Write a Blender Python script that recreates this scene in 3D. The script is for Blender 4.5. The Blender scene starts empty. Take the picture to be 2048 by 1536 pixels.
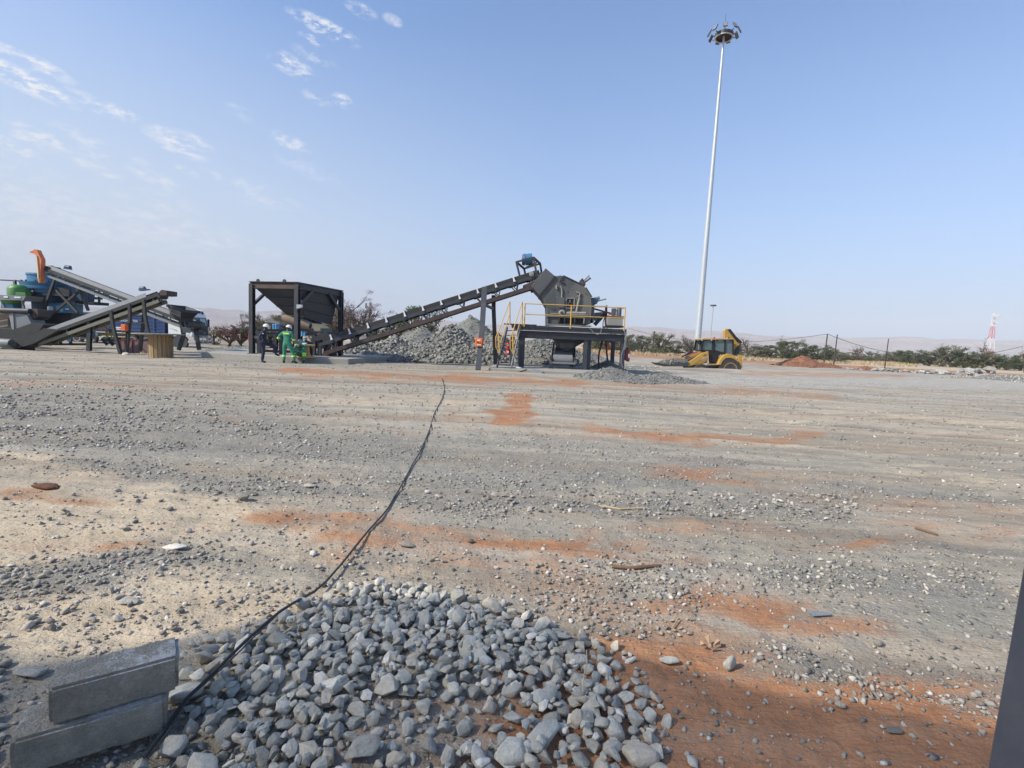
import bpy, bmesh, math, random
import numpy as np
from mathutils import Vector, Matrix
random.seed(7); rng = np.random.default_rng(7)
R = math.radians
scene = bpy.context.scene
COL = scene.collection
# ------------------------------------------------------------------ camera
F = 1000.0                      # focal length, pixels of a 2048 wide frame
CAM = Vector((0, 0, 1.45))
PITCH = math.atan(85 / F); ROLL = 0.042
CR = Matrix.Rotation(math.pi / 2 - PITCH, 3, 'X') @ Matrix.Rotation(ROLL, 3, 'Z')
cd = bpy.data.cameras.new('camera'); cam = bpy.data.objects.new('camera', cd); COL.objects.link(cam)
cam.matrix_world = Matrix.Translation(CAM) @ CR.to_4x4()
cd.sensor_width = 36; cd.lens = 36 * F / 2048; cd.clip_start = 0.05; cd.clip_end = 20000
scene.camera = cam
# ------------------------------------------------------------------ sky and sun
SUN_EL, SUN_BACK = R(41), R(24)           # elevation; how far behind the left-hand side
SUN = Vector((-math.cos(SUN_EL) * math.cos(SUN_BACK), -math.cos(SUN_EL) * math.sin(SUN_BACK), math.sin(SUN_EL)))
SKY_STRENGTH = 0.14; SUN_STRENGTH = 3.3; EXPOSURE = 0.80
sd = bpy.data.lights.new('sun', 'SUN'); sd.energy = SUN_STRENGTH; sd.angle = R(0.8); sd.color = (1, .915, .78)
so = bpy.data.objects.new('sun', sd); COL.objects.link(so)
so.rotation_euler = SUN.to_track_quat('Z', 'Y').to_euler()
vs = scene.view_settings; vs.view_transform = 'Standard'; vs.look = 'None'; vs.gamma = 1; vs.exposure = EXPOSURE

def ray(px, py):
    v = CR @ Vector(((px - 1024) / F, -(py - 768) / F, -1)); return v / v.y
def at(px, py, Y):
    return CAM + ray(px, py) * Y
CRn = np.array(CR)
def project(X, Y, Z):
    P = np.stack([X, Y, Z - CAM.z], -1) @ CRn        # world -> camera
    w = np.maximum(-P[..., 2], 1e-3)
    return 1024 + P[..., 0] / w * F, 768 - P[..., 1] / w * F, -P[..., 2]
def ground_hit(px, py, z=0.0):
    v = CRn @ np.array([(px - 1024) / F, -(py - 768) / F, -np.ones_like(np.asarray(px, float))])
    t = (z - CAM.z) / v[2]
    return v[0] * t, v[1] * t

# sky: Nishita sky with a thin layer of wispy clouds mixed in by direction
world = bpy.data.worlds.new('World'); scene.world = world; world.use_nodes = True
wt = world.node_tree; wn = wt.nodes; wl = wt.links
for n in list(wn): wn.remove(n)
def N(tree, typ, **kw):
    n = tree.nodes.new(typ)
    for k, v in kw.items():
        if k.startswith('i_'):
            n.inputs[int(k[2:])].default_value = v
        else: setattr(n, k, v)
    return n
def math_node(tree, op, a, b=None, clamp=False):
    n = N(tree, 'ShaderNodeMath', operation=op, use_clamp=clamp)
    for i, v in enumerate((a, b)):
        if v is None: continue
        if isinstance(v, (int, float)): n.inputs[i].default_value = v
        else: tree.links.new(v, n.inputs[i])
    return n.outputs[0]
sky = N(wt, 'ShaderNodeTexSky', sky_type='NISHITA', sun_disc=False)
sky.sun_elevation = SUN_EL; sky.sun_rotation = math.atan2(SUN.x, SUN.y)
sky.altitude = 900; sky.air_density = 1.0; sky.dust_density = 2.2; sky.ozone_density = 2.2
tc = N(wt, 'ShaderNodeTexCoord'); D = tc.outputs['Generated']
def wdot(vec):
    n = N(wt, 'ShaderNodeVectorMath', operation='DOT_PRODUCT'); wl.new(D, n.inputs[0]); n.inputs[1].default_value = vec
    return n.outputs['Value']
# cloud streak directions: (px, py, half length, half width, strength) where the photograph shows them
CL = [(45, 160, 75, 19, 1.35), (60, 122, 62, 14, .85), (250, 228, 32, 9, 1.1), (198, 212, 40, 13, .8), (92, 276, 52, 11, .8), (30, 295, 48, 11, .95), (60, 280, 50, 10, .6),
      (150, 190, 50, 10, .3), (352, 286, 50, 18, .9), (392, 280, 34, 8, .6), (650, 56, 62, 14, .95), (625, 80, 24, 8, .6), (722, 20, 28, 11, .6), (785, 40, 18, 9, .6), (582, 130, 38, 17, .75),
      (632, 115, 40, 12, .4), (685, 201, 18, 12, .75), (634, 197, 26, 10, .4), (582, 286, 34, 13, .7), (170, 278, 52, 11, .5), (190, 310, 34, 9, .6), (165, 326, 26, 8, .5), (205, 342, 34, 9, .5),
      (312, 358, 46, 13, .5), (376, 343, 20, 7, .6), (424, 347, 22, 7, .6), (270, 316, 26, 7, .4), (505, 372, 34, 11, .45), (480, 226, 26, 12, .35), (615, 338, 60, 14, .3), (320, 405, 70, 20, .4), (530, 400, 60, 16, .35),
      (60, 385, 130, 20, .5), (150, 440, 210, 36, .55), (330, 455, 170, 26, .5), (60, 500, 260, 60, .5), (415, 484, 50, 13, .6), (300, 540, 330, 60, .35), (500, 500, 60, 12, .35), (560, 545, 40, 8, .3), (-60, 420, 200, 120, .5)]
mx = None
tilt = math.atan2(.48, 1)
# warp of the direction so that streaks get ragged edges
nz = N(wt, 'ShaderNodeTexNoise', i_2=60.0, i_3=9.0, i_4=.7)
mp = N(wt, 'ShaderNodeMapping', vector_type='POINT'); wl.new(D, mp.inputs[0]); wl.new(mp.outputs[0], nz.inputs[0])
mp.inputs['Scale'].default_value = (.75, .75, 1.9); mp.inputs['Rotation'].default_value = (0, R(-24), 0)
for (px, py, ln, wd, st) in CL:
    c = (CR @ Vector(((px - 1024) / F, -(py - 768) / F, -1))).normalized()
    right = CR @ Vector((1, 0, 0)); up = CR @ Vector((0, 1, 0))
    tl = tilt * (1.0 if py < 360 else .45)
    a = right * math.cos(tl) - up * math.sin(tl); a = (a - c * a.dot(c)).normalized(); b = c.cross(a)
    k = c.dot(CR @ Vector((0, 0, -1)))
    sa = ln / F * k; sb = wd / F * k
    s = math_node(wt, 'ADD', wdot(tuple(a / sa)), -c.dot(a) / sa)
    t = math_node(wt, 'ADD', wdot(tuple(b / sb)), -c.dot(b) / sb)
    r2 = math_node(wt, 'ADD', math_node(wt, 'MULTIPLY', s, s), math_node(wt, 'MULTIPLY', t, t))
    e = math_node(wt, 'MULTIPLY', math_node(wt, 'SUBTRACT', 1.0, math_node(wt, 'MULTIPLY', r2, .62), True), st)
    mx = e if mx is None else math_node(wt, 'MAXIMUM', mx, e)
front = math_node(wt, 'GREATER_THAN', wdot((0, 1, 0)), 0.05)
mask = math_node(wt, 'MULTIPLY', math_node(wt, 'MULTIPLY', mx, 1.4), front)
nzv = math_node(wt, 'MULTIPLY', math_node(wt, 'SUBTRACT', nz.outputs[0], .45), 5.0, True)
# the opposite half of the sky gets the same kind of wisps at random
cl = math_node(wt, 'MULTIPLY', mask, nzv, True)
cl = math_node(wt, 'POWER', cl, .9)
# whitish veil low on the left
veil = math_node(wt, 'MULTIPLY', math_node(wt, 'MULTIPLY_ADD' if False else 'ADD', math_node(wt, 'MULTIPLY', wdot((-1, 0, 0)), 1.5), .08, True),
                 math_node(wt, 'SUBTRACT', 1.0, math_node(wt, 'MULTIPLY', wdot((0, 0, 1)), 2.0), True), True)
veil = math_node(wt, 'MULTIPLY', veil, .88)
low = math_node(wt, 'MULTIPLY', math_node(wt, 'POWER', math_node(wt, 'SUBTRACT', 1.0, math_node(wt, 'MULTIPLY', wdot((0, 0, 1)), 1.35), True), 1.7), .92)
m0 = N(wt, 'ShaderNodeMix', data_type='RGBA', blend_type='MULTIPLY'); m0.inputs[0].default_value = 1
m0.inputs[7].default_value = (.70, .86, 1.02, 1); wl.new(sky.outputs[0], m0.inputs[6])
ml = N(wt, 'ShaderNodeMix', data_type='RGBA'); wl.new(low, ml.inputs[0]); wl.new(m0.outputs[2], ml.inputs[6]); ml.inputs[7].default_value = (1.85, 2.38, 3.15, 1)
m1 = N(wt, 'ShaderNodeMix', data_type='RGBA'); wl.new(veil, m1.inputs[0]); wl.new(ml.outputs[2], m1.inputs[6]); m1.inputs[7].default_value = (3.5, 3.68, 3.8, 1)
m2 = N(wt, 'ShaderNodeMix', data_type='RGBA'); wl.new(math_node(wt, 'MULTIPLY', cl, .95), m2.inputs[0]); wl.new(m1.outputs[2], m2.inputs[6]); m2.inputs[7].default_value = (4.0, 4.05, 4.15, 1)
bg = N(wt, 'ShaderNodeBackground'); bg.inputs[1].default_value = SKY_STRENGTH; wl.new(m2.outputs[2], bg.inputs[0])
wo = N(wt, 'ShaderNodeOutputWorld'); wl.new(bg.outputs[0], wo.inputs[0])

# ------------------------------------------------------------------ materials
def new_mat(name):
    m = bpy.data.materials.new(name); m.use_nodes = True
    t = m.node_tree
    for n in list(t.nodes): t.nodes.remove(n)
    out = N(t, 'ShaderNodeOutputMaterial'); p = N(t, 'ShaderNodeBsdfPrincipled'); t.links.new(p.outputs[0], out.inputs[0])
    return m, t, p
def ramp(t, src, stops):
    n = N(t, 'ShaderNodeValToRGB'); t.links.new(src, n.inputs[0]); e = n.color_ramp.elements
    while len(e) < len(stops): e.new(.5)
    for el, (pos, c) in zip(e, stops): el.position = pos; el.color = (*c, 1)
    return n.outputs[0]
def mixc(t, f, a, b, mode='MIX'):
    n = N(t, 'ShaderNodeMix', data_type='RGBA', blend_type=mode)
    for i, v in ((0, f), (6, a), (7, b)):
        if isinstance(v, (int, float)): n.inputs[i].default_value = v
        elif isinstance(v, tuple): n.inputs[i].default_value = (*v, 1)
        else: t.links.new(v, n.inputs[i])
    return n.outputs[2]
def noise(t, vec, scale, detail=4, rough=.55, out=0):
    n = N(t, 'ShaderNodeTexNoise'); n.inputs['Scale'].default_value = scale; n.inputs['Detail'].default_value = detail; n.inputs['Roughness'].default_value = rough
    t.links.new(vec, n.inputs['Vector']); return n.outputs[out]
def voro(t, vec, scale, out='Distance', feature='F1'):
    n = N(t, 'ShaderNodeTexVoronoi', feature=feature); n.inputs['Scale'].default_value = scale; t.links.new(vec, n.inputs['Vector']); return n.outputs[out]
def bump(t, p, h, strength, dist):
    b = N(t, 'ShaderNodeBump'); b.inputs['Strength'].default_value = strength; b.inputs['Distance'].default_value = dist
    t.links.new(h, b.inputs['Height']); t.links.new(b.outputs[0], p.inputs['Normal'])
_mats = {}
def mat(name, c, dirt=None, amt=.5, scale=3.0, rough=.6, metal=0.0, bmp=.0, streak=False):
    """painted / weathered solid surface: base colour with patchy dirt of its own colour"""
    if name in _mats: return _mats[name]
    m, t, p = new_mat(name); o = N(t, 'ShaderNodeTexCoord').outputs['Object']
    if streak:
        mpn = N(t, 'ShaderNodeMapping'); mpn.inputs['Scale'].default_value = (1, 1, .25); t.links.new(o, mpn.inputs[0]); o2 = mpn.outputs[0]
    else: o2 = o
    if dirt is None: dirt = tuple(min(1, x * .6 + .05) for x in c)
    n1 = noise(t, o2, scale, 6, .6); f = ramp(t, n1, [(.38, (0, 0, 0)), (.68, (1, 1, 1))])
    f = math_node(t, 'MULTIPLY', f, amt)
    base = mixc(t, f, tuple(c), tuple(dirt))
    n2 = noise(t, o, scale * 9, 3)
    base = mixc(t, .35, base, ramp(t, n2, [(.3, tuple(x * .7 for x in c)), (.7, tuple(min(1, x * 1.15) for x in c))]))
    t.links.new(base, p.inputs['Base Color'])
    rr = N(t, 'ShaderNodeMapRange'); t.links.new(n1, rr.inputs[0]); rr.inputs[3].default_value = max(.05, rough - .12); rr.inputs[4].default_value = min(1, rough + .15)
    t.links.new(rr.outputs[0], p.inputs['Roughness']); p.inputs['Metallic'].default_value = metal
    if bmp: bump(t, p, noise(t, o, scale * 12, 4), .6, bmp)
    _mats[name] = m; return m

# ------------------------------------------------------------------ mesh builder and thing helpers
class MB:
    def __init__(s): s.v = []; s.f = []
    def add(s, vs, fs):
        o = len(s.v); s.v += [tuple(v) for v in vs]; s.f += [tuple(i + o for i in f) for f in fs]; return s
    def box(s, c, d, rot=None):
        c = Vector(c); h = [x / 2 for x in d]; vs = []
        for x in (-1, 1):
            for y in (-1, 1):
                for z in (-1, 1):
                    v = Vector((x * h[0], y * h[1], z * h[2]))
                    if rot is not None: v = rot @ v
                    vs.append(c + v)
        return s.add(vs, [(0, 1, 3, 2), (4, 6, 7, 5), (0, 4, 5, 1), (2, 3, 7, 6), (0, 2, 6, 4), (1, 5, 7, 3)])
    def beam(s, a, b, w, h=None, up=(0, 0, 1)):
        """rectangular bar from a to b; w across, h along 'up'"""
        a = Vector(a); b = Vector(b); h = w if h is None else h; d = (b - a)
        if d.length < 1e-6: return s
        d.normalize(); u = Vector(up)
        if abs(d.dot(u)) > .98: u = Vector((0, 1, 0))
        r = d.cross(u).normalized(); u = r.cross(d)
        vs = []
        for p in (a, b):
            for i, j in ((-1, -1), (1, -1), (1, 1), (-1, 1)): vs.append(p + r * (w / 2 * i) + u * (h / 2 * j))
        return s.add(vs, [(3, 2, 1, 0), (4, 5, 6, 7), (0, 1, 5, 4), (1, 2, 6, 5), (2, 3, 7, 6), (3, 0, 4, 7)])
    def ibeam(s, a, b, w, h, t=.02, up=(0, 0, 1)):
        a = Vector(a); b = Vector(b); d = (b - a).normalized(); u = Vector(up)
        if abs(d.dot(u)) > .98: u = Vector((0, 1, 0))
        r = d.cross(u).normalized(); u = r.cross(d); o = u * (h / 2 - t / 2)
        s.beam(a + o, b + o, w, t, u); s.beam(a - o, b - o, w, t, u); s.beam(a, b, t, h - 2 * t, u); return s
    def tube(s, pts, r, n=8, caps=True):
        pts = [Vector(p) for p in pts]; rs = r if isinstance(r, (list, tuple)) else [r] * len(pts)
        vs = []; prev = None
        for i, p in enumerate(pts):
            d = (pts[min(i + 1, len(pts) - 1)] - pts[max(i - 1, 0)]).normalized()
            if prev is None:
                u = Vector((0, 0, 1)) if abs(d.z) < .9 else Vector((0, 1, 0)); x = d.cross(u).normalized()
            else:
                x = (prev - d * prev.dot(d)).normalized()
            prev = x; y = d.cross(x)
            for k in range(n):
                a = 2 * math.pi * k / n; vs.append(p + (x * math.cos(a) + y * math.sin(a)) * rs[i])
        fs = []
        for i in range(len(pts) - 1):
            for k in range(n):
                k2 = (k + 1) % n; fs.append((i * n + k, i * n + k2, (i + 1) * n + k2, (i + 1) * n + k))
        if caps: fs.append(tuple(range(n))[::-1]); fs.append(tuple((len(pts) - 1) * n + k for k in range(n)))
        return s.add(vs, fs)
    def cyl(s, a, b, r, r2=None, n=20): return s.tube([a, b], [r, r if r2 is None else r2], n)
    def lathe(s, c, prof, axis=(0, 0, 1), n=28, caps=True):
        """prof: list of (radius, distance along axis)"""
        c = Vector(c); ax = Vector(axis).normalized(); u = Vector((1, 0, 0)) if abs(ax.x) < .9 else Vector((0, 1, 0))
        x = ax.cross(u).normalized(); y = ax.cross(x); vs = []
        for (r, h) in prof:
            for k in range(n):
                a = 2 * math.pi * k / n; vs.append(c + ax * h + (x * math.cos(a) + y * math.sin(a)) * max(r, .0005))
        fs = []
        for i in range(len(prof) - 1):
            for k in range(n):
                k2 = (k + 1) % n; fs.append((i * n + k, i * n + k2, (i + 1) * n + k2, (i + 1) * n + k))
        if caps: fs.append(tuple(range(n))[::-1]); fs.append(tuple((len(prof) - 1) * n + k for k in range(n)))
        return s.add(vs, fs)
    def prism(s, poly, vec):
        """extrude polygon of 3-D points by vec"""
        vec = Vector(vec); p = [Vector(q) for q in poly]; n = len(p)
        return s.add(p + [q + vec for q in p], [tuple(range(n))[::-1], tuple(range(n, 2 * n))] + [(i, (i + 1) % n, n + (i + 1) % n, n + i) for i in range(n)])
    def quad(s, a, b, c, d, t=.01):
        a, b, c, d = map(Vector, (a, b, c, d)); nrm = (b - a).cross(c - a).normalized() * t
        return s.prism([a, b, c, d], nrm)
    def build(s, name, m, parent=None, bevel=0.0, smooth=False, off=None):
        me = bpy.data.meshes.new(name); vs = s.v
        if off is not None: vs = [(v[0] - off[0], v[1] - off[1], v[2] - off[2]) for v in vs]
        me.from_pydata(vs, [], s.f); 
        bm = bmesh.new(); bm.from_mesh(me); bmesh.ops.recalc_face_normals(bm, faces=bm.faces)
        if bevel: bmesh.ops.bevel(bm, geom=list(bm.edges), offset=bevel, segments=1, affect='EDGES', clamp_overlap=True)
        bm.to_mesh(me); bm.free()
        me.materials.append(m); o = bpy.data.objects.new(name, me); COL.objects.link(o)
        if smooth:
            me.polygons.foreach_set('use_smooth', [True] * len(me.polygons))
            if smooth != 'all': me.set_sharp_from_angle(angle=R(35))
        if parent is not None: o.parent = parent
        return o
def tag(o, label, cat=None, group=None, kind=None):
    if label: o['label'] = label
    if cat: o['category'] = cat
    if group: o['group'] = group
    if kind: o['kind'] = kind
    return o
def thing(name, label, cat, loc=(0, 0, 0), rz=0.0, group=None):
    o = bpy.data.objects.new(name, None); COL.objects.link(o); o.location = loc; o.rotation_euler = (0, 0, rz); o.empty_display_size = .3
    return tag(o, label, cat, group)
def part(root, name, m, mb, bevel=0.0, smooth=False, world=False, label=None, parent=None):
    off = root.location if world else None
    o = mb.build(name, m, parent or root, bevel, smooth, off)
    if label: o['label'] = label
    return o
def copy_tree(o, parent=None):
    c = o.copy(); COL.objects.link(c); c.parent = parent
    for ch in list(o.children): copy_tree(ch, c)
    return c

# numpy value noise
_perm = rng.random((256, 256))
def vn(x, y):
    xi = np.floor(x).astype(int); yi = np.floor(y).astype(int); fx = x - xi; fy = y - yi
    fx = fx * fx * (3 - 2 * fx); fy = fy * fy * (3 - 2 * fy); g = lambda i, j: _perm[(xi + i) & 255, (yi + j) & 255]
    return (g(0, 0) * (1 - fx) + g(1, 0) * fx) * (1 - fy) + (g(0, 1) * (1 - fx) + g(1, 1) * fx) * fy
def fbm(x, y, o=4, gain=.5):
    s = 0; a = 1; tot = 0
    for i in range(o):
        s = s + a * vn(x * 2 ** i + 17.3 * i, y * 2 ** i + 5.1 * i); tot += a; a *= gain
    return s / tot
# ------------------------------------------------------------------ ground
def smooth01(x): x = np.clip(x, 0, 1); return x * x * (3 - 2 * x)
HEAP = [(395, 1300), (560, 1238), (640, 1195), (700, 1170), (830, 1172), (1000, 1222), (1190, 1288), (1225, 1345), (1300, 1430), (1335, 1600), (240, 1700), (335, 1430)]
def poly_to_world(pl):
    a = np.array([ground_hit(np.array(float(p[0])), np.array(float(p[1]))) for p in pl]); return a
HEAPW = poly_to_world(HEAP)
def inside(poly, x, y):
    r = np.zeros(np.shape(x), bool); n = len(poly); j = n - 1
    for i in range(n):
        xi, yi = poly[i]; xj, yj = poly[j]
        with np.errstate(divide='ignore', invalid='ignore'):
            c = ((yi > y) != (yj > y)) & (x < (xj - xi) * (y - yi) / (yj - yi + 1e-12) + xi)
        r ^= c; j = i
    return r
def seg_dist(poly, x, y):
    d = np.full(np.shape(x), 1e9); n = len(poly)
    for i in range(n):
        a = poly[i]; b = poly[(i + 1) % n]; vx, vy = b[0] - a[0], b[1] - a[1]
        t = np.clip(((x - a[0]) * vx + (y - a[1]) * vy) / (vx * vx + vy * vy), 0, 1)
        d = np.minimum(d, np.hypot(x - a[0] - t * vx, y - a[1] - t * vy))
    return d
def heap_h(x, y):
    m = inside(HEAPW, x, y); d = seg_dist(HEAPW, x, y)
    return np.where(m, smooth01(d / .6) * .035, 0)
GB = [(-30, 45, -.36, 15, 15), (14.6, 36.1, -.72, 3.0, 2.5), (13.6, 31.6, .30, 4.5, 1.6), (70, 90, -.4, 40, 40), (34, 36, .12, 5, 5)]
def tracks(x, y):
    q = y + 2.6 * (fbm(x * .05 + 3, y * .06 + 7, 2) - .5) + .12 * x + .010 * (x - 1) ** 2
    return fbm(x * .09 + 5, q * 1.7, 3, .6)
def gz(x, y, fine=True):
    x = np.asarray(x, float); y = np.asarray(y, float); d = np.hypot(x, y)
    z = np.zeros(np.broadcast(x, y).shape)
    for (cx, cy, a, rx, ry) in GB: z = z + a * np.exp(-((x - cx) / rx) ** 2 - ((y - cy) / ry) ** 2)
    w = smooth01((d - 4) / 12) * (1 - smooth01((d - 160) / 60))
    z = z + (fbm(x * .35 + 40, y * .55 + 9, 3) - .5) * .16 * w
    # tyre ruts: long shallow ripples across the yard
    z = z + (tracks(x, y) - .5) * .13 * smooth01((d - 2.5) / 6) * (1 - smooth01((d - 60) / 40))
    if fine:
        near = 1 - smooth01((d - 9) / 10)
        z = z + (fbm(x * 3.1, y * 3.1, 4) - .5) * .05 * near + (fbm(x * 13, y * 13, 3) - .5) * .014 * (1 - smooth01((d - 4) / 5))
        z = z + heap_h(x, y)
    return z
def gzf(x, y): return float(gz(np.array([x]), np.array([y]))[0])

# colour zones, drawn where the photograph shows them: (x0,y0,x1,y1,half height,strength)
RED = [(560, 742, 800, 748, 5, .9), (760, 750, 1150, 768, 8, .9), (1000, 758, 1400, 778, 5, .5), (0, 766, 330, 772, 5, .55), (1042, 790, 1040, 812, 20, .0), (1210, 862, 1400, 880, 11, .9), (1400, 880, 1620, 874, 9, .7),
       (1330, 938, 1420, 950, 14, .8), (1420, 958, 1560, 972, 14, .55), (560, 1040, 760, 1055, 20, .75), (640, 1058, 900, 1068, 26, .8), (900, 1070, 1120, 1098, 22, .85), (1100, 1100, 1340, 1112, 12, .6),
       (1150, 1056, 1640, 1075, 16, .38), (1410, 1192, 1560, 1235, 30, .9), (1560, 1238, 1690, 1252, 20, .7), (1580, 1105, 1800, 1092, 13, .75), (1800, 1088, 2048, 1080, 20, .4), (1200, 1290, 1500, 1300, 40, .55),
       (1250, 1370, 1650, 1440, 85, 1.7), (1560, 1480, 2048, 1540, 85, 1.7), (1300, 1540, 1900, 1590, 150, 1.8), (40, 975, 150, 982, 10, .7), (195, 1095, 310, 1100, 10, .8), (120, 1075, 340, 1070, 30, .3),
       (1350, 775, 1650, 795, 8, .55), (1500, 747, 1800, 753, 5, .6), (1530, 728, 1760, 733, 4, .5), (880, 826, 1180, 872, 12, .35), (450, 848, 900, 866, 6, .35), (900, 1100, 1250, 1180, 40, .45),
       (1000, 1180, 1400, 1280, 40, .5), (1640, 990, 2048, 1060, 30, .3), (1700, 870, 2048, 940, 12, .22), (600, 1190, 640, 1190, 20, .3), (1650, 1000, 1900, 1010, 16, .4)]
TAN = [(0, 1035, 350, 1020, 70, .9), (0, 1110, 160, 1080, 40, .8), (0, 1230, 520, 1190, 60, .95), (300, 1120, 640, 1060, 40, .5), (0, 905, 120, 920, 14, .7), (480, 958, 760, 966, 10, .5), (560, 800, 950, 812, 10, .55), (1100, 815, 1560, 835, 6, .5),
       (1100, 885, 1250, 895, 9, .4), (1500, 830, 2048, 850, 22, .45), (0, 735, 500, 750, 7, .35), (1600, 900, 2048, 960, 30, .35), (420, 1330, 560, 1360, 20, .4), (640, 1120, 800, 1150, 24, .4), (0, 1300, 330, 1290, 30, .7)]
DARK = [(0, 830, 520, 860, 45, .7), (0, 790, 300, 800, 20, .5), (230, 880, 800, 900, 40, .7), (200, 930, 420, 945, 14, .7), (420, 955, 900, 1005, 17, .8), (800, 960, 1350, 960, 42, .65), (900, 1010, 1300, 1015, 14, .7), (1300, 1010, 1700, 1020, 22, .8),
        (0, 1140, 340, 1130, 22, .7), (1560, 1160, 1900, 1180, 40, .75), (1850, 1200, 2048, 1300, 70, .5), (1600, 1290, 1750, 1380, 30, .6), (1720, 1385, 2000, 1420, 16, .9), (700, 1480, 1000, 1520, 40, .5), (1300, 925, 1480, 935, 10, .7),  # first entry: shade band at the far left, painted as ground colour
        (1690, 970, 1900, 990, 24, .55), (700, 775, 1500, 800, 12, .3), (1350, 1130, 1600, 1160, 30, .4), (400, 722, 1000, 735, 7, .5), (900, 875, 1300, 900, 18, .45)]
PALE = [(1150, 750, 1500, 762, 8, .5), (1350, 760, 2048, 768, 14, .75), (1700, 790, 2048, 800, 10, .5), (500, 712, 900, 718, 4, .3), (1250, 722, 1560, 727, 2, .7), (1500, 740, 2048, 752, 3, .6), (640, 760, 900, 780, 5, .3)]
def zone(px, py, segs, soft=1.0):
    r = np.zeros_like(px)
    for (x0, y0, x1, y1, h, s) in segs:
        if s <= 0: continue
        vx = x1 - x0; vy = y1 - y0; L = abs(vx) + 1e-6
        t = (px - x0) / (vx if abs(vx) > 1e-6 else 1e-6)
        yc = y0 + np.clip(t, 0, 1) * vy
        dy = np.abs(py - yc) / h
        ox = np.maximum(0, np.maximum(-t, t - 1)) * L / (h * 3.2)
        e = np.sqrt(dy * dy + ox * ox)
        r = np.maximum(r, s * (1 - smooth01((e - (1 - soft)) / (2 * soft))))
    return r
def zones_world(x, y, z):
    px, py, w = project(x, y, z)
    ok = (w > .3)
    fb = fbm(x * .5 + 60, y * .9 + 3, 4)
    inframe = ok & (px > -300) & (px < 2350) & (py < 1750)
    fade = np.where(ok, 1 - smooth01(np.maximum(np.maximum(-px - 60, px - 2110), py - 1600) / 240), 0)
    dx = (fbm(x * 1.2, y * 1.2 + 50, 4) - .5) * 110; dyy = (fbm(x * .9 + 9, y * 1.6, 4) - .5) * 1.9
    hor = 683 + (px - 1024) * .042
    dep = np.maximum(py - hor, 1)
    qx = px + dx * np.clip(dep / 150, .2, 2.5); qy = py + dyy * dep * .12
    red = zone(qx, qy, RED) * fade + (1 - fade) * smooth01((fb - .52) * 6) * .8
    # the loose red bank running away from the camera
    bx = 1040 - (qy - 790) * .45; tr = smooth01((qy - 780) / 8) * (1 - smooth01((qy - 850) / 12))
    red = np.maximum(red, fade * tr * (1 - smooth01((np.abs(qx - bx) - (18 + (qy - 785) * .22)) / 22)) * .95)
    red = red * (1 - fade * (1 - smooth01(.15 + (fbm(x * 1.3 + 7, y * 2.6, 4) - .33) * 3.2)) * .45)
    tan = zone(qx, qy, TAN) * fade + (1 - fade) * smooth01((.5 - fb) * 5) * .6
    dark = zone(qx, qy, DARK) * fade
    pale = zone(qx, qy, PALE, .9) * fade
    d = np.hypot(x, y)
    # bare red earth beyond the yard
    fr = smooth01((d - 62 - 10 * fb) / 10) * np.where(x > -8, 1, .25); red = np.where(d > 50, np.maximum(red * (1 - fr), fr * .8), red)
    gr = smooth01((d - 108) / 14)
    red = red * (1 - .85 * gr); tan = tan * (1 - gr); tan = np.maximum(tan, gr * .9)
    return np.clip(np.stack([red, tan, dark, pale], -1), 0, 1)

def grid_mesh(name, X, Y, Z, closed=False):
    nr, nc = X.shape; me = bpy.data.meshes.new(name)
    v = np.stack([X, Y, Z], -1).reshape(-1, 3)
    i = np.arange(nr - 1)[:, None]; j = np.arange(nc if closed else nc - 1)[None, :]; j2 = (j + 1) % nc
    f = np.stack([i * nc + j, i * nc + j2, (i + 1) * nc + j2, (i + 1) * nc + j], -1).reshape(-1, 4)
    me.vertices.add(len(v)); me.vertices.foreach_set('co', v.astype('f').ravel())
    me.loops.add(f.size); me.loops.foreach_set('vertex_index', f.astype('i').ravel())
    me.polygons.add(len(f)); me.polygons.foreach_set('loop_start', np.arange(0, f.size, 4, dtype='i')); me.polygons.foreach_set('loop_total', np.full(len(f), 4, 'i'))
    me.polygons.foreach_set('use_smooth', np.ones(len(f), bool)); me.update(calc_edges=True); return me
fine = np.linspace(-52, 52, 760); coarse = np.linspace(52, 308, 70)[1:-1]
ang = np.radians(np.concatenate([fine, coarse]))
rad = np.concatenate([[.01, .4, .8, 1.1], 1.3 * (60 / 1.3) ** np.linspace(0, 1, 460), 60 * (7000 / 60) ** np.linspace(0, 1, 110)[1:]])
A, RR = np.meshgrid(ang, rad); GX = RR * np.sin(A); GY = RR * np.cos(A)
GZ = gz(GX, GY)
gme = grid_mesh('ground', GX, GY, GZ, closed=True)
zc = zones_world(GX.ravel(), GY.ravel(), GZ.ravel())
ca = gme.color_attributes.new('zones', 'FLOAT_COLOR', 'POINT'); ca.data.foreach_set('color', zc.astype('f').ravel())
tk = gme.attributes.new('track', 'FLOAT', 'POINT'); tk.data.foreach_set('value', tracks(GX.ravel(), GY.ravel()).astype('f'))
ground = bpy.data.objects.new('ground', gme); COL.objects.link(ground); tag(ground, None, kind='structure')

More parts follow.
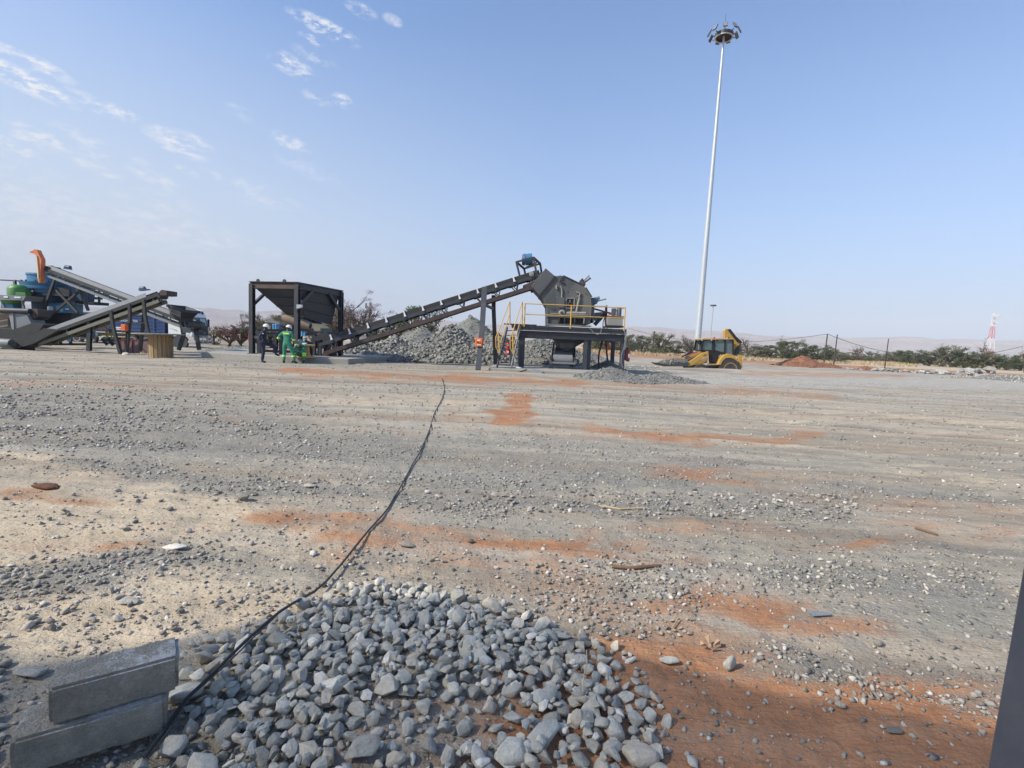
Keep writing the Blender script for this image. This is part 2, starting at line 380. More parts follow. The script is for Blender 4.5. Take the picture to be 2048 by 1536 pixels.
def ground_material():
    m, t, p = new_mat('yard_gravel'); o = N(t, 'ShaderNodeTexCoord').outputs['Object']
    at_ = N(t, 'ShaderNodeAttribute', attribute_name='zones'); sep = N(t, 'ShaderNodeSeparateColor'); t.links.new(at_.outputs['Color'], sep.inputs[0])
    red, tan, dark = sep.outputs[0], sep.outputs[1], sep.outputs[2]; pale = at_.outputs['Alpha']
    mpn = N(t, 'ShaderNodeMapping'); mpn.inputs['Scale'].default_value = (.35, 1.0, 1.0); t.links.new(o, mpn.inputs[0]); so_ = mpn.outputs[0]
    big = noise(t, so_, .9, 6, .65); mid = noise(t, so_, 5, 6, .7); fin = noise(t, o, 38, 4, .7)
    clod = noise(t, so_, 2.2, 5, .7)
    def edge(z, amt=.9, lo=.30, hi=.62):
        # break the zone edge up with noise of the soil itself
        a = math_node(t, 'ADD', z, math_node(t, 'MULTIPLY', math_node(t, 'SUBTRACT', mid, .5), amt))
        a = math_node(t, 'ADD', a, math_node(t, 'MULTIPLY', math_node(t, 'SUBTRACT', fin, .5), amt * .6))
        a = math_node(t, 'ADD', a, math_node(t, 'MULTIPLY', math_node(t, 'SUBTRACT', clod, .5), amt * .8))
        n = N(t, 'ShaderNodeMapRange', interpolation_type='SMOOTHSTEP'); t.links.new(a, n.inputs[0]); n.inputs[1].default_value = lo; n.inputs[2].default_value = hi
        return math_node(t, 'MULTIPLY', n.outputs[0], math_node(t, 'GREATER_THAN', z, .02))
    base = ramp(t, big, [(.3, (.26, .235, .18)), (.5, (.325, .295, .232)), (.72, (.40, .365, .295))])
    # thin films of orange dust and grey fines dragged out along the wheel tracks
    mp2 = N(t, 'ShaderNodeMapping'); mp2.inputs['Scale'].default_value = (.085, .8, 1.0); mp2.inputs['Rotation'].default_value = (0, 0, .06); t.links.new(o, mp2.inputs[0])
    mp3 = N(t, 'ShaderNodeMapping'); mp3.inputs['Scale'].default_value = (.10, 2.6, 1.0); mp3.inputs['Rotation'].default_value = (0, 0, -.05); t.links.new(o, mp3.inputs[0])
    s1 = noise(t, mp2.outputs[0], 1.0, 5, .6); s2 = noise(t, mp3.outputs[0], 1.0, 5, .65)
    base = mixc(t, math_node(t, 'MULTIPLY', ramp(t, s1, [(.45, (0, 0, 0)), (.66, (1, 1, 1))]), .5), base, (.42, .27, .155))
    tkn = N(t, 'ShaderNodeAttribute', attribute_name='track').outputs['Fac']
    base = mixc(t, math_node(t, 'MULTIPLY', ramp(t, s2, [(.46, (0, 0, 0)), (.64, (1, 1, 1))]), .45), base, (.19, .175, .15))
    base = mixc(t, math_node(t, 'MULTIPLY', ramp(t, tkn, [(.34, (1, 1, 1)), (.47, (0, 0, 0))]), .55), base, (.17, .155, .13))  # tone follows the track relief: darker in hollows, paler on crests
    base = mixc(t, math_node(t, 'MULTIPLY', ramp(t, tkn, [(.55, (0, 0, 0)), (.68, (1, 1, 1))]), .5), base, (.46, .405, .32))
    base = mixc(t, math_node(t, 'MULTIPLY', ramp(t, s2, [(.34, (1, 1, 1)), (.46, (0, 0, 0))]), .45), base, (.50, .44, .35))
    c = mixc(t, math_node(t, 'MULTIPLY', edge(tan, 1.0, .2, .75), .9), base, ramp(t, mid, [(.3, (.42, .33, .22)), (.7, (.60, .50, .36))]))
    c = mixc(t, math_node(t, 'MULTIPLY', edge(pale, .8, .2, .8), .85), c, ramp(t, mid, [(.3, (.33, .315, .275)), (.7, (.48, .46, .41))]))
    c = mixc(t, math_node(t, 'MULTIPLY', edge(dark, 1.1, .2, .7), .8), c, ramp(t, mid, [(.3, (.165, .155, .132)), (.7, (.29, .275, .235))]))
    c = mixc(t, math_node(t, 'MULTIPLY', edge(red, 1.4, .08, .95), .94), c, ramp(t, mid, [(.25, (.245, .105, .046)), (.5, (.36, .17, .082)), (.8, (.45, .26, .15))]))
    # crushed stone lying in the dirt, three sizes
    hs = None
    for sc, cov, w in ((24, .33, .8), (60, .42, .65), (150, .5, .5)):
        d = voro(t, o, sc); cc = voro(t, o, sc, 'Color'); s3 = N(t, 'ShaderNodeSeparateColor'); t.links.new(cc, s3.inputs[0])
        keep = math_node(t, 'LESS_THAN', s3.outputs[1], math_node(t, 'ADD', math_node(t, 'MULTIPLY', math_node(t, 'MAXIMUM', dark, pale), .45), math_node(t, 'SUBTRACT', cov * .62, math_node(t, 'MULTIPLY', red, .34))))
        body = N(t, 'ShaderNodeMapRange', interpolation_type='SMOOTHSTEP'); t.links.new(d, body.inputs[0]); body.inputs[1].default_value = .42; body.inputs[2].default_value = .30
        body = math_node(t, 'MULTIPLY', body.outputs[0], keep)
        stone = ramp(t, s3.outputs[0], [(0, (.13, .125, .11)), (.45, (.27, .255, .225)), (.85, (.42, .39, .34)), (.98, (.62, .58, .52))])
        c = mixc(t, math_node(t, 'MULTIPLY', body, w), c, stone)
        hh = math_node(t, 'MULTIPLY', math_node(t, 'SUBTRACT', .5, d), math_node(t, 'MULTIPLY', body, 14.0 / sc))
        hs = hh if hs is None else math_node(t, 'ADD', hs, hh)
    t.links.new(c, p.inputs['Base Color']); p.inputs['Roughness'].default_value = .95; p.inputs['Specular IOR Level'].default_value = .2
    h = math_node(t, 'ADD', hs, math_node(t, 'ADD', math_node(t, 'MULTIPLY', fin, .30), math_node(t, 'MULTIPLY', mid, 1.6)))
    bump(t, p, h, .85, .045)
    return m
ground.data.materials.append(ground_material())

# ------------------------------------------------------------------ hills
def hills():
    a = np.radians(np.linspace(-64, 64, 900)); ridge_px = [(-700, 38), (0, 34), (240, 36), (330, 40), (419, 43), (440, 41), (480, 40), (500, 34), (530, 40), (570, 44), (640, 42), (760, 34), (850, 38), (870, 40), (905, 35), (960, 32), (1040, 34), (1120, 36), (1200, 39), (1262, 42),
              (1330, 41), (1400, 38), (1470, 37), (1530, 34), (1620, 37), (1700, 39), (1800, 42), (1900, 44), (2048, 46), (2300, 44), (3000, 40)]
    rx = np.array([ray(p, 700).x for p, _ in ridge_px]); rh = np.array([h for _, h in ridge_px])
    t = np.linspace(0, 1, 90)
    A2, T = np.meshgrid(a, t); depth = 2600 + T * 2600          # measured along +Y
    X = np.tan(A2) * 3600 * (depth / 3600); Yy = depth
    hh = np.interp(np.tan(A2), rx, rh) / 1000 * 3900
    prof = np.interp(T, [0, .08, .25, .5, .62, 1], [0, .10, .34, .93, 1.0, .7])
    n = fbm(X / 420 + 8, Yy / 420, 5, .55) - .5
    ridged = 1 - np.abs(fbm(X / 260 + 3, Yy / 700, 4) - .5) * 2
    Z = hh * prof * (1 + .30 * n) + ridged * 34 * prof * (1 - prof * .75) + (fbm(X / 130, Yy / 200, 3) - .5) * 14 * prof - 4
    Z = np.where(T <= 0, -6, Z)
    me = grid_mesh('hills', X, Yy, Z); o = bpy.data.objects.new('hills', me); COL.objects.link(o); tag(o, None, kind='structure')
    m, tr, p = new_mat('hill_scrub'); oc = N(tr, 'ShaderNodeTexCoord').outputs['Object']
    c = ramp(tr, noise(tr, oc, .006, 6, .65), [(.32, (.20, .15, .11)), (.5, (.36, .25, .19)), (.7, (.55, .38, .29))])
    c = mixc(tr, ramp(tr, noise(tr, oc, .05, 4, .7), [(.5, (0, 0, 0)), (.62, (1, 1, 1))]), c, (.08, .085, .05))
    tr.links.new(c, p.inputs['Base Color']); p.inputs['Roughness'].default_value = 1; me.materials.append(m)
hills()

# ------------------------------------------------------------------ rocks
def rock_variant(seed, n=15, bev=.0, flat=.62):
    rr = random.Random(seed); bm = bmesh.new()
    e = 2.6
    for i in range(n):
        v = Vector((rr.gauss(0, 1), rr.gauss(0, 1), rr.gauss(0, 1))).normalized()
        # superellipsoid: boxier than a ball, like crushed stone
        k = (abs(v.x) ** e + abs(v.y) ** e + abs(v.z) ** e) ** (-1 / e) * rr.uniform(.82, 1.05)
        bm.verts.new((v.x * k * .5, v.y * k * rr.uniform(.34, .42), v.z * k * .5 * flat))
    r = bmesh.ops.convex_hull(bm, input=list(bm.verts))
    bmesh.ops.delete(bm, geom=[g for g in bm.verts if not g.link_faces], context='VERTS')
    bmesh.ops.dissolve_limit(bm, angle_limit=R(14), verts=bm.verts, edges=bm.edges)
    if bev: bmesh.ops.bevel(bm, geom=list(bm.edges), offset=bev, segments=1, affect='EDGES', clamp_overlap=True)
    bmesh.ops.triangulate(bm, faces=bm.faces); bmesh.ops.recalc_face_normals(bm, faces=bm.faces)
    V = np.array([v.co[:] for v in bm.verts]); Fc = np.array([[v.index for v in f.verts] for f in bm.faces])
    bm.verts.index_update(); Fc = np.array([[v.index for v in f.verts] for f in bm.faces]); bm.free(); return V, Fc
NEARV = [rock_variant(100 + i, 16 + i % 8, .016, .5 + .25 * (i % 3) / 2) for i in range(24)]
LOWV = [rock_variant(300 + i, 10) for i in range(16)]
def rotmats(n, tiltmax=.5):
    az = rng.random(n) * 2 * np.pi; tx = rng.normal(0, tiltmax, n); ty = rng.normal(0, tiltmax, n)
    c, s = np.cos, np.sin; Z = np.zeros(n); O = np.ones(n)
    Rz = np.stack([c(az), -s(az), Z, s(az), c(az), Z, Z, Z, O], -1).reshape(-1, 3, 3)
    Rx = np.stack([O, Z, Z, Z, c(tx), -s(tx), Z, s(tx), c(tx)], -1).reshape(-1, 3, 3)
    Ry = np.stack([c(ty), Z, s(ty), Z, O, Z, -s(ty), Z, c(ty)], -1).reshape(-1, 3, 3)
    return Rx @ Ry @ Rz
def rock_mesh(name, P, S, variants, tiltmax=.5, tint=None, smooth=False):
    """one mesh of many stones: P positions (n,3), S sizes (n,)"""
    n = len(P); which = rng.integers(0, len(variants), n); M = rotmats(n, tiltmax); vs = []; fs = []; ts = []; off = 0
    tint = rng.random(n) if tint is None else tint
    sc = S[:, None] * np.stack([rng.uniform(.85, 1.25, n), rng.uniform(.8, 1.15, n), rng.uniform(.75, 1.1, n)], -1)
    for k, (V, Fc) in enumerate(variants):
        idx = np.where(which == k)[0]
        if not len(idx): continue
        W = np.einsum('nij,vj->nvi', M[idx], V) if False else np.einsum('nij,nvj->nvi', M[idx], V[None] * sc[idx][:, None, :])
        W = W + P[idx][:, None, :]; nv = len(V)
        vs.append(W.reshape(-1, 3)); fs.append((Fc[None] + (off + np.arange(len(idx)) * nv)[:, None, None]).reshape(-1, 3)); ts.append(np.repeat(tint[idx], nv)); off += len(idx) * nv
    v = np.concatenate(vs); f = np.concatenate(fs); tt = np.concatenate(ts)
    me = bpy.data.meshes.new(name); me.vertices.add(len(v)); me.vertices.foreach_set('co', v.astype('f').ravel())
    me.loops.add(f.size); me.loops.foreach_set('vertex_index', f.astype('i').ravel()); me.polygons.add(len(f))
    me.polygons.foreach_set('loop_start', np.arange(0, f.size, 3, dtype='i')); me.polygons.foreach_set('loop_total', np.full(len(f), 3, 'i')); me.update(calc_edges=True)
    a = me.attributes.new('tint', 'FLOAT', 'POINT'); a.data.foreach_set('value', tt.astype('f'))
    if smooth: me.polygons.foreach_set('use_smooth', np.ones(len(f), bool)); me.set_sharp_from_angle(angle=R(28))
    return me
def stone_material(name, stops, per_object=False, dust=(.30, .255, .20), dust_amt=.35, bs=.004, sc=30):
    m, t, p = new_mat(name); o = N(t, 'ShaderNodeTexCoord').outputs['Object']
    src = N(t, 'ShaderNodeObjectInfo').outputs['Random'] if per_object else N(t, 'ShaderNodeAttribute', attribute_name='tint').outputs['Fac']
    c = ramp(t, src, stops); n1 = noise(t, o, sc, 6, .65); n2 = noise(t, o, sc * 5, 4, .7)
    c = mixc(t, .55, c, ramp(t, n1, [(.3, (.55, .55, .55)), (.7, (1.35, 1.35, 1.35))]), 'MULTIPLY')
    c = mixc(t, math_node(t, 'MULTIPLY', ramp(t, n2, [(.45, (0, 0, 0)), (.65, (1, 1, 1))]), dust_amt), c, dust)
    t.links.new(c, p.inputs['Base Color']); p.inputs['Roughness'].default_value = .85; p.inputs['Specular IOR Level'].default_value = .3
    n3 = noise(t, o, sc * .5, 3, .5); bump(t, p, math_node(t, 'ADD', math_node(t, 'ADD', n1, n2), math_node(t, 'MULTIPLY', n3, 1.5)), .9, bs * 1.3); return m
GREYS = [(0, (.27, .262, .228)), (.2, (.38, .37, .325)), (.45, (.48, .465, .405)), (.62, (.52, .455, .36)), (.75, (.41, .41, .375)), (.9, (.62, .59, .50)), (.98, (.78, .73, .63))]
LIGHTS = [(0, (.17, .16, .14)), (.35, (.27, .25, .215)), (.7, (.38, .35, .30)), (.92, (.50, .46, .40)), (.99, (.66, .62, .56))]
M_STONE = stone_material('crushed_stone', GREYS, sc=45, dust=(.46, .40, .31), dust_amt=.5)
M_STONE1 = stone_material('crushed_stone_single', GREYS, True, sc=2.6, bs=.006, dust=(.46, .40, .31), dust_amt=.5)
M_CHIP = stone_material('stone_chips', LIGHTS, sc=60, bs=.002)
M_PILE = stone_material('blasted_rock', [(0, (.125, .128, .12)), (.4, (.19, .195, .182)), (.8, (.27, .272, .25)), (.98, (.40, .395, .36))], sc=5, bs=.02)
M_BOULDER = stone_material('pale_boulder', [(0, (.22, .22, .21)), (.5, (.34, .335, .31)), (1, (.50, .48, .43))], True, sc=3, bs=.03)

# foreground: crushed stone, largest pieces first, darts thrown with a spacing rule
BLOCK_KEEP = [(20, 1270), (370, 1270), (370, 1480), (320, 1540), (0, 1560)]
def near_stones():
    cell = {}; out = []
    def ok(x, y, r):
        ci, cj = int(x / .12), int(y / .12)
        for i in range(ci - 1, ci + 2):
            for j in range(cj - 1, cj + 2):
                for (a, b, q) in cell.get((i, j), ()):
                    if (a - x) ** 2 + (b - y) ** 2 < ((r + q) * .40) ** 2: return False
        return True
    def put(x, y, r): cell.setdefault((int(x / .12), int(y / .12)), []).append((x, y, r))
    zonesN = [  # pixel-space polygon, (min,max) size, tries, weight
        (HEAP, .030, .082, 20000, 'heap'),
        ([(380, 1290), (640, 1190), (830, 1165), (1010, 1215), (1190, 1280), (1060, 1330), (700, 1260)], .03, .07, 1500, 'rim'),
        ([(330, 1400), (620, 1330), (700, 1640), (180, 1660)], .03, .08, 700, 'rim'),
        ([(1190, 1290), (1260, 1300), (1400, 1540), (1350, 1660), (1290, 1500)], .03, .075, 120, 'loose'),
        ([(1080, 1130), (1240, 1115), (1420, 1190), (1400, 1275), (1200, 1285), (1090, 1200)], .014, .042, 900, 'pale'),
        ([(680, 1090), (1080, 1120), (1250, 1280), (1000, 1215), (700, 1165)], .012, .04, 520, 'pale'),
        ([(-150, 1190), (360, 1170), (420, 1290), (340, 1330), (-200, 1360)], .016, .055, 420, 'pale'),
        ([(-300, 1340), (60, 1320), (40, 1700), (-400, 1700)], .03, .07, 500, 'heap'),
        ([(420, 1200), (700, 1110), (760, 1180), (560, 1250)], .014, .045, 260, 'pale'),
        ([(1450, 1230), (2100, 1180), (2200, 1600), (1400, 1600)], .012, .04, 110, 'pale'),
        ([(0, 980), (640, 960), (700, 1110), (0, 1170)], .02, .06, 260, 'pale'),
        ([(800, 985), (1720, 985), (1720, 1045), (800, 1020)], .02, .065, 700, 'pale')]
    for (pl, lo, hi, tries, kind) in zonesN:
        W = poly_to_world(pl); x0, y0 = W.min(0); x1, y1 = W.max(0)
        s = lo + (hi - lo) * rng.random(tries) ** 2.2; s = np.sort(s)[::-1]
        if kind == 'heap': s[:60] *= 1.45
        xs = rng.uniform(x0, x1, tries); ys = rng.uniform(y0, y1, tries); inn = inside(W, xs, ys)
        zz = gz(xs, ys); px, py, w = project(xs, ys, zz); blk = inside(BLOCK_KEEP, px, py)
        # bare dirt showing through near the camera
        bare = fbm(xs * 2.2 + 11, ys * 2.2 + 4, 3); dirt = (bare > .56) & (py > 1400) & (px < 1050) & (px > 560)
        for i in range(tries):
            if not inn[i] or blk[i] or (kind == 'heap' and dirt[i] and rng.random() < .85): continue
            if ok(xs[i], ys[i], s[i]):
                put(xs[i], ys[i], s[i]); out.append((xs[i], ys[i], zz[i] + s[i] * (.22 if kind in ('pale', 'loose') else .26), s[i], kind, px[i], py[i]))
    # a second, smaller layer lying on top of the heap
    W = HEAPW; x0, y0 = W.min(0); x1, y1 = W.max(0)
    xs = rng.uniform(x0, x1, 1300); ys = rng.uniform(y0, y1, 1300); inn = inside(W, xs, ys) & (seg_dist(W, xs, ys) > .12); zz = gz(xs, ys); px, py, w = project(xs, ys, zz)
    bare = fbm(xs * 2.2 + 11, ys * 2.2 + 4, 3)
    for i in range(1300):
        if inn[i] and not inside(BLOCK_KEEP, px[i], py[i]) and not (bare[i] > .54 and py[i] > 1400 and px[i] < 1050):
            s = .035 + .04 * rng.random() ** 2; out.append((xs[i], ys[i], zz[i] + .034 + s * .2, s, 'heap', px[i], py[i]))
    return out
ST = near_stones()
big = sorted(range(len(ST)), key=lambda i: -(ST[i][3] / math.hypot(ST[i][0], ST[i][1])) if (0 < ST[i][5] < 2048 and ST[i][6] < 1536 and ST[i][4] != 'pale') else 0)[:300]
bigset = set(big)
vmesh = []
for k in range(24):
    V, Fc = NEARV[k]; me = bpy.data.meshes.new('stone'); me.from_pydata(V.tolist(), [], Fc.tolist()); me.polygons.foreach_set('use_smooth', [True] * len(me.polygons)); me.set_sharp_from_angle(angle=R(28)); me.materials.append(M_STONE1); vmesh.append(me)
for i in big:
    x, y, z, s, kind, px, py = ST[i]
    o = bpy.data.objects.new('stone', vmesh[random.randrange(24)]); COL.objects.link(o); o.location = (x, y, z)
    o.rotation_euler = (random.gauss(0, .35), random.gauss(0, .35), random.uniform(0, 6.28)); o.scale = (s * random.uniform(.9, 1.25), s * random.uniform(.85, 1.15), s * random.uniform(.8, 1.1))
    k_ = px / 2048 * 6; ar = ('among the stones below the concrete blocks' if px < 330 else 'beside the black cable' if px < 560 and py > 1240 else 'in the sparse dirty patch at the bottom centre' if py > 1420 and px < 1000 else 'on the far rim of the heap' if py < 1262 else 'on the right edge of the heap by the red dirt' if px > 1210
          else 'in the lower right part of the heap' if py > 1410 else 'around the upright twig' if px > 1080 else 'in the dense middle of the heap' if px > 760 else 'in the dense left half of the heap')
    sz = 'large' if s > .082 else 'medium' if s > .06 else 'small'
    tag(o, f'{sz} grey angular crushed stone {ar}', 'stone', 'crushed stones of the foreground heap')
rest = [ST[i] for i in range(len(ST)) if i not in bigset]
hp = [r for r in rest if r[4] in ('heap', 'rim', 'loose')]; pl = [r for r in rest if r[4] == 'pale']
def stuff_rocks(name, label, lst, m, variants, smooth=False, tilt_=.4):
    P = np.array([[r[0], r[1], r[2]] for r in lst]); S = np.array([r[3] for r in lst]); me = rock_mesh(name, P, S, variants, tilt_, smooth=smooth); me.materials.append(m)
    o = bpy.data.objects.new(name, me); COL.objects.link(o); return tag(o, label, 'gravel', kind='stuff')
stuff_rocks('loose_stones', 'small grey crushed stones filling the heap in the foreground', hp, M_STONE, NEARV, True)
stuff_rocks('pale_pebbles', 'pale pebbles and stone chips scattered on the red and tan dirt', pl, M_CHIP, NEARV, True, .3)
# chips over the whole yard, out to where a chip is below a pixel
def yard_chips():
    n = 120000; px = rng.uniform(-250, 2300, n); u = rng.random(n); py = 712 + 42 * (px - 1024) / 1000 + 12 * (1000 / 12) ** (u ** .8)
    x, y = ground_hit(px, py); x = np.asarray(x); y = np.asarray(y); d = np.hypot(x, y); k = (d > 1.2) & (d < 34); x, y, px, py, d = x[k], y[k], px[k], py[k], d[k]
    z = gz(x, y); zn = zones_world(x, y, z); cl_ = fbm(x * .9 + 31, y * 2.0 + 2, 4)
    prob = .35 + .9 * zn[:, 2] + .55 * zn[:, 3] - .22 * zn[:, 0] - .1 * zn[:, 1]; prob *= smooth01((cl_ - .32) * 5) + .15
    k = rng.random(len(x)) < prob; x, y, z, d, zn = x[k], y[k], z[k], d[k], zn[k]
    S = (.007 + .034 * rng.random(len(x)) ** 3.0) * (1 + .45 * zn[:, 2]) * np.clip(d / 6, 1, 1.9)
    P = np.stack([x, y, z + S * .12], -1); me = rock_mesh('stone_chips', P, S, LOWV, .28); me.materials.append(M_CHIP)
    o = bpy.data.objects.new('stone_chips', me); COL.objects.link(o); tag(o, 'grey and white stone chips strewn over the yard', 'gravel', kind='stuff')
yard_chips()
# ------------------------------------------------------------------ paints and metals
PAINT = mat('dark_paint', (.026, .030, .038), (.09, .085, .08), .30, 2.5, .5)
PAINT2 = mat('slate_paint', (.042, .046, .055), (.12, .115, .105), .4, 2.0, .55)
RUSTY = mat('rusty_beam', (.058, .040, .038), (.16, .12, .10), .5, 2.5, .7)
RUBBER = mat('belt_rubber', (.032, .034, .034), (.10, .098, .09), .45, 3, .8)
DUSTBELT = mat('dusty_belt', (.17, .175, .18), (.27, .26, .24), .6, 3, .85)
GALV = mat('galvanised', (.50, .53, .55), (.36, .38, .39), .5, 1.5, .42, .55)
WHITEP = mat('white_paint', (.78, .79, .80), (.5, .48, .44), .35, 3, .45)
YEL = mat('rail_yellow', (.60, .36, .065), (.40, .30, .18), .5, 5, .55)
CREAM = mat('dusty_steel', (.27, .265, .25), (.38, .35, .29), .6, 3, .7)
CHUTE = mat('crusher_plate', (.075, .080, .086), (.17, .17, .155), .7, 1.4, .6, bmp=.004, streak=True)
HOUS = mat('crusher_dusty_plate', (.075, .082, .085), (.24, .23, .19), .8, 1.1, .7, bmp=.005, streak=True)
BLACK = mat('black_gap', (.012, .012, .013), None, .2, 4, .7)
BLUE = mat('machine_blue', (.035, .17, .31), (.15, .21, .25), .45, 1.6, .45, streak=True)
BLUED = mat('deep_blue', (.030, .085, .17), (.10, .13, .17), .45, 1.6, .5)
SKYB = mat('spring_blue', (.10, .32, .55), None, .3, 4, .45)
GREENP = mat('machine_green', (.06, .22, .05), (.11, .18, .09), .4, 2, .5)
TRUCKBLUE = mat('trailer_blue', (.022, .060, .17), (.08, .10, .15), .4, 1.2, .45, streak=True)
ORANGE = mat('switch_orange', (.80, .17, .03), (.55, .16, .06), .3, 6, .5)
REDP = mat('extinguisher_red', (.55, .025, .03), (.35, .05, .05), .3, 6, .4)
MAROON = mat('maroon_paint', (.24, .03, .04), (.20, .07, .06), .4, 4, .55)
CONC = mat('concrete', (.30, .285, .255), (.40, .37, .31), .6, 1.5, .9, bmp=.004)
GREYP = mat('light_grey_steel', (.21, .225, .235), (.15, .145, .135), .5, 2.5, .55)
OLIVE = mat('dusty_olive_steel', (.17, .175, .135), (.26, .245, .19), .7, 3, .75)
CHROME = mat('chrome', (.60, .62, .64), (.4, .4, .4), .3, 3, .22, .85)
TYRE = mat('tyre', (.030, .030, .031), (.16, .14, .12), .55, 4, .9)
KHAKI = mat('khaki_chassis', (.12, .13, .075), (.2, .19, .14), .4, 3, .6)
BROWNR = mat('brown_liner', (.23, .17, .12), (.34, .27, .19), .6, 2, .7, bmp=.006)
def wood(name, c1, c2, sc):
    m, t, p = new_mat(name); o = N(t, 'ShaderNodeTexCoord').outputs['Object']
    mpn = N(t, 'ShaderNodeMapping'); mpn.inputs['Scale'].default_value = (1, 1, .08); t.links.new(o, mpn.inputs[0])
    n1 = noise(t, mpn.outputs[0], sc, 6, .7); c = ramp(t, n1, [(.3, c1), (.7, c2)]); t.links.new(c, p.inputs['Base Color'])
    p.inputs['Roughness'].default_value = .85; bump(t, p, n1, .5, .004); return m
WOOD = wood('weathered_wood', (.20, .13, .065), (.42, .29, .15), 20)
WOODB = wood('new_pine', (.38, .24, .10), (.60, .42, .20), 24)
WOODG = wood('grey_board', (.13, .12, .10), (.28, .25, .20), 12)
def ZF(ox, oy, s): return lambda x, y, Y: at(ox + x / s, oy + y / s, Y)
Z1 = ZF(0, 480, 6.4); Z2 = ZF(200, 540, 7.314); Z3 = ZF(480, 540, 7.314); Z4 = ZF(740, 500, 6.4); Z5 = ZF(930, 500, 6.0235); Z6 = ZF(1260, 630, 6.827)
Z7 = ZF(1540, 600, 4.03); ZC = ZF(1000, 510, 9.309); ZT = ZF(200, 600, 15.36); ZK = ZF(320, 590, 12.8); ZP = ZF(480, 600, 10.24); ZM = ZF(1380, 20, 14.63)
V = Vector

def conveyor(root, p0, p1, W, spacing, truss, belt, frame, bracket, lower, panel=.22, cover=None, low_h=.2, brace=True, low_from=0.0):
    p0 = V(p0); p1 = V(p1); d = (p1 - p0).normalized(); s = d.cross(V((0, 0, 1))).normalized(); n = s.cross(d); L = (p1 - p0).length
    loc = root.location
    def pt(t, a, h): return p0 + d * t + s * a + n * h
    def addp(name, m, mb, **k): return part(root, name, m, mb, world=True, **k)
    b = MB(); rb = -truss + low_h * .42
    prof = [(-W / 2, panel - .04), (-W * .24, .02), (W * .24, .02), (W / 2, panel - .04)]
    for i in range(3):
        (a0, h0), (a1, h1) = prof[i], prof[i + 1]; b.quad(pt(0, a0, h0), pt(L, a0, h0), pt(L, a1, h1), pt(0, a1, h1), .018)
    b.quad(pt(0, -W / 2, rb), pt(L, -W / 2, rb), pt(L, W / 2, rb), pt(0, W / 2, rb), .015)
    addp('belt', belt, b)
    addp('head_pulley', PAINT2, MB().cyl(pt(L, -W / 2 - .02, -.12), pt(L, W / 2 + .02, -.12), .17, n=20), smooth=True)
    addp('tail_pulley', PAINT2, MB().cyl(pt(0, -W / 2 - .02, -.12), pt(0, W / 2 + .02, -.12), .15, n=20), smooth=True)
    for sg in (-1, 1):
        a = sg * (W / 2 + .06); addp('stringer', frame, MB().beam(pt(-.1, a, -.07), pt(L + .1, a, -.07), .07, .17, n))
        addp('lower_chord', lower, MB().beam(pt(low_from, a, -truss), pt(L - .05, a, -truss), .09, low_h, n))
        if cover and (len(cover) < 3 or sg == cover[2]):
            c = MB().quad(pt(cover[1], a * .97, -.01), pt(L * .93, a * .97, -.01), pt(L * .93, a * .8, panel + .07), pt(cover[1], a * .8, panel + .07), .012)
            addp('side_cover', cover[0], c)
        else:
            c = MB().quad(pt(.1, a * .93, .0), pt(L - .1, a * .93, .0), pt(L - .1, a * .93, panel - .01), pt(.1, a * .93, panel - .01), .012)
            addp('skirt_panel', RUBBER, c)
        k = 0; t = spacing * .6
        while t < L - .2:
            if not cover:
                bb = MB().beam(pt(t, a + sg * .03, .0), pt(t, a + sg * .03, panel + .04), .05, .075, d); bb.beam(pt(t, a + sg * .06, -.02), pt(t, a + sg * .06, .05), .05, .12, d)
                addp('idler_bracket', bracket, bb)
            if brace:
                bb = MB()
                if cover: bb.beam(pt(t, a, -truss + low_h * .4), pt(t + .12, a, -.14), .03, .05, d)
                else: bb.beam(pt(t - .17, a, -.15), pt(t + .0, a, -truss + low_h * .4), .04, .05, n).beam(pt(t + .17, a, -.15), pt(t, a, -truss + low_h * .4), .04, .05, n).beam(pt(t - .3, a, -.17), pt(t + .1, a, -.17), .05, .05, n)
                addp('truss_brace', frame, bb)
            t += spacing
    t = spacing * .6
    while t < L - .2:
        addp('roller', RUBBER, MB().cyl(pt(t, -W / 2 - .02, rb - .06), pt(t, W / 2 + .02, rb - .06), .05, n=10), smooth=True); t += spacing * (2 if not cover else 1)
    return pt, L

# ================================================================== slabs
t = thing('concrete_slab', 'low concrete slab under the dark feed hopper, with people on its edge', 'slab', (-9, 26, 0))
slab = MB(); a0 = at(432, 706.5, 25.6); zt = .27
P_ = [(-15.6, 25.0), (-11.0, 24.1), (-8.0, 24.3), (-7.2, 31), (-17, 31.5)]
slab.prism([V((x, y, -.2)) for x, y in P_], (0, 0, zt + .2)); part(t, 'slab', CONC, slab, world=True, bevel=.02)
t = thing('concrete_slab', 'pale concrete plinth under the steel stairs and crusher platform', 'slab', (3, 26, 0))
part(t, 'slab', CONC, MB().prism([V(q) for q in ((-1.15, 24.0, -.2), (3.6, 23.6, -.2), (5.6, 23.9, -.2), (6.4, 30.5, -.2), (-1.1, 30.5, -.2))], (0, 0, .34)), world=True, bevel=.02)

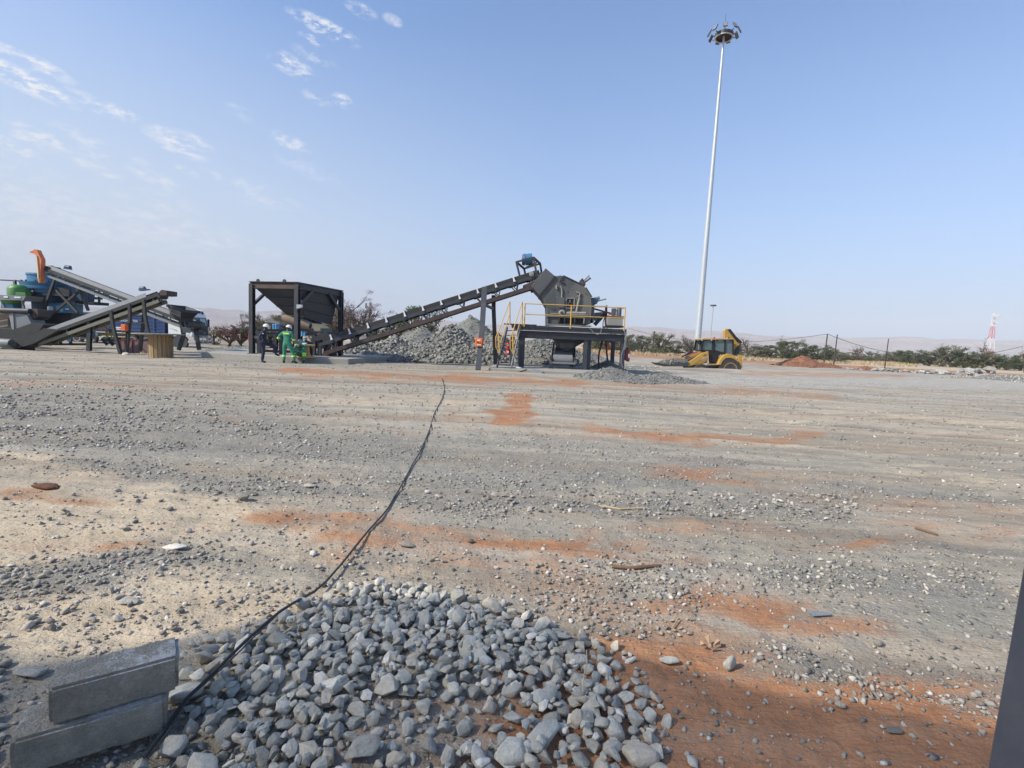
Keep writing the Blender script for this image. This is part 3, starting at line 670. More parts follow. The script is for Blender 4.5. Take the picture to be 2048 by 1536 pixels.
# ================================================================== feed hopper
HM = V((-10.8, 25.0, 0)); HU = V((-.97, .24, 0)); HV = V((.24, .97, 0))
t = hop = thing('feed_hopper', 'dark steel feed hopper standing on four posts on the concrete slab', 'hopper', HM)
def H(a, b, z): return HM + HU * a + HV * b + V((0, 0, z))
A_, B_, ZTOP, ZS = 2.66, 3.75, 3.84, .27
for (a, b) in ((0, 0), (A_, 0), (0, B_), (A_, B_)):
    part(t, 'post', PAINT, MB().ibeam(H(a, b, ZS), H(a, b, ZTOP - .02), .22, .22, .035, HV), world=True)
    part(t, 'base_plate', PAINT2, MB().box(H(a, b, ZS + .015), (.34, .34, .03)), world=True)
for (p, q) in (((-.1, 0), (A_ + .1, 0)), ((-.1, B_), (A_ + .1, B_)), ((0, 0), (0, B_)), ((A_, 0), (A_, B_))):
    part(t, 'rim_beam', RUSTY if p[1] == q[1] else PAINT, MB().ibeam(H(*p, ZTOP - .10), H(*q, ZTOP - .10), .13, .30, .03), world=True)
    part(t, 'top_flange', PAINT, MB().beam(H(*p, ZTOP + .075), H(*q, ZTOP + .075), .2, .03), world=True)
top = [H(.08, .08, ZTOP - .18), H(A_ - .08, .08, ZTOP - .18), H(A_ - .08, B_ - .08, ZTOP - .18), H(.08, B_ - .08, ZTOP - .18)]
bot = [H(.25, .9, 2.25), H(1.3, .9, 2.34), H(1.3, 3.2, 2.0), H(.25, 3.2, 1.93)]
b = MB()
for i in range(4):
    j = (i + 1) % 4; b.quad(top[i], top[j], bot[j], bot[i], .015)
part(t, 'bin', PAINT, b, world=True)
for f in (.38, .70, 1.0):
    for i in range(4):
        j = (i + 1) % 4; p = top[i].lerp(bot[i], f); q = top[j].lerp(bot[j], f); c = (top[0] + top[2]) / 2
        o = ((p + q) / 2 - c); o.z = 0; o = o.normalized() * .05
        part(t, 'rib', PAINT2, MB().beam(p + o, q + o, .08, .025), world=True)
for (p, q) in ((H(0, .05, 2.75), H(0, 1.15, ZTOP - .22)), (H(0, B_ - .05, 2.75), H(0, B_ - 1.15, ZTOP - .22)), (H(A_, .05, 2.75), H(A_, 1.15, ZTOP - .22))):
    part(t, 'knee_brace', PAINT2, MB().beam(p, q, .13, .13), world=True)
for a in (.75, 2.3): part(t, 'lifting_eye', PAINT, MB().lathe(H(a, 0, ZTOP + .12), [(.10, -.02), (.10, .02)], HV, 14), world=True)
part(t, 'cross_beam', PAINT2, MB().beam(H(A_, 0, 1.12), H(A_ - .95, .05, 1.12), .12, .14), world=True)
t = thing('floodlight', 'small white floodlight on the near post of the feed hopper', 'floodlight', H(-.12, -.1, 2.75))
part(t, 'lamp_housing', WHITEP, MB().prism([H(-.1, -.2, 2.62), H(-.28, -.1, 2.68), H(-.30, -.1, 2.82), H(-.10, -.2, 2.82)], HV * .12), world=True)
part(t, 'bracket', PAINT, MB().beam(H(-.05, -.12, 2.45), H(-.12, -.12, 2.7), .04), world=True)

# vibrating feeder under the hopper
t = thing('vibrating_feeder', 'vibrating feeder with blue spring mounts under the feed hopper', 'feeder', at(585, 700, 26.3))
fa, fb = Z3(400, 745, 26.5), Z3(1200, 930, 26.2); dv = V((.3, 1.25, 0))
part(t, 'pan', RUSTY, MB().prism([fa, fb, fb + V((0, 0, -.12)), fa + V((0, 0, -.16))], dv), world=True)
part(t, 'side_plate', GREYP, MB().prism([Z3(400, 720, 26.45), Z3(620, 768, 26.4), Z3(1000, 862, 26.3), Z3(1110, 895, 26.3), Z3(1100, 930, 26.3), Z3(620, 810, 26.4), Z3(400, 762, 26.45)], (0, .03, 0)), world=True)
part(t, 'discharge_lip', OLIVE, MB().prism([Z3(1040, 780, 26.9), Z3(1175, 850, 26.7), Z3(1180, 935, 26.7), Z3(1100, 925, 26.8)], dv * .8), world=True)
for (zx, zy) in ((530, 822), (912, 925)):
    mt = MB()
    for k in (-1, 0, 1):
        for j in (0, 1.1): mt.lathe(Z3(zx + k * 36, zy + 45, 26.3) + HV * j, [(.055, 0), (.07, .03), (.055, .08), (.07, .13), (.055, .18), (.07, .23), (.05, .27)], n=12)
    part(t, 'spring_mount', SKYB, mt, world=True, smooth=True)
for (z0, z1, yy) in ((240, 1075, 878), (235, 1060, 925)):
    for j in (0, 1.2):
        part(t, 'support_beam', PAINT2, MB().ibeam(Z3(z0, yy, 26.35) + HV * j, Z3(z1, yy + 12, 26.35) + HV * j, .12, .13, .02), world=True)
for zx in (285, 610, 1085):
    for j in (0, 1.2): 
        q = Z3(zx, 900, 26.35) + HV * j; part(t, 'leg', PAINT, MB().ibeam(V((q.x, q.y, .27)), q, .2, .2, .03), world=True)
part(t, 'floor_beam', RUSTY, MB().ibeam(Z3(245, 1180, 26.4), Z3(1090, 1205, 26.4), .12, .14, .02), world=True)
part(t, 'electric_motor', PAINT2, MB().cyl(Z3(700, 800, 26.2), Z3(770, 830, 26.2), .12), world=True, smooth=True)
t = thing('rolled_liner', 'brown rolled liner sheet lying on the feeder under the hopper', 'rolled sheet', Z3(830, 760, 26.2))
pts = [Z3(625 + i * 45, 690 + i * 14.5, 26.25) for i in range(10)]; b = MB().tube(pts, [.20, .235, .25, .25, .245, .24, .235, .23, .215, .20], 20)
part(t, 'sheet_roll', BROWNR, b, world=True, smooth=True); part(t, 'dark_core', BLACK, MB().cyl(pts[-1] - (pts[-1] - pts[-2]) * .05, pts[-1] + (pts[-1] - pts[-2]).normalized() * .01, .12), world=True)
# small frame carrying the conveyor tail
t = thing('tail_frame', 'dark steel stand under the lower end of the long conveyor', 'steel frame', at(640, 712, 27))
for zx in (1075, 1170, 1300, 1390):
    for j in (0, .8):
        q = Z3(zx, 1010 if zx < 1200 else 985, 26.4) + V((0, j, 0)); part(t, 'leg', PAINT, MB().beam(V((q.x, q.y, .0)), q, .16), world=True)
part(t, 'floor_beam', RUSTY, MB().beam(Z3(1030, 1235, 26.4), Z3(1400, 1240, 26.4), .1, .14), world=True)
part(t, 'tray', PAINT, MB().prism([Z3(1080, 985, 26.2), Z3(1200, 920, 26.2), Z3(1400, 900, 26.2), Z3(1400, 985, 26.2), Z3(1110, 1040, 26.2)], (0, 1.0, 0)), world=True)

# ================================================================== long conveyor up to the crusher
mc = thing('belt_conveyor', 'long dark inclined belt conveyor rising from the feed hopper to the crusher', 'conveyor', at(860, 735, 26.6))
c0 = at(648, 686, 26.6); c1 = at(1078, 549, 27.2)
ptM, LM = conveyor(mc, c0, c1, .85, 1.0, .56, RUBBER, PAINT2, WHITEP, RUSTY, panel=.23)
nrm = V((-.33, 0, .94))
# A-frame support: near leg kinked towards the camera, rear leg behind
kn = [Z5(235, 455, 26.0), Z5(225, 640, 25.7), Z5(205, 960, 24.9), Z5(155, 1455, 23.6)]
b = MB()
for i in range(3): b.ibeam(kn[i], kn[i + 1], .26 - .01 * i, .22, .04, (0, 1, 0))
part(mc, 'support_leg', PAINT2, b, world=True)
kr = [Z5(345, 545, 27.6), Z5(345, 700, 27.7), Z5(370, 1400, 28.0)]
b = MB()
for i in range(2): b.ibeam(kr[i], kr[i + 1], .22, .2, .035, (0, 1, 0))
part(mc, 'support_leg', PAINT, b, world=True)
part(mc, 'tie_bar', PAINT2, MB().beam(Z5(245, 665, 25.8), Z5(345, 710, 27.7), .11, .13), world=True)
# drive frame with motor at the head
hf = [[Z5(x, y, Y) for (x, y, Y) in ((618, 145, 26.75), (825, 90, 26.75), (905, 165, 27.75), (712, 225, 27.75))], [Z5(668, 345, 26.75), Z5(862, 285, 26.75), Z5(925, 290, 27.75), Z5(735, 330, 27.75)]]
for i in range(4):
    part(mc, 'drive_frame', RUSTY if i % 2 else PAINT2, MB().beam(hf[0][i], hf[0][(i + 1) % 4], .09, .09).beam(hf[0][i], hf[1][i], .11, .11), world=True)
part(mc, 'motor_plate', PAINT, MB().beam(hf[0][0].lerp(hf[0][3], .5) + V((.3, 0, -.1)), hf[0][1].lerp(hf[0][2], .5) + V((0, 0, -.1)), .4, .04), world=True)
mo = part(mc, 'electric_motor', BLUE, MB().cyl(Z5(722, 118, 27.2), Z5(812, 108, 27.2), .30, n=24), world=True, smooth=True)
part(mc, 'motor_fins', BLUED, MB().lathe(Z5(720, 118, 27.2), [(.05, -.16), (.27, -.14), (.31, -.02), (.31, .02)], (1, 0, 0)), world=True, parent=mo)
part(mc, 'terminal_box', BLUED, MB().box(Z5(780, 72, 27.1), (.22, .2, .12)), world=True, parent=mo)
part(mc, 'head_bearing', CREAM, MB().lathe(Z5(800, 290, 26.68), [(.13, 0), (.13, .1), (.06, .12)], (0, -1, 0), 20), world=True, smooth=True)
part(mc, 'belt_scraper', BLACK, MB().beam(Z5(782, 465, 26.9), Z5(812, 515, 26.9), .1, .1).beam(Z5(792, 480, 26.9), Z5(815, 462, 26.9), .05, .05), world=True)
part(mc, 'head_chute_plate', RUSTY, MB().prism([Z5(700, 425, 26.7), Z5(860, 360, 26.7), Z5(930, 300, 26.7), Z5(930, 330, 26.7), Z5(800, 440, 26.7), Z5(720, 445, 26.7)], (0, 1.1, 0)), world=True)
def control_box(loc, label, w=.36, h=.42, d=.2, marks=True, cable=None):
    t = thing('control_box', label, 'control box', loc)
    part(t, 'enclosure', ORANGE, MB().box((0, 0, 0), (w, d, h)), bevel=.012)
    part(t, 'lid', ORANGE, MB().box((0, -d / 2 - .012, 0), (w * .9, .02, h * .9)), bevel=.005)
    if marks:
        part(t, 'switch_plate', WHITEP, MB().box((.0, -d / 2 - .028, .10), (w * .42, .012, h * .16)).box((.02, -d / 2 - .028, -.12), (w * .5, .012, h * .12)))
        part(t, 'push_button', BLACK, MB().lathe((-.05, -d / 2 - .02, 0), [(.035, 0), (.03, .04)], (0, -1, 0), 12).lathe((.07, -d / 2 - .02, -.02), [(.03, 0), (.025, .04)], (0, -1, 0), 12))
    return t
control_box(Z5(168, 1112, 24.25), 'orange switch box with white marks bolted to the near leg of the long conveyor')

# ================================================================== crusher platform
YF, YB = 26.0, 29.4
t = plat = thing('crusher_platform', 'raised dark steel platform on columns carrying the impact crusher', 'platform', (3.1, 26, 0))
dk = [Z5(560, 908, YF), Z5(1950, 962, YF)]; ZD = dk[0].z
x0, x1 = dk[0].x, dk[1].x; ZD = 2.32
part(t, 'deck', PAINT, MB().box(((x0 + x1) / 2, (YF + YB) / 2, ZD - .04), (x1 - x0, YB - YF, .08)), world=True)
part(t, 'deck_edge', PAINT2, MB().ibeam(V((x0 + .1, YF - .03, ZD - .17)), V((x1 - .05, YF - .03, ZD - .17)), .1, .18, .02), world=True)
for yy in (YF + .05, YB - .1): part(t, 'main_beam', PAINT, MB().ibeam(V((x0 + .35, yy, ZD - .46)), V((x1 - .1, yy, ZD - .46)), .2, .36, .03), world=True)
for xx in (x0 + .4, 1.7, 3.6, x1 - .2): part(t, 'cross_beam', PAINT, MB().ibeam(V((xx, YF, ZD - .44)), V((xx, YB, ZD - .44)), .16, .3, .03), world=True)
part(t, 'landing', RUSTY, MB().box((x0 + .45, YF + .45, ZD + .03), (1.7, .9, .04)), world=True)
for (px, w, yy) in ((1024.5, .22, 27.2), (1044, .27, 26.1), (1171, .2, 26.1), (1179.5, .2, 26.3), (1246, .22, 26.1), (1250, .2, 29.2), (1042, .24, 29.2), (1160, .24, 29.2)):
    xx = (at(px, 700, YF)).x if yy < 28 else at(px, 700, YF).x
    part(t, 'column', PAINT2 if w < .25 else PAINT, MB().ibeam(V((xx, yy, .14)), V((xx, yy, ZD - .6)), w, w, .035, (0, 1, 0)), world=True)
# yellow railing
rl = [1048.5, 1141, 1248.5]; zr = ZD + 1.12
for px in rl: part(t, 'rail_post', YEL, MB().cyl(V((at(px, 650, YF).x, YF - .02, ZD - .1)), V((at(px, 650, YF).x, YF - .02, zr)), .033, n=10), world=True)
for h in (1.10, .56): part(t, 'handrail', YEL, MB().cyl(V((at(rl[0], 650, YF).x, YF - .02, ZD + h)), V((at(rl[2], 650, YF).x, YF - .02, ZD + h)), .024, n=8), world=True)
xe = at(rl[2], 650, YF).x
for h in (1.10, .56): part(t, 'handrail', YEL, MB().cyl(V((xe, YF, ZD + h)), V((xe, YB, ZD + h)), .024, n=8), world=True)
part(t, 'rail_post', YEL, MB().cyl(V((xe, YB, ZD)), V((xe, YB, zr)), .03, n=10), world=True)
# stairs
st = thing('steel_stairs', 'steep dark steel stairs with yellow handrails up to the crusher platform', 'stairs', at(1006, 736, 24.6))
TL, BL, TR, BR = Z5(510, 935, 26.0), Z5(385, 1412, 24.3), Z5(668, 925, 26.0), Z5(553, 1425, 24.3)
for (a, b) in ((TL, BL), (TR, BR)): part(st, 'stringer', GREYP if a is TR else PAINT2, MB().beam(a, b, .055, .16), world=True)
for i in range(8):
    f = (i + .7) / 8.2; part(st, 'tread', PAINT2, MB().beam(TL.lerp(BL, f), TR.lerp(BR, f), .2, .045), world=True)
for (pa, pb, pc, pd) in (((540, 622), (540, 905), (400, 990), (418, 1240)), ((690, 625), (690, 905), (575, 985), (582, 1250))):
    ta, tb, tc_, td = Z5(*pa, 26.0), Z5(*pb, 26.0), Z5(*pc, 24.7), Z5(*pd, 24.6)
    part(st, 'rail_post', YEL, MB().cyl(ta, tb, .032, n=10), world=True)
    part(st, 'rail_post', YEL, MB().cyl(tc_, td, .032, n=10), world=True)
    part(st, 'handrail', YEL, MB().cyl(ta, tc_, .024, n=8), world=True)
    part(st, 'handrail', YEL, MB().cyl(ta.lerp(tb, .5), td.lerp(tc_, .3), .022, n=8), world=True)
    lo = tc_.lerp(td, .5); part(st, 'rail_end', YEL, MB().tube([tc_, tc_ + V((-.11, -.05, -.25)), lo + V((-.13, -.05, -.25)), td + V((0, 0, -.02))], .022, 8).cyl(lo + V((-.1, 0, .1)), lo + V((.02, 0, .1)), .03, n=8), world=True)
for k, (zy) in enumerate((1143, 1228)):
    t = thing('fire_extinguisher', ('upper' if k == 0 else 'lower') + ' of two red fire extinguishers hanging behind the steel stairs', 'fire extinguisher', Z5(517, zy, 27.4), group='fire extinguishers behind the stairs')
    part(t, 'cylinder', REDP, MB().lathe((0, 0, -.18), [(.09, 0), (.115, .02), (.115, .28), (.08, .34), (.03, .37)], n=18), smooth=True)
    part(t, 'label_band', WHITEP, MB().box((0, -.118, .0), (.1, .006, .1))); part(t, 'nozzle', BLACK, MB().box((0, 0, .21), (.05, .1, .05)).tube([(0, -.03, .2), (.1, -.06, .1), (.1, -.08, -.1)], .014, 6))
t = thing('extinguisher_cover', 'maroon pointed extinguisher cover hanging on the right corner of the crusher platform', 'extinguisher cover', Z5(1958, 1260, 26.2))
part(t, 'cover', MAROON, MB().prism([Z5(1965, 1178, 26.1), Z5(1990, 1215, 26.1), Z5(1982, 1345, 26.1), Z5(1955, 1345, 26.1), Z5(1928, 1320, 26.1), Z5(1935, 1215, 26.1)], (0, .22, 0)), world=True, bevel=.02)
part(t, 'white_label', WHITEP, MB().box(Z5(1976, 1275, 26.08), (.07, .01, .20)), world=True)
part(t, 'hook', PAINT, MB().beam(Z5(1925, 1190, 26.2), Z5(1966, 1180, 26.2), .03), world=True)

# ================================================================== impact crusher
cr = thing('impact_crusher', 'dusty dark impact crusher with open hatch on the raised platform', 'crusher', Z5(1250, 905, 27.0))
YA, YD = 26.55, 1.7
hs = [(1025, 395), (1120, 380), (1180, 388), (1480, 530), (1600, 610), (1660, 690), (1700, 770), (1712, 950), (1700, 1180), (1680, 1290), (880, 1300), (880, 1110), (874, 960), (830, 890), (780, 800), (728, 756)]
part(cr, 'housing', HOUS, MB().prism([ZC(x, y, YA) for x, y in hs], (0, YD, 0)), world=True, bevel=.02)
part(cr, 'inlet_chute', CHUTE, MB().prism([ZC(x, y, YA + .05) for x, y in ((850, 245), (1025, 393), (734, 750), (578, 580))], (0, YD - .1, 0)), world=True, bevel=.012)
for q_ in (YA - .01, YA + YD): part(cr, 'flange', PAINT, MB().beam(ZC(1032, 392, q_), ZC(728, 760, q_), .14, .06), world=True)
part(cr, 'rear_edge_plate', PAINT, MB().prism([ZC(x, y, YA + .02) for x, y in ((1715, 790), (1728, 860), (1760, 940), (1755, 1160), (1748, 1250), (1725, 1265), (1706, 1150), (1716, 950))], (0, YD - .1, 0)), world=True)
for (p, q) in (((1180, 384), (1480, 526)), ((1600, 604), (1712, 780))):
    part(cr, 'top_flange', PAINT, MB().beam(ZC(*p, YA - .015), ZC(*q, YA - .015), .06, .05), world=True)
hatch = part(cr, 'hatch', BLACK, MB().box((ZC(1300, 900, YA).x, YA - .005, ZC(1300, 900, YA).z), (.38, .02, .5)), world=True)
for (c, s_) in (((1235, 900), (.04, .06, .56)), ((1378, 900), (.05, .06, .56)), ((1305, 805), (.42, .06, .04)), ((1305, 990), (.42, .08, .035))):
    q = ZC(*c, YA - .02); part(cr, 'hatch_frame', CREAM, MB().box(q, s_), world=True, parent=hatch)
part(cr, 'hatch_door', CHUTE, MB().box(ZC(1128, 885, YA - .1), (.40, .035, .53)), world=True, bevel=.01)
part(cr, 'hatch_linkage', CREAM, MB().beam(ZC(1305, 830, YA - .03), ZC(1300, 890, YA - .03), .03), world=True)
for pts, r in (([(1165, 390), (1130, 440), (1110, 490), (1135, 515), (1170, 515), (1190, 495)], .03), ([(1115, 575), (1145, 610), (1155, 690), (1150, 790)], .035), ([(1055, 565), (1048, 600), (1058, 635)], .045),
               ([(945, 990), (985, 992), (1015, 965)], .02), ([(1440, 760), (1480, 800), (1450, 920), (1420, 1075)], .055), ([(1240, 1085), (1320, 1078), (1600, 1085)], .07), ([(1415, 690), (1490, 712), (1470, 800)], .04), ([(1640, 1160), (1670, 1240), (1650, 1290)], .03)):
    part(cr, 'pipe', CREAM if r > .03 else PAINT2, MB().tube([ZC(x, y, YA - .05) for x, y in pts], r, 10), world=True, smooth=True)
bh = part(cr, 'rotor_bearing', CREAM, MB().lathe(ZC(1150, 1080, YA), [(.17, 0), (.17, .10), (.13, .12), (.13, .18)], (0, -1, 0), 26).box(ZC(1155, 1115, YA - .05), (.36, .12, .12)), world=True, smooth=True)
part(cr, 'shaft_end', PAINT2, MB().lathe(ZC(1150, 1080, YA - .18), [(.075, 0), (.075, .05)], (0, -1, 0), 20), world=True, parent=bh)
for (c, s_, m) in (((1290, 1105), (1.95, .16, .05), CREAM), ((1200, 1155), (2.0, .2, .035), OLIVE)):
    part(cr, 'ledge', m, MB().box(ZC(*c, YA - .07), s_), world=True)
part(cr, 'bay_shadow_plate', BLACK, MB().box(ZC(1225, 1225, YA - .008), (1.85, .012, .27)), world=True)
for zx in (900, 1095, 1200, 1388, 1560): part(cr, 'gusset', PAINT2 if zx != 1560 else CREAM, MB().box(ZC(zx, 1228, YA - .09), (.05, .16, .33)), world=True)
part(cr, 'flywheel', CHUTE, MB().lathe(ZC(1010, 1210, YA), [(.30, 0), (.30, .1)], (0, -1, 0), 30), world=True, smooth=True)
part(cr, 'foot_beam', OLIVE, MB().box(ZC(1280, 1310, YA), (2.3, .5, .07)), world=True)
rndb = random.Random(3)
for i in range(26):
    zx, zy = rndb.uniform(880, 1620), rndb.uniform(450, 1050); 
    part(cr, 'bolt', PAINT2 if i % 3 else CREAM, MB().lathe(ZC(zx, zy, YA + .001), [(.022, 0), (.022, .03)], (0, -1, 0), 6), world=True)
def ram(p, q, r, name='hydraulic_ram'):
    p = V(p); q = V(q); o = part(cr, name, PAINT2, MB().cyl(p, p.lerp(q, .6), r * .75, n=12), world=True, smooth=True)
    part(cr, 'ram_sleeve', GREYP, MB().cyl(p.lerp(q, .45), q, r, n=12).cyl(q, q + (q - p).normalized() * .04, r * 1.25, n=12), world=True, smooth=True, parent=o)
ram(ZC(1560, 520, YA + .5), ZC(1668, 430, YA + .5), .07); ram(ZC(1540, 500, YA + 1.2), ZC(1650, 388, YA + 1.2), .03)
part(cr, 'ram_bracket', RUSTY, MB().prism([ZC(x, y, YA + .3) for x, y in ((1480, 525), (1500, 462), (1550, 455), (1600, 545), (1580, 580))], (0, .5, 0)).beam(ZC(1530, 455, YA + .3), ZC(1530, 440, YA + .3), .1), world=True)
ram(ZC(1700, 820, YA + .4), ZC(1840, 797, YA + .4), .075); ram(ZC(1720, 880, YA + .2), ZC(1960, 822, YA + .2), .035)
part(cr, 'adjuster_block', BLUED, MB().prism([ZC(x, y, YA + .1) for x, y in ((1700, 810), (1830, 800), (1840, 850), (1800, 915), (1715, 900))], (0, .6, 0)), world=True, bevel=.02)
# drive guard, frame and hydraulic unit at the right end of the deck
t = thing('pipe_stand', 'dark square pipe stand behind the railing right of the crusher', 'pipe stand', Z5(1640, 935, 27.2))
part(t, 'pipe_frame', PAINT2, MB().beam(Z5(1555, 680, 27.6), Z5(1695, 683, 27.6), .07).beam(Z5(1695, 683, 27.6), Z5(1695, 930, 27.6), .07).beam(Z5(1708, 665, 27.2), Z5(1705, 930, 27.2), .06), world=True)
part(t, 'brace', PAINT, MB().beam(Z5(1560, 900, 27.3), Z5(1690, 760, 27.3), .18, .2), world=True)
part(t, 'red_arm', MAROON, MB().beam(Z5(1540, 705, 27.0), Z5(1760, 765, 27.0), .07, .09), world=True)
part(t, 'grey_panel', GREYP, MB().quad(Z5(1560, 755, 28.2), Z5(1680, 745, 28.2), Z5(1600, 870, 28.2), Z5(1555, 850, 28.2)), world=True)
hu = thing('hydraulic_unit', 'grey hydraulic power unit with two motors at the right end of the platform', 'hydraulic unit', Z5(1815, 925, 26.9))
part(hu, 'tank', CREAM, MB().prism([Z5(x, y, 26.5) for x, y in ((1715, 808), (1903, 808), (1900, 912), (1722, 908))], (0, .9, 0)), world=True, bevel=.01)
part(hu, 'skid', PAINT, MB().prism([Z5(x, y, 26.45) for x, y in ((1700, 912), (1915, 914), (1915, 935), (1700, 932))], (0, 1.0, 0)), world=True)
part(hu, 'lid', OLIVE, MB().box(Z5(1812, 805, 26.95), (.84, 1.0, .04)), world=True)
part(hu, 'electric_motor', CHUTE, MB().lathe(Z5(1853, 800, 26.8), [(.12, 0), (.13, .03), (.13, .40), (.10, .46)], n=20), world=True, smooth=True)
part(hu, 'valve_block', CHUTE, MB().box(Z5(1792, 745, 26.8), (.22, .24, .36)), world=True, bevel=.01)
part(hu, 'hose_manifold', MAROON, MB().tube([Z5(1715, 800, 26.5), Z5(1740, 772, 26.5), Z5(1790, 790, 26.5), Z5(1830, 800, 26.5)], .025, 8), world=True)
for pts in ([(1500, 940), (1560, 1005), (1600, 1020), (1640, 990), (1640, 950), (1625, 935)], [(1690, 800), (1665, 860), (1660, 930), (1680, 945)], [(1700, 810), (1690, 870), (1720, 940), (1700, 950)]):
    part(hu, 'hose', GREYP if pts[0][0] == 1500 else BLACK, MB().tube([Z5(x, y, 25.93) for x, y in pts], .022, 8), world=True, smooth=True)
for pts in ([(1922, 960), (1935, 1060), (1915, 1180), (1885, 1260), (1880, 1360), (1900, 1415)], [(1945, 965), (1940, 1100), (1925, 1200)]):
    part(hu, 'power_cable', GREYP, MB().tube([Z5(x, y, 25.9) for x, y in pts], .02, 8), world=True, smooth=True)
# discharge hopper and conveyor under the platform
t = thing('discharge_chute', 'dark funnel hanging under the crusher platform above the short conveyor', 'chute', Z5(1240, 1100, 27.4))
part(t, 'funnel', PAINT, MB().prism([Z5(x, y, 26.7) for x, y in ((1035, 1035), (1440, 1038), (1435, 1110), (1320, 1175), (1225, 1222), (1130, 1180), (1108, 1110))], (0, 1.5, 0)), world=True)
part(t, 'wear_plate', CHUTE, MB().quad(Z5(1135, 1120, 26.66), Z5(1320, 1120, 26.66), Z5(1300, 1178, 26.66), Z5(1150, 1178, 26.66)), world=True)
dc = thing('short_conveyor', 'short dark conveyor with a grey belt under the crusher discharge funnel', 'conveyor', Z5(1180, 1440, 26.4))
a, b = Z5(1060, 1310, 26.3), Z5(1290, 1325, 26.3)
part(dc, 'tail_pulley', DUSTBELT, MB().cyl(V((a.x, 26.3, .60)), V((b.x, 26.3, .60)), .27, n=28), world=True, smooth=True)
part(dc, 'belt', DUSTBELT, MB().prism([V((a.x + .02, 26.35, .87)), V((a.x + .35, 28.3, 1.45)), V((b.x + .4, 28.3, 1.45)), V((b.x - .02, 26.35, .87))], (0, .01, -.02)), world=True)
for xx, nm in ((a.x - .1, -1), (b.x + .1, 1)):
    part(dc, 'side_frame', PAINT2, MB().beam(V((xx, 26.0, .42)), V((xx + .5, 30.5, 1.9)), .08, .2).beam(V((xx, 26.0, .58)), V((xx, 26.5, .7)), .12, .2), world=True)
    part(dc, 'foot', PAINT, MB().beam(V((xx, 26.05, .14)), V((xx, 26.05, .5)), .12, .12).box((xx, 26.05, .16), (.3, .3, .04)), world=True)
    part(dc, 'take_up_bearing', CHUTE, MB().box((xx + nm * .05, 26.1, .52), (.14, .25, .16)), world=True, bevel=.01)
part(dc, 'front_bar', GREYP, MB().beam(V((a.x - .15, 25.95, .45)), V((b.x + .15, 25.95, .45)), .06, .09), world=True)
for k in range(4):
    f = .25 + .2 * k; part(dc, 'cross_roller', CHUTE, MB().cyl(V((a.x + .5 * f, 26 + 4.5 * f, .55 + 1.2 * f)), V((b.x + .5 * f, 26 + 4.5 * f, .55 + 1.2 * f)), .05, n=10), world=True)
# orange box on its stand behind the platform, cables beside it
t = control_box(Z5(1725, 1172, 28.6), 'plain orange switch box on a slanted post behind the right side of the platform', .2, .3, .16, False)
part(t, 'post', PAINT, MB().beam(Z5(1690, 1060, 28.7), Z5(1718, 1340, 28.7), .09), world=True)
t = thing('power_cable', 'thick black cable hanging from the crusher platform to the ground', 'cable', Z5(1620, 1440, 27.0))
part(t, 'sheath', BLACK, MB().tube([Z5(x, y, 26.6) for x, y in ((1665, 1060), (1640, 1150), (1618, 1230), (1608, 1310), (1612, 1390), (1630, 1440))], .045, 10), world=True, smooth=True)
t = thing('steel_sheet', 'bent grey steel sheet lying against the plinth in front of the platform', 'steel sheet', Z5(840, 1490, 23.2))
g = gzf(-.6, 23); part(t, 'plate', GREYP, MB().quad(Z5(735, 1525, 23.0), Z5(905, 1520, 22.9), Z5(945, 1455, 23.7), Z5(815, 1435, 23.9), .012), world=True)
t = thing('steel_bar', 'thin dark bar leaning on the plinth at the foot of the stairs', 'bar', Z5(600, 1500, 23.4))
part(t, 'bar', RUSTY, MB().beam(Z5(470, 1538, 22.9), Z5(745, 1440, 23.7), .05), world=True)
t = thing('white_bag', 'small crumpled white bag at the foot of a platform column', 'bag', Z5(640, 1425, 25.0))
V_, F_ = rock_variant(77, 20, .03); me = bpy.data.meshes.new('bag_body'); me.from_pydata((V_ * np.array([.42, .3, .3])).tolist(), [], F_.tolist()); me.materials.append(WHITEP); o = bpy.data.objects.new('bag_body', me); COL.objects.link(o); o.parent = t

# ================================================================== cable drums
def drum(loc, R1, Hh, label, top, side, rb, rz=0.0):
    t = thing('cable_drum', label, 'cable drum', loc, rz)
    th = .06
    part(t, 'flange', top, MB().lathe((0, 0, 0), [(R1, 0), (R1, th)], n=36)); part(t, 'flange', top, MB().lathe((0, 0, Hh - th), [(R1, 0), (R1, th)], n=36))
    n = 18
    for k in range(n):
        a = 2 * math.pi * k / n; r = rb + (.012 if k % 2 else 0); w = 2 * math.pi * rb / n * .94
        part(t, 'stave', side, MB().box((r * math.cos(a), r * math.sin(a), Hh / 2), (.04, w, Hh - 2 * th - .002), Matrix.Rotation(a, 3, 'Z')))
    return t
gz1 = gzf(*at(323, 708, 24.2).xy)
drum((at(322, 708, 24.2).x, 24.2, gz1 - .01), 1.02, 1.22, 'large weathered wooden cable drum standing upright below the crossed conveyors', WOODG, WOOD, .47)
DR = V((ZP(1325, 1130, 24.1).x, 24.1, .27)); drum(DR, .46, .62, 'small pale wooden cable drum used as a table by the workers', WOODB, WOODB, .19)
t = thing('document', 'light blue paper lying on the small cable drum', 'paper', DR + V((-.05, -.1, .63)))
part(t, 'sheet', mat('paper_blue', (.25, .62, .72), None, .2, 6, .6), MB().quad((-.15, -.1, .0), (.13, -.12, .0), (.17, .12, .06), (-.1, .12, .06), .006))
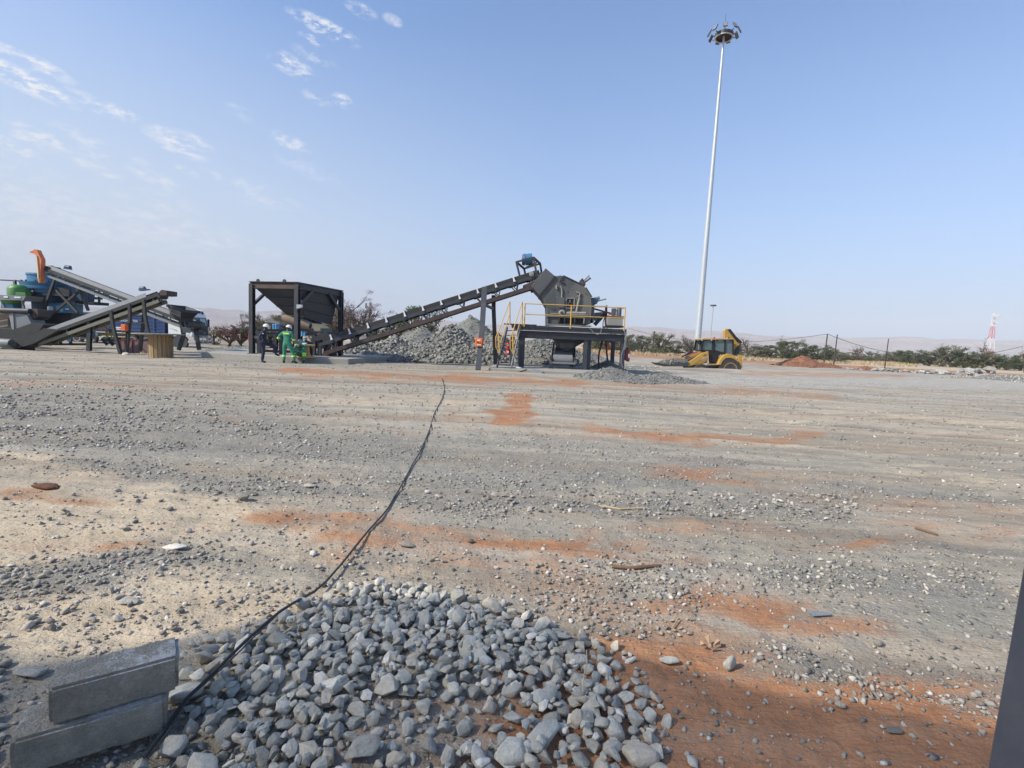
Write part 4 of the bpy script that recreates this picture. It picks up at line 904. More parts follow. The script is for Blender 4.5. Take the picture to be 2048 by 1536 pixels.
# ================================================================== crossed conveyors on the left
LF = mat('left_frame', (.028, .031, .034), (.10, .10, .08), .4, 2.5, .6)
ca_ = thing('belt_conveyor', 'grey belt conveyor rising to the right in front of the blue crusher', 'conveyor', at(180, 705, 27))
a0, a1 = at(28, 694, 27.0), at(322, 588, 27.0)
ptA, LA = conveyor(ca_, a0, a1, .5, 1.25, .40, DUSTBELT, LF, GREYP, OLIVE, panel=.17, cover=(GREYP, 1.6, 1), low_h=.17, low_from=1.6)
part(ca_, 'end_plate', RUSTY, MB().prism([Z2(x, y, 26.55) for x, y in ((900, 288), (972, 300), (972, 368), (880, 372), (860, 330))], (0, .85, 0)), world=True)
part(ca_, 'belt_scraper', LF, MB().beam(Z2(855, 372, 26.6), Z2(882, 398, 26.6), .09, .12), world=True)
for (pts, yy) in (([(430, 500), (440, 640), (425, 850), (390, 1200)], 26.4), ([(640, 430), (655, 640), (690, 830), (770, 1195)], 26.4), ([(165, 600), (178, 740), (215, 920), (300, 1230)], 26.0), ([(640, 480), (640, 700), (615, 950), (588, 1190)], 27.6)):
    b = MB(); q = [Z2(x, y, yy) for x, y in pts]
    for i in range(3): b.beam(q[i], q[i + 1], .13, .13, (0, 1, 0))
    part(ca_, 'support_leg', LF, b, world=True)
q = [Z1(1150, 1050, 26.8), Z1(1140, 1420, 26.8)]; part(ca_, 'support_leg', LF, MB().ibeam(q[0], q[1], .2, .16, .03, (0, 1, 0)), world=True)
part(ca_, 'tie_bar', LF, MB().beam(Z2(430, 772, 26.4), Z2(665, 772, 26.4), .05), world=True)
mo = part(ca_, 'drive_motor', BLUED, MB().cyl(Z2(590, 276, 27.3), Z2(655, 272, 27.3), .12).beam(Z2(590, 296, 27.3), Z2(710, 285, 27.3), .3, .05), world=True, smooth=True)
part(ca_, 'tail_frame', RUBBER, MB().prism([Z1(x, y, 26.4) for x, y in ((0, 1390), (150, 1300), (330, 1250), (560, 1130), (760, 1150), (420, 1330), (120, 1410), (20, 1430))], (0, .9, 0)), world=True)
part(ca_, 'tail_roller', LF, MB().cyl(Z1(160, 1330, 26.2), Z1(160, 1330, 27.3), .16).cyl(Z1(40, 1425, 26.3), Z1(40, 1425, 27), .11), world=True, smooth=True)
cb_ = thing('belt_conveyor', 'grey belt conveyor rising to the left up to the blue cone crusher', 'conveyor', at(300, 700, 29))
b0, b1 = at(405, 652, 28.6), at(90, 533, 31.2)
ptB, LB = conveyor(cb_, b0, b1, .42, 1.15, .42, DUSTBELT, LF, GREYP, GREYP, panel=.16, cover=(GREYP, 1.8, -1), low_h=.12)
for pts in ([(1190, 760), (1225, 950), (1150, 1168)], [(1400, 850), (1420, 1000), (1452, 1170)]):
    q = [Z2(x, y, 28.4) for x, y in pts]; part(cb_, 'support_leg', LF, MB().beam(q[0], q[1], .17, .16, (0, 1, 0)).beam(q[1], q[2], .17, .16, (0, 1, 0)), world=True)
part(cb_, 'tail_drum', PAINT2, MB().cyl(ZK(730, 740, 28.0), ZK(1085, 770, 28.3), .20), world=True, smooth=True)
part(cb_, 'guide_plate', GREYP, MB().quad(ZK(560, 810, 27.9), ZK(780, 850, 27.9), ZK(790, 970, 27.9), ZK(580, 965, 27.9)), world=True)
part(cb_, 'drive_motor', BLUED, MB().cyl(Z1(838, 345, 30.5), Z1(900, 355, 30.5), .12).beam(Z1(830, 366, 30.5), Z1(905, 374, 30.5), .25, .05), world=True, smooth=True)
part(cb_, 'belt_tensioner', LF, MB().box(ZT(1250, 70, 29.2), (.25, .2, .16)).box(Z1(1410, 690, 29.9), (.45, .3, .14)), world=True)
# receiving hopper on the lower end
t = thing('receiving_hopper', 'dark flared steel hopper over the low end of the left rising conveyor', 'hopper', ZK(600, 620, 28.2))
fl = [ZK(165, 240, 27.9), ZK(540, 375, 27.2), ZK(1030, 425, 28.0), ZK(655, 290, 28.9)]; inn = [ZK(245, 440, 28.1), ZK(525, 590, 27.6), ZK(850, 590, 28.1), ZK(640, 470, 28.6)]
for i in range(4):
    j = (i + 1) % 4; part(t, 'side_plate', GREYP if i == 0 else PAINT, MB().quad(fl[i], fl[j], inn[j], inn[i], .015), world=True)
    part(t, 'rim', PAINT2, MB().beam(fl[i] + V((0, 0, -.05)), fl[j] + V((0, 0, -.05)), .04, .13), world=True)
part(t, 'side_rib', CREAM, MB().beam(ZK(265, 430, 27.9), ZK(500, 520, 27.5), .04, .08), world=True)
part(t, 'outlet', PAINT, MB().prism([inn[0], inn[1], inn[2], inn[3]], (0, 0, -.22)), world=True)

# ================================================================== blue cone crusher
cc = thing('cone_crusher', 'blue cone crusher with an orange lip on a braced steel stand', 'crusher', at(105, 690, 33))
YC = 33.2
def zc_(x, y): p = Z1(x, y, YC); return p
def drumat(xc, y0, y1, r0, r1, nm, m, extra=()):
    p = zc_(xc, y1); q = zc_(xc, y0); s = YC / 6400.0; prof = [(r0 * s * .0 + .01, 0), (r1 * s, 0), (r0 * s, q.z - p.z), (.01, q.z - p.z)]
    prof = [(r1 * s, 0)] + [(r * s, h * (q.z - p.z)) for r, h in extra] + [(r0 * s, q.z - p.z)]
    return part(cc, nm, m, MB().lathe((p.x, YC, p.z), prof, n=32), world=True, smooth=True)
drumat(645, 345, 470, 105, 112, 'feed_cylinder', BLUE)
drumat(640, 448, 570, 222, 214, 'bowl', BLUE, [(214, .8), (224, .82)])
drumat(640, 560, 690, 285, 270, 'adjustment_ring', BLUE, [(270, .3), (290, .34), (290, .55), (270, .6)])
drumat(640, 690, 800, 250, 240, 'lower_shell', BLUED)
for k in range(14):
    a = 2 * math.pi * k / 14; s = YC / 6400.; p = zc_(640, 560); part(cc, 'spring_bolt', BLUED, MB().cyl((p.x + 262 * s * math.cos(a), YC + 262 * s * math.sin(a), p.z - .3), (p.x + 262 * s * math.cos(a), YC + 262 * s * math.sin(a), p.z + .10), .05, n=8), world=True)
part(cc, 'feed_lip', mat('lip_orange', (.72, .17, .06), (.75, .50, .25), .5, 3, .6), MB().prism([Z1(x, y, 30.6) for x, y in ((380, 150), (445, 118), (465, 122), (525, 245), (520, 545), (492, 545), (470, 215), (425, 165), (385, 165))], (0, .3, 0)), world=True)
part(cc, 'lip_lining', mat('lining_yellow', (.70, .66, .38), None, .3, 3, .6), MB().prism([Z1(x, y, 30.55) for x, y in ((428, 168), (468, 200), (490, 400), (492, 540), (478, 480), (462, 220))], (0, .03, 0)), world=True)
part(cc, 'platform', PAINT, MB().box(((Z1(730, 700, YC).x), YC, Z1(730, 715, YC).z), (3.9, 2.6, .14)), world=True)
part(cc, 'drive_guard', BLUED, MB().prism([Z1(x, y, 32.3) for x, y in ((900, 520), (1040, 500), (1075, 640), (1060, 780), (920, 790))], (0, .9, 0)), world=True, bevel=.02)
part(cc, 'electric_motor', BLUE, MB().cyl(Z1(760, 520, 32.3), Z1(860, 530, 32.3), .24).cyl(Z1(940, 560, 32.6), Z1(1040, 565, 32.6), .2), world=True, smooth=True)
part(cc, 'tank', BLUE, MB().prism([Z1(x, y, 32.2) for x, y in ((600, 805), (900, 812), (895, 935), (600, 930))], (0, 1.0, 0)), world=True, bevel=.02)
part(cc, 'rating_plate', WHITEP, MB().box(Z1(642, 875, 32.18), (.34, .02, .22)).box(Z1(858, 885, 32.18), (.2, .02, .08)), world=True)
part(cc, 'cabinet', BLUED, MB().prism([Z1(x, y, 32.5) for x, y in ((390, 745), (600, 745), (600, 900), (400, 900))], (0, 1.2, 0)), world=True, bevel=.02)
part(cc, 'counter_shaft_box', PAINT2, MB().prism([Z1(x, y, 32.3) for x, y in ((550, 590), (905, 620), (905, 720), (555, 700))], (0, .4, 0)), world=True)
part(cc, 'lower_frame', PAINT, MB().prism([Z1(x, y, 32.6) for x, y in ((400, 900), (920, 935), (900, 1100), (860, 1240), (660, 1240), (480, 1060))], (0, 1.4, 0)), world=True)
part(cc, 'discharge_guard', OLIVE, MB().prism([Z1(x, y, 32.2) for x, y in ((380, 880), (470, 880), (520, 1010), (420, 1030), (390, 980))], (0, .6, 0)), world=True)
for (p, q) in (((740, 390), (500, 1065)), ((960, 500), (1130, 900)), ((700, 620), (1000, 930)), ((1020, 650), (600, 1010)), ((1050, 540), (1110, 860)), ((425, 545), (425, 720)), ((190, 520), (190, 700))):
    part(cc, 'brace', LF, MB().beam(Z1(*p, 32.0), Z1(*q, 31.7), .13, .13, (0, 1, 0)), world=True)
part(cc, 'handrail', PAINT, MB().beam(Z1(0, 512, 32), Z1(185, 520, 32), .07).beam(Z1(185, 516, 32), Z1(425, 548, 32), .07), world=True)
part(cc, 'handrail', PAINT, MB().beam(Z1(760, 475, 34), Z1(940, 495, 34), .07), world=True)
part(cc, 'handrail', PAINT, MB().beam(Z1(1060, 620, 33), Z1(1270, 636, 33), .07).beam(Z1(1268, 630, 33), Z1(1270, 800, 33), .10).beam(Z1(1078, 612, 33), Z1(1090, 800, 33), .1), world=True)
part(cc, 'side_deck', BLACK, MB().box(Z1(1180, 812, 33.0), (1.25, 1.2, .18)), world=True)
part(cc, 'hose', PAINT, MB().tube([Z1(1050, 590, 32.4), Z1(1100, 590, 32.4), Z1(1135, 640, 32.4), Z1(1120, 780, 32.4)], .03, 8), world=True)
part(cc, 'skid', PAINT, MB().beam(Z1(400, 1335, 32.0), Z1(1150, 1335, 32.4), .16, .14), world=True)
for zx, h in ((600, 1150), (775, 1230), (905, 1100), (660, 1220)): part(cc, 'leg', LF, MB().beam(Z1(zx, 1330, 32.1), Z1(zx, h, 32.3), .16), world=True)
part(cc, 'pump', OLIVE, MB().cyl(Z1(650, 1235, 32.0), Z1(820, 1230, 32.0), .22).box(Z1(760, 1180, 32.0), (.5, .4, .3)), world=True, smooth=True)
part(cc, 'red_valve', REDP, MB().lathe(Z1(950, 1190, 31.9), [(.10, -.25), (.12, -.1), (.12, .25), (.05, .32)], n=14), world=True, smooth=True)
part(cc, 'pump_motor', SKYB, MB().cyl(Z1(880, 1180, 31.8), Z1(880, 1300, 31.8), .11), world=True, smooth=True)
# green crusher
gc = thing('green_crusher', 'smaller green cone crusher with white plated deck at the left edge', 'crusher', at(30, 690, 31.5))
YG = 31.2; s = YG / 6400
p = Z1(235, 700, YG); part(gc, 'dome', GREENP, MB().lathe((p.x, YG, p.z), [(105 * s, -.1), (105 * s, .35), (98 * s, .42), (75 * s, .56), (60 * s, .60)], n=26), world=True, smooth=True)
part(gc, 'feed_tube', GREENP, MB().cyl(Z1(155, 620, YG), Z1(155, 690, YG), .1).box(Z1(300, 690, YG - .3), (.6, .4, .18)), world=True)
part(gc, 'deck', GREYP, MB().prism([Z1(x, y, 30.6) for x, y in ((-60, 700), (330, 712), (300, 772), (-60, 765))], (0, 1.2, 0)), world=True)
part(gc, 'white_plate', WHITEP, MB().box(Z1(75, 728, 30.58), (.26, .02, .10)).box(Z1(225, 735, 30.58), (.38, .02, .09)), world=True)
p = Z1(165, 830, YG); part(gc, 'lower_shell', GREENP, MB().lathe((p.x, YG, p.z), [(80 * s, 0), (110 * s, .15), (110 * s, .34)], n=26), world=True, smooth=True)
part(gc, 'base_block', BLUE, MB().box(Z1(170, 850, YG), (.75, .8, .22)), world=True, bevel=.02)
for zx, dx in ((20, 40), (285, 20)): part(gc, 'leg', GREYP, MB().beam(Z1(zx, 770, 30.8), Z1(zx + dx, 880, 30.8), .1), world=True)
part(gc, 'stand', PAINT, MB().prism([Z1(x, y, 31.0) for x, y in ((-80, 880), (330, 880), (330, 1330), (-80, 1330))], (0, 1.0, 0)), world=True)
# transfer chute at the far left
tcx = thing('transfer_chute', 'grey transfer chute and round tube at the left edge, feeding the front conveyor', 'chute', at(40, 660, 28.5))
part(tcx, 'panel', GREYP, MB().prism([Z1(x, y, 28.2) for x, y in ((165, 925), (345, 960), (405, 1080), (175, 1145))], (0, .9, 0)), world=True)
part(tcx, 'panel_edge', CREAM, MB().prism([Z1(x, y, 28.15) for x, y in ((115, 960), (165, 925), (178, 1145), (150, 1140))], (0, .9, 0)), world=True)
part(tcx, 'tube', PAINT2, MB().tube([Z1(-60, 900, 28.2), Z1(120, 905, 28.2), Z1(385, 915, 28.3)], .16, 16), world=True, smooth=True)
part(tcx, 'dust_cover', RUSTY, MB().prism([Z1(x, y, 28.4) for x, y in ((375, 880), (480, 890), (490, 980), (420, 1020), (380, 960))], (0, .8, 0)), world=True)
part(tcx, 'tray', RUBBER, MB().prism([Z1(x, y, 28.0) for x, y in ((-80, 1120), (160, 1150), (420, 1060), (560, 1080), (500, 1160), (300, 1260), (-80, 1240))], (0, 1.2, 0)), world=True)
part(tcx, 'drum', GREYP, MB().cyl(Z1(-80, 1310, 27.8), Z1(150, 1325, 27.8), .24), world=True, smooth=True)
part(tcx, 'red_frame', RUSTY, MB().beam(Z1(-50, 1000, 28.6), Z1(150, 960, 28.6), .12, .3).beam(Z1(-50, 1080, 28.6), Z1(120, 1050, 28.6), .1, .2), world=True)
part(tcx, 'hopper_side', OLIVE, MB().prism([Z1(x, y, 29.4) for x, y in ((-80, 880), (90, 880), (100, 1100), (-80, 1130))], (0, .5, 0)), world=True)
part(tcx, 'support', PAINT, MB().prism([Z1(x, y, 27.9) for x, y in ((290, 1240), (420, 1200), (340, 1370), (250, 1380))], (0, .5, 0)), world=True)

# ================================================================== tipper truck
TY = 45.0; gT = gzf(-31, 46)
tr = thing('tipper_truck', 'white cab truck with a dark blue tipper trailer parked behind the conveyors', 'truck', (-31, TY, gT))
XF = (384 - 1024) / 1000 * TY                      # front face of the cab
def TB(x0, x1, y0, y1, z0, z1): return MB().box(((x0 + x1) / 2, TY + (y0 + y1) / 2, gT + (z0 + z1) / 2), (x1 - x0, y1 - y0, z1 - z0))
cabw = 2.4
prof = [(XF - 2.25, 1.0), (XF - .1, 1.0), (XF, 1.5), (XF - .02, 1.9), (XF - .22, 2.85), (XF - .5, 3.45), (XF - 1.2, 3.6), (XF - 2.25, 3.55)]
cab = part(tr, 'cab', WHITEP, MB().prism([V((x, TY, gT + z)) for x, z in prof], (0, cabw, 0)), world=True, bevel=.05)
GLASS = mat('dark_glass', (.02, .03, .035), None, .1, 3, .08)
part(tr, 'windscreen', GLASS, MB().prism([V((XF - .03 + .012, TY + .12, gT + 1.95)), V((XF - .03 + .012, TY + cabw - .12, gT + 1.95)), V((XF - .215, TY + cabw - .16, gT + 2.8)), V((XF - .215, TY + .16, gT + 2.8))], (.03, 0, 0)), world=True)
part(tr, 'pale_screen_patch', mat('screen_green', (.35, .52, .48), None, .2, 3, .4), MB().prism([V((XF + .02, TY + 1.25, gT + 2.0)), V((XF + .02, TY + 2.0, gT + 2.0)), V((XF - .15, TY + 2.0, gT + 2.7)), V((XF - .15, TY + 1.25, gT + 2.7))], (.02, 0, 0)), world=True)  # greenish light part of the windscreen, painted on as a separate panel
part(tr, 'grille', PAINT, TB(XF - .02, XF + .05, .3, cabw - .25, 1.05, 1.8), world=True)
for z in (1.2, 1.4, 1.6): part(tr, 'grille_bar', CHROME, TB(XF + .05, XF + .07, .3, cabw - .25, z, z + .03), world=True)
wdw = part(tr, 'door', WHITEP, TB(XF - 1.35, XF - .35, -.025, .02, 1.15, 2.8), world=True, bevel=.015)
part(tr, 'window', GLASS, MB().prism([V((XF - 1.28, TY - .035, gT + 2.05)), V((XF - .42, TY - .035, gT + 2.0)), V((XF - .52, TY - .035, gT + 2.72)), V((XF - 1.28, TY - .035, gT + 2.75))], (0, .02, 0)), world=True, parent=wdw)
part(tr, 'door_emblem', mat('emblem_green', (.28, .48, .30), None, .2, 3, .5), MB().prism([V((XF - 2.1, TY - .02, gT + 1.75)), V((XF - 1.5, TY - .02, gT + 1.6)), V((XF - 1.1, TY - .02, gT + 1.35)), V((XF - 1.5, TY - .02, gT + 1.5))], (0, .02, 0)), world=True)
part(tr, 'bumper', CHROME, TB(XF - .5, XF + .25, -.02, cabw + .02, .42, .68), world=True, bevel=.04)
bb = MB()
for z in (.75, .95, 1.12): bb.cyl(V((XF + .38, TY + .1, gT + z)), V((XF + .38, TY + cabw - .1, gT + z)), .035, n=8)
for y in (.1, .8, 1.6, cabw - .1): bb.cyl(V((XF + .38, TY + y, gT + .5)), V((XF + .38, TY + y, gT + 1.15)), .04, n=8)
part(tr, 'bull_bar', CHROME, bb, world=True, smooth=True)
for y in (.05, cabw - .4): part(tr, 'headlight', CHROME, TB(XF - .02, XF + .07, y, y + .32, .75, 1.0), world=True, bevel=.03)
for y in (-.28, cabw + .08): part(tr, 'mirror', BLACK, TB(XF - .25, XF - .1, y, y + .2, 1.95, 2.7), world=True, bevel=.04)
part(tr, 'roof_lamp', BLACK, MB().lathe((XF - .45, TY + cabw - .45, gT + 3.2), [(.14, 0), (.14, .12)], (1, 0, .3), 16), world=True)
part(tr, 'wheel_arch', PAINT2, MB().lathe((XF - 1.15, TY - .03, gT + .5), [(.66, 0), (.66, .25)], (0, 1, 0), 26), world=True)
def wheel(root, c, r, w, ty, rim, axis=(0, -1, 0), name='wheel'):
    h = bpy.data.objects.new(name, None); COL.objects.link(h); h.parent = root; h.location = V(c) - root.location; h.empty_display_size = .1
    a = V(axis)
    prof = [(r * .62, -w / 2), (r * .93, -w / 2), (r, -w * .36), (r, w * .36), (r * .93, w / 2), (r * .62, w / 2)]
    o = MB().lathe((0, 0, 0), prof, a, 30).build('tyre', ty, h, smooth=True)
    o = MB().lathe((0, 0, 0), [(r * .62, w * .30), (r * .62, w * .51), (r * .52, w * .50), (r * .47, w * .2), (r * .22, w * .22), (r * .2, w * .45), (r * .12, w * .47)], a, 26).build('rim', rim, h, smooth=True)
    return h
for xx in (XF - 1.15, XF - 4.2, XF - 5.5, XF - 9.2, XF - 10.5): wheel(tr, (xx, TY + .18, gT + .5), .5, .32, TYRE, CHROME if xx > XF - 5 else GALV)
part(tr, 'chassis', KHAKI, TB(XF - 11.5, XF - 2.3, .3, 2.1, .72, 1.05), world=True)
part(tr, 'side_rail', mat('rail_cream', (.55, .50, .28), None, .3, 3, .6), TB(XF - 8.3, XF - 5.9, .1, .2, .72, .80), world=True)
part(tr, 'fuel_tank', BLACK, MB().cyl(V((XF - 4.0 + 1.1, TY + .35, gT + .62)), V((XF - 2.0, TY + .35, gT + .62)), .3), world=True, smooth=True)
part(tr, 'air_tank', BLACK, MB().cyl(V((XF - 8.2, TY + .4, gT + .55)), V((XF - 6.9, TY + .4, gT + .55)), .28).cyl(V((XF - 6.6, TY + .4, gT + .55)), V((XF - 6.0, TY + .4, gT + .55)), .26), world=True, smooth=True)
X0, X1 = XF - 12.5, XF - 2.55
bx = part(tr, 'trailer_body', TRUCKBLUE, MB().prism([V((X0, TY, gT + 1.15)), V((X1, TY, gT + 1.15)), V((X1, TY, gT + 2.75)), V((X0, TY, gT + 2.75))], (0, 2.45, 0)), world=True)
for k in range(5): part(tr, 'side_corrugation', TRUCKBLUE, MB().beam(V((X0, TY - .02, gT + 1.35 + k * .3)), V((X1, TY - .02, gT + 1.35 + k * .3)), .05, .06), world=True, parent=bx)
for xx in (X0 + 3, X0 + 6.2, X1 - .9, X1): part(tr, 'body_post', TRUCKBLUE, TB(xx - .05, xx + .05, -.07, .0, 1.12, 2.78), world=True, parent=bx)
part(tr, 'top_rail', BLUED, TB(X0, X1, -.06, .06, 2.72, 2.84), world=True, parent=bx)
def letters(txt, size, m, loc, rot, parent, name='lettering', ext=.004):
    cu = bpy.data.curves.new(name, 'FONT'); cu.body = txt; cu.size = size; cu.extrude = ext; cu.align_x = 'CENTER'; cu.align_y = 'CENTER'
    tmp = bpy.data.objects.new(name, cu); COL.objects.link(tmp); dg = bpy.context.evaluated_depsgraph_get(); me = bpy.data.meshes.new_from_object(tmp.evaluated_get(dg)); bpy.data.objects.remove(tmp)
    me.materials.clear(); me.materials.append(m); o = bpy.data.objects.new(name, me); COL.objects.link(o); o.parent = parent; o.location = loc; o.rotation_euler = rot; return o
lc = at(259, 642, TY) - tr.location
letters('WAZALA  TRA', .25, WHITEP, (lc.x, -.10, lc.z), (R(90), 0, 0), tr)
part(tr, 'number_plate', WHITEP, MB().box(at(238, 657, TY - .1), (.62, .02, .26)), world=True)
q = at(238, 657, TY - .12) - tr.location; letters('TS 168 B', .15, MAROON, (q.x, q.y - .01, q.z), (R(90), 0, 0), tr)

# small yellow frame machine, skip, bushes go elsewhere
gy = gzf(-26, 36)
t = thing('yellow_trolley', 'small machine with a yellow tubular frame behind the front conveyor legs', 'trolley', at(212, 690, 35))
part(t, 'arched_frame', YEL, MB().tube([ZT(-60, 870, 35), ZT(60, 840, 35), ZT(130, 890, 35), ZT(215, 1000, 35), ZT(230, 1150, 35)], .07, 8).tube([ZT(290, 1060, 35), ZT(420, 1180, 35), ZT(470, 1165, 35)], .03, 8).tube([ZT(250, 1050, 35), ZT(410, 985, 35), ZT(370, 900, 35), ZT(240, 830, 35)], .035, 8), world=True, smooth=True)
part(t, 'diagonal_bar', CREAM, MB().beam(ZT(0, 570, 35), ZT(215, 790, 35), .05), world=True)
part(t, 'mast', CREAM, MB().beam(ZT(205, 560, 35), ZT(210, 1050, 35), .08), world=True)
part(t, 'white_lamp', WHITEP, MB().box(ZT(225, 608, 34.9), (.16, .1, .10)), world=True)
part(t, 'grey_guard', GREYP, MB().prism([ZT(x, y, 35.05) for x, y in ((250, 870), (370, 900), (405, 980), (270, 1040))], (0, .05, 0)), world=True)
part(t, 'foot', PAINT, MB().beam(ZT(60, 1180, 35), ZT(230, 1370, 35), .1, .2).beam(ZT(250, 1180, 35), ZT(420, 1375, 35), .12, .25).box(ZT(60, 1240, 35), (.5, .3, .06)), world=True)
part(t, 'orange_box', ORANGE, MB().box(Z1(1240, 1110, 34.6), (.45, .3, .3)), world=True)
part(t, 'wheel_disc', GALV, MB().lathe(Z1(1090, 1210, 34.5), [(.30, 0), (.34, .05), (.30, .16), (.1, .18)], (0, -1, 0), 24).lathe(Z1(1200, 1215, 34.5), [(.28, 0), (.30, .05), (.26, .16)], (0, -1, 0), 24), world=True, smooth=True)
sk = thing('mesh_skip', 'low red brown mesh crate standing behind the cable drum', 'crate', at(258, 706, 27.8))
MESH = mat('skip_mesh', (.20, .14, .13), (.28, .22, .20), .5, 5, .9)
A1, A2, A3, A4 = ZT(570, 1225, 28.0), ZT(1210, 1225, 28.0), ZT(1205, 1500, 28.0) + V((0, 0, -.25)), ZT(640, 1500, 28.0) + V((0, 0, -.25))
for q_ in (V((0, 0, 0)), V((0, 1.1, 0))): part(sk, 'mesh_panel', MESH, MB().prism([A1 + q_, A2 + q_, A3 + q_, A4 + q_], (0, .02, 0)), world=True)
part(sk, 'top_frame', MAROON, MB().beam(A1, A2, .05).beam(A1 + V((0, 1.1, 0)), A2 + V((0, 1.1, 0)), .05).beam(A1, A1 + V((0, 1.1, 0)), .05).beam(A2, A2 + V((0, 1.1, 0)), .05), world=True)
for f in (0, .28, .66, 1): part(sk, 'upright', MAROON, MB().beam(A1.lerp(A2, f) + V((0, -.02, 0)), A4.lerp(A3, f) + V((0, -.02, 0)), .05), world=True)
t = control_box(ZT(760, 850, 26.2), 'plain orange switch box on the leg of the front left conveyor', .24, .34, .22, False)
part(t, 'stalk', PAINT, MB().beam((.03, .05, -.2), (-.02, .1, -1.25), .05))
t = thing('mesh_bag', 'grey lump of stone at the foot of a front conveyor leg', 'stone', at(250, 712, 25.4))
me = bpy.data.meshes.new('stone_body'); me.from_pydata((V_ * np.array([.42, .35, .5])).tolist(), [], F_.tolist()); me.materials.append(M_STONE1); o = bpy.data.objects.new('stone_body', me); COL.objects.link(o); o.parent = t; o.location = (0, 0, .06); t.name = 'boulder'

# ================================================================== people
SKIN = mat('dark_skin', (.085, .045, .03), None, .2, 5, .6)
NAVY = mat('navy_cloth', (.022, .028, .062), (.05, .055, .09), .5, 4, .9, bmp=.004)
GRN = mat('green_cloth', (.045, .235, .155), (.03, .17, .11), .6, 3, .9, bmp=.004)
BOOT = mat('black_boot', (.02, .018, .017), None, .2, 5, .6)
HIVIS = mat('lime_band', (.55, .85, .10), None, .2, 6, .5)
HELM = mat('white_helmet', (.80, .81, .83), None, .15, 5, .3)
CAPG = mat('grey_cap', (.26, .28, .27), None, .4, 5, .9)
BLKC = mat('black_cloth', (.018, .018, .022), (.05, .05, .055), .4, 4, .9)
def skinned(name, verts, edges, m, parent, sub=2):
    me = bpy.data.meshes.new(name); names = list(verts); idx = {k: i for i, k in enumerate(names)}
    me.from_pydata([verts[k][0] for k in names], [(idx[a], idx[b]) for a, b in edges], [])
    tmp = bpy.data.objects.new(name, me); COL.objects.link(tmp)
    tmp.modifiers.new('Skin', 'SKIN'); sv = me.skin_vertices[0].data if me.skin_vertices else None
    for i, k in enumerate(names):
        r = verts[k][1]; sv[i].radius = r if isinstance(r, tuple) else (r, r); sv[i].use_root = (i == 0)
    ss = tmp.modifiers.new('Sub', 'SUBSURF'); ss.levels = ss.render_levels = sub
    dg = bpy.context.evaluated_depsgraph_get(); dg.update(); out = bpy.data.meshes.new_from_object(tmp.evaluated_get(dg)); bpy.data.objects.remove(tmp)
    out.materials.clear(); out.materials.append(m); out.polygons.foreach_set('use_smooth', [True] * len(out.polygons))
    o = bpy.data.objects.new(name, out); COL.objects.link(o); o.parent = parent; return o
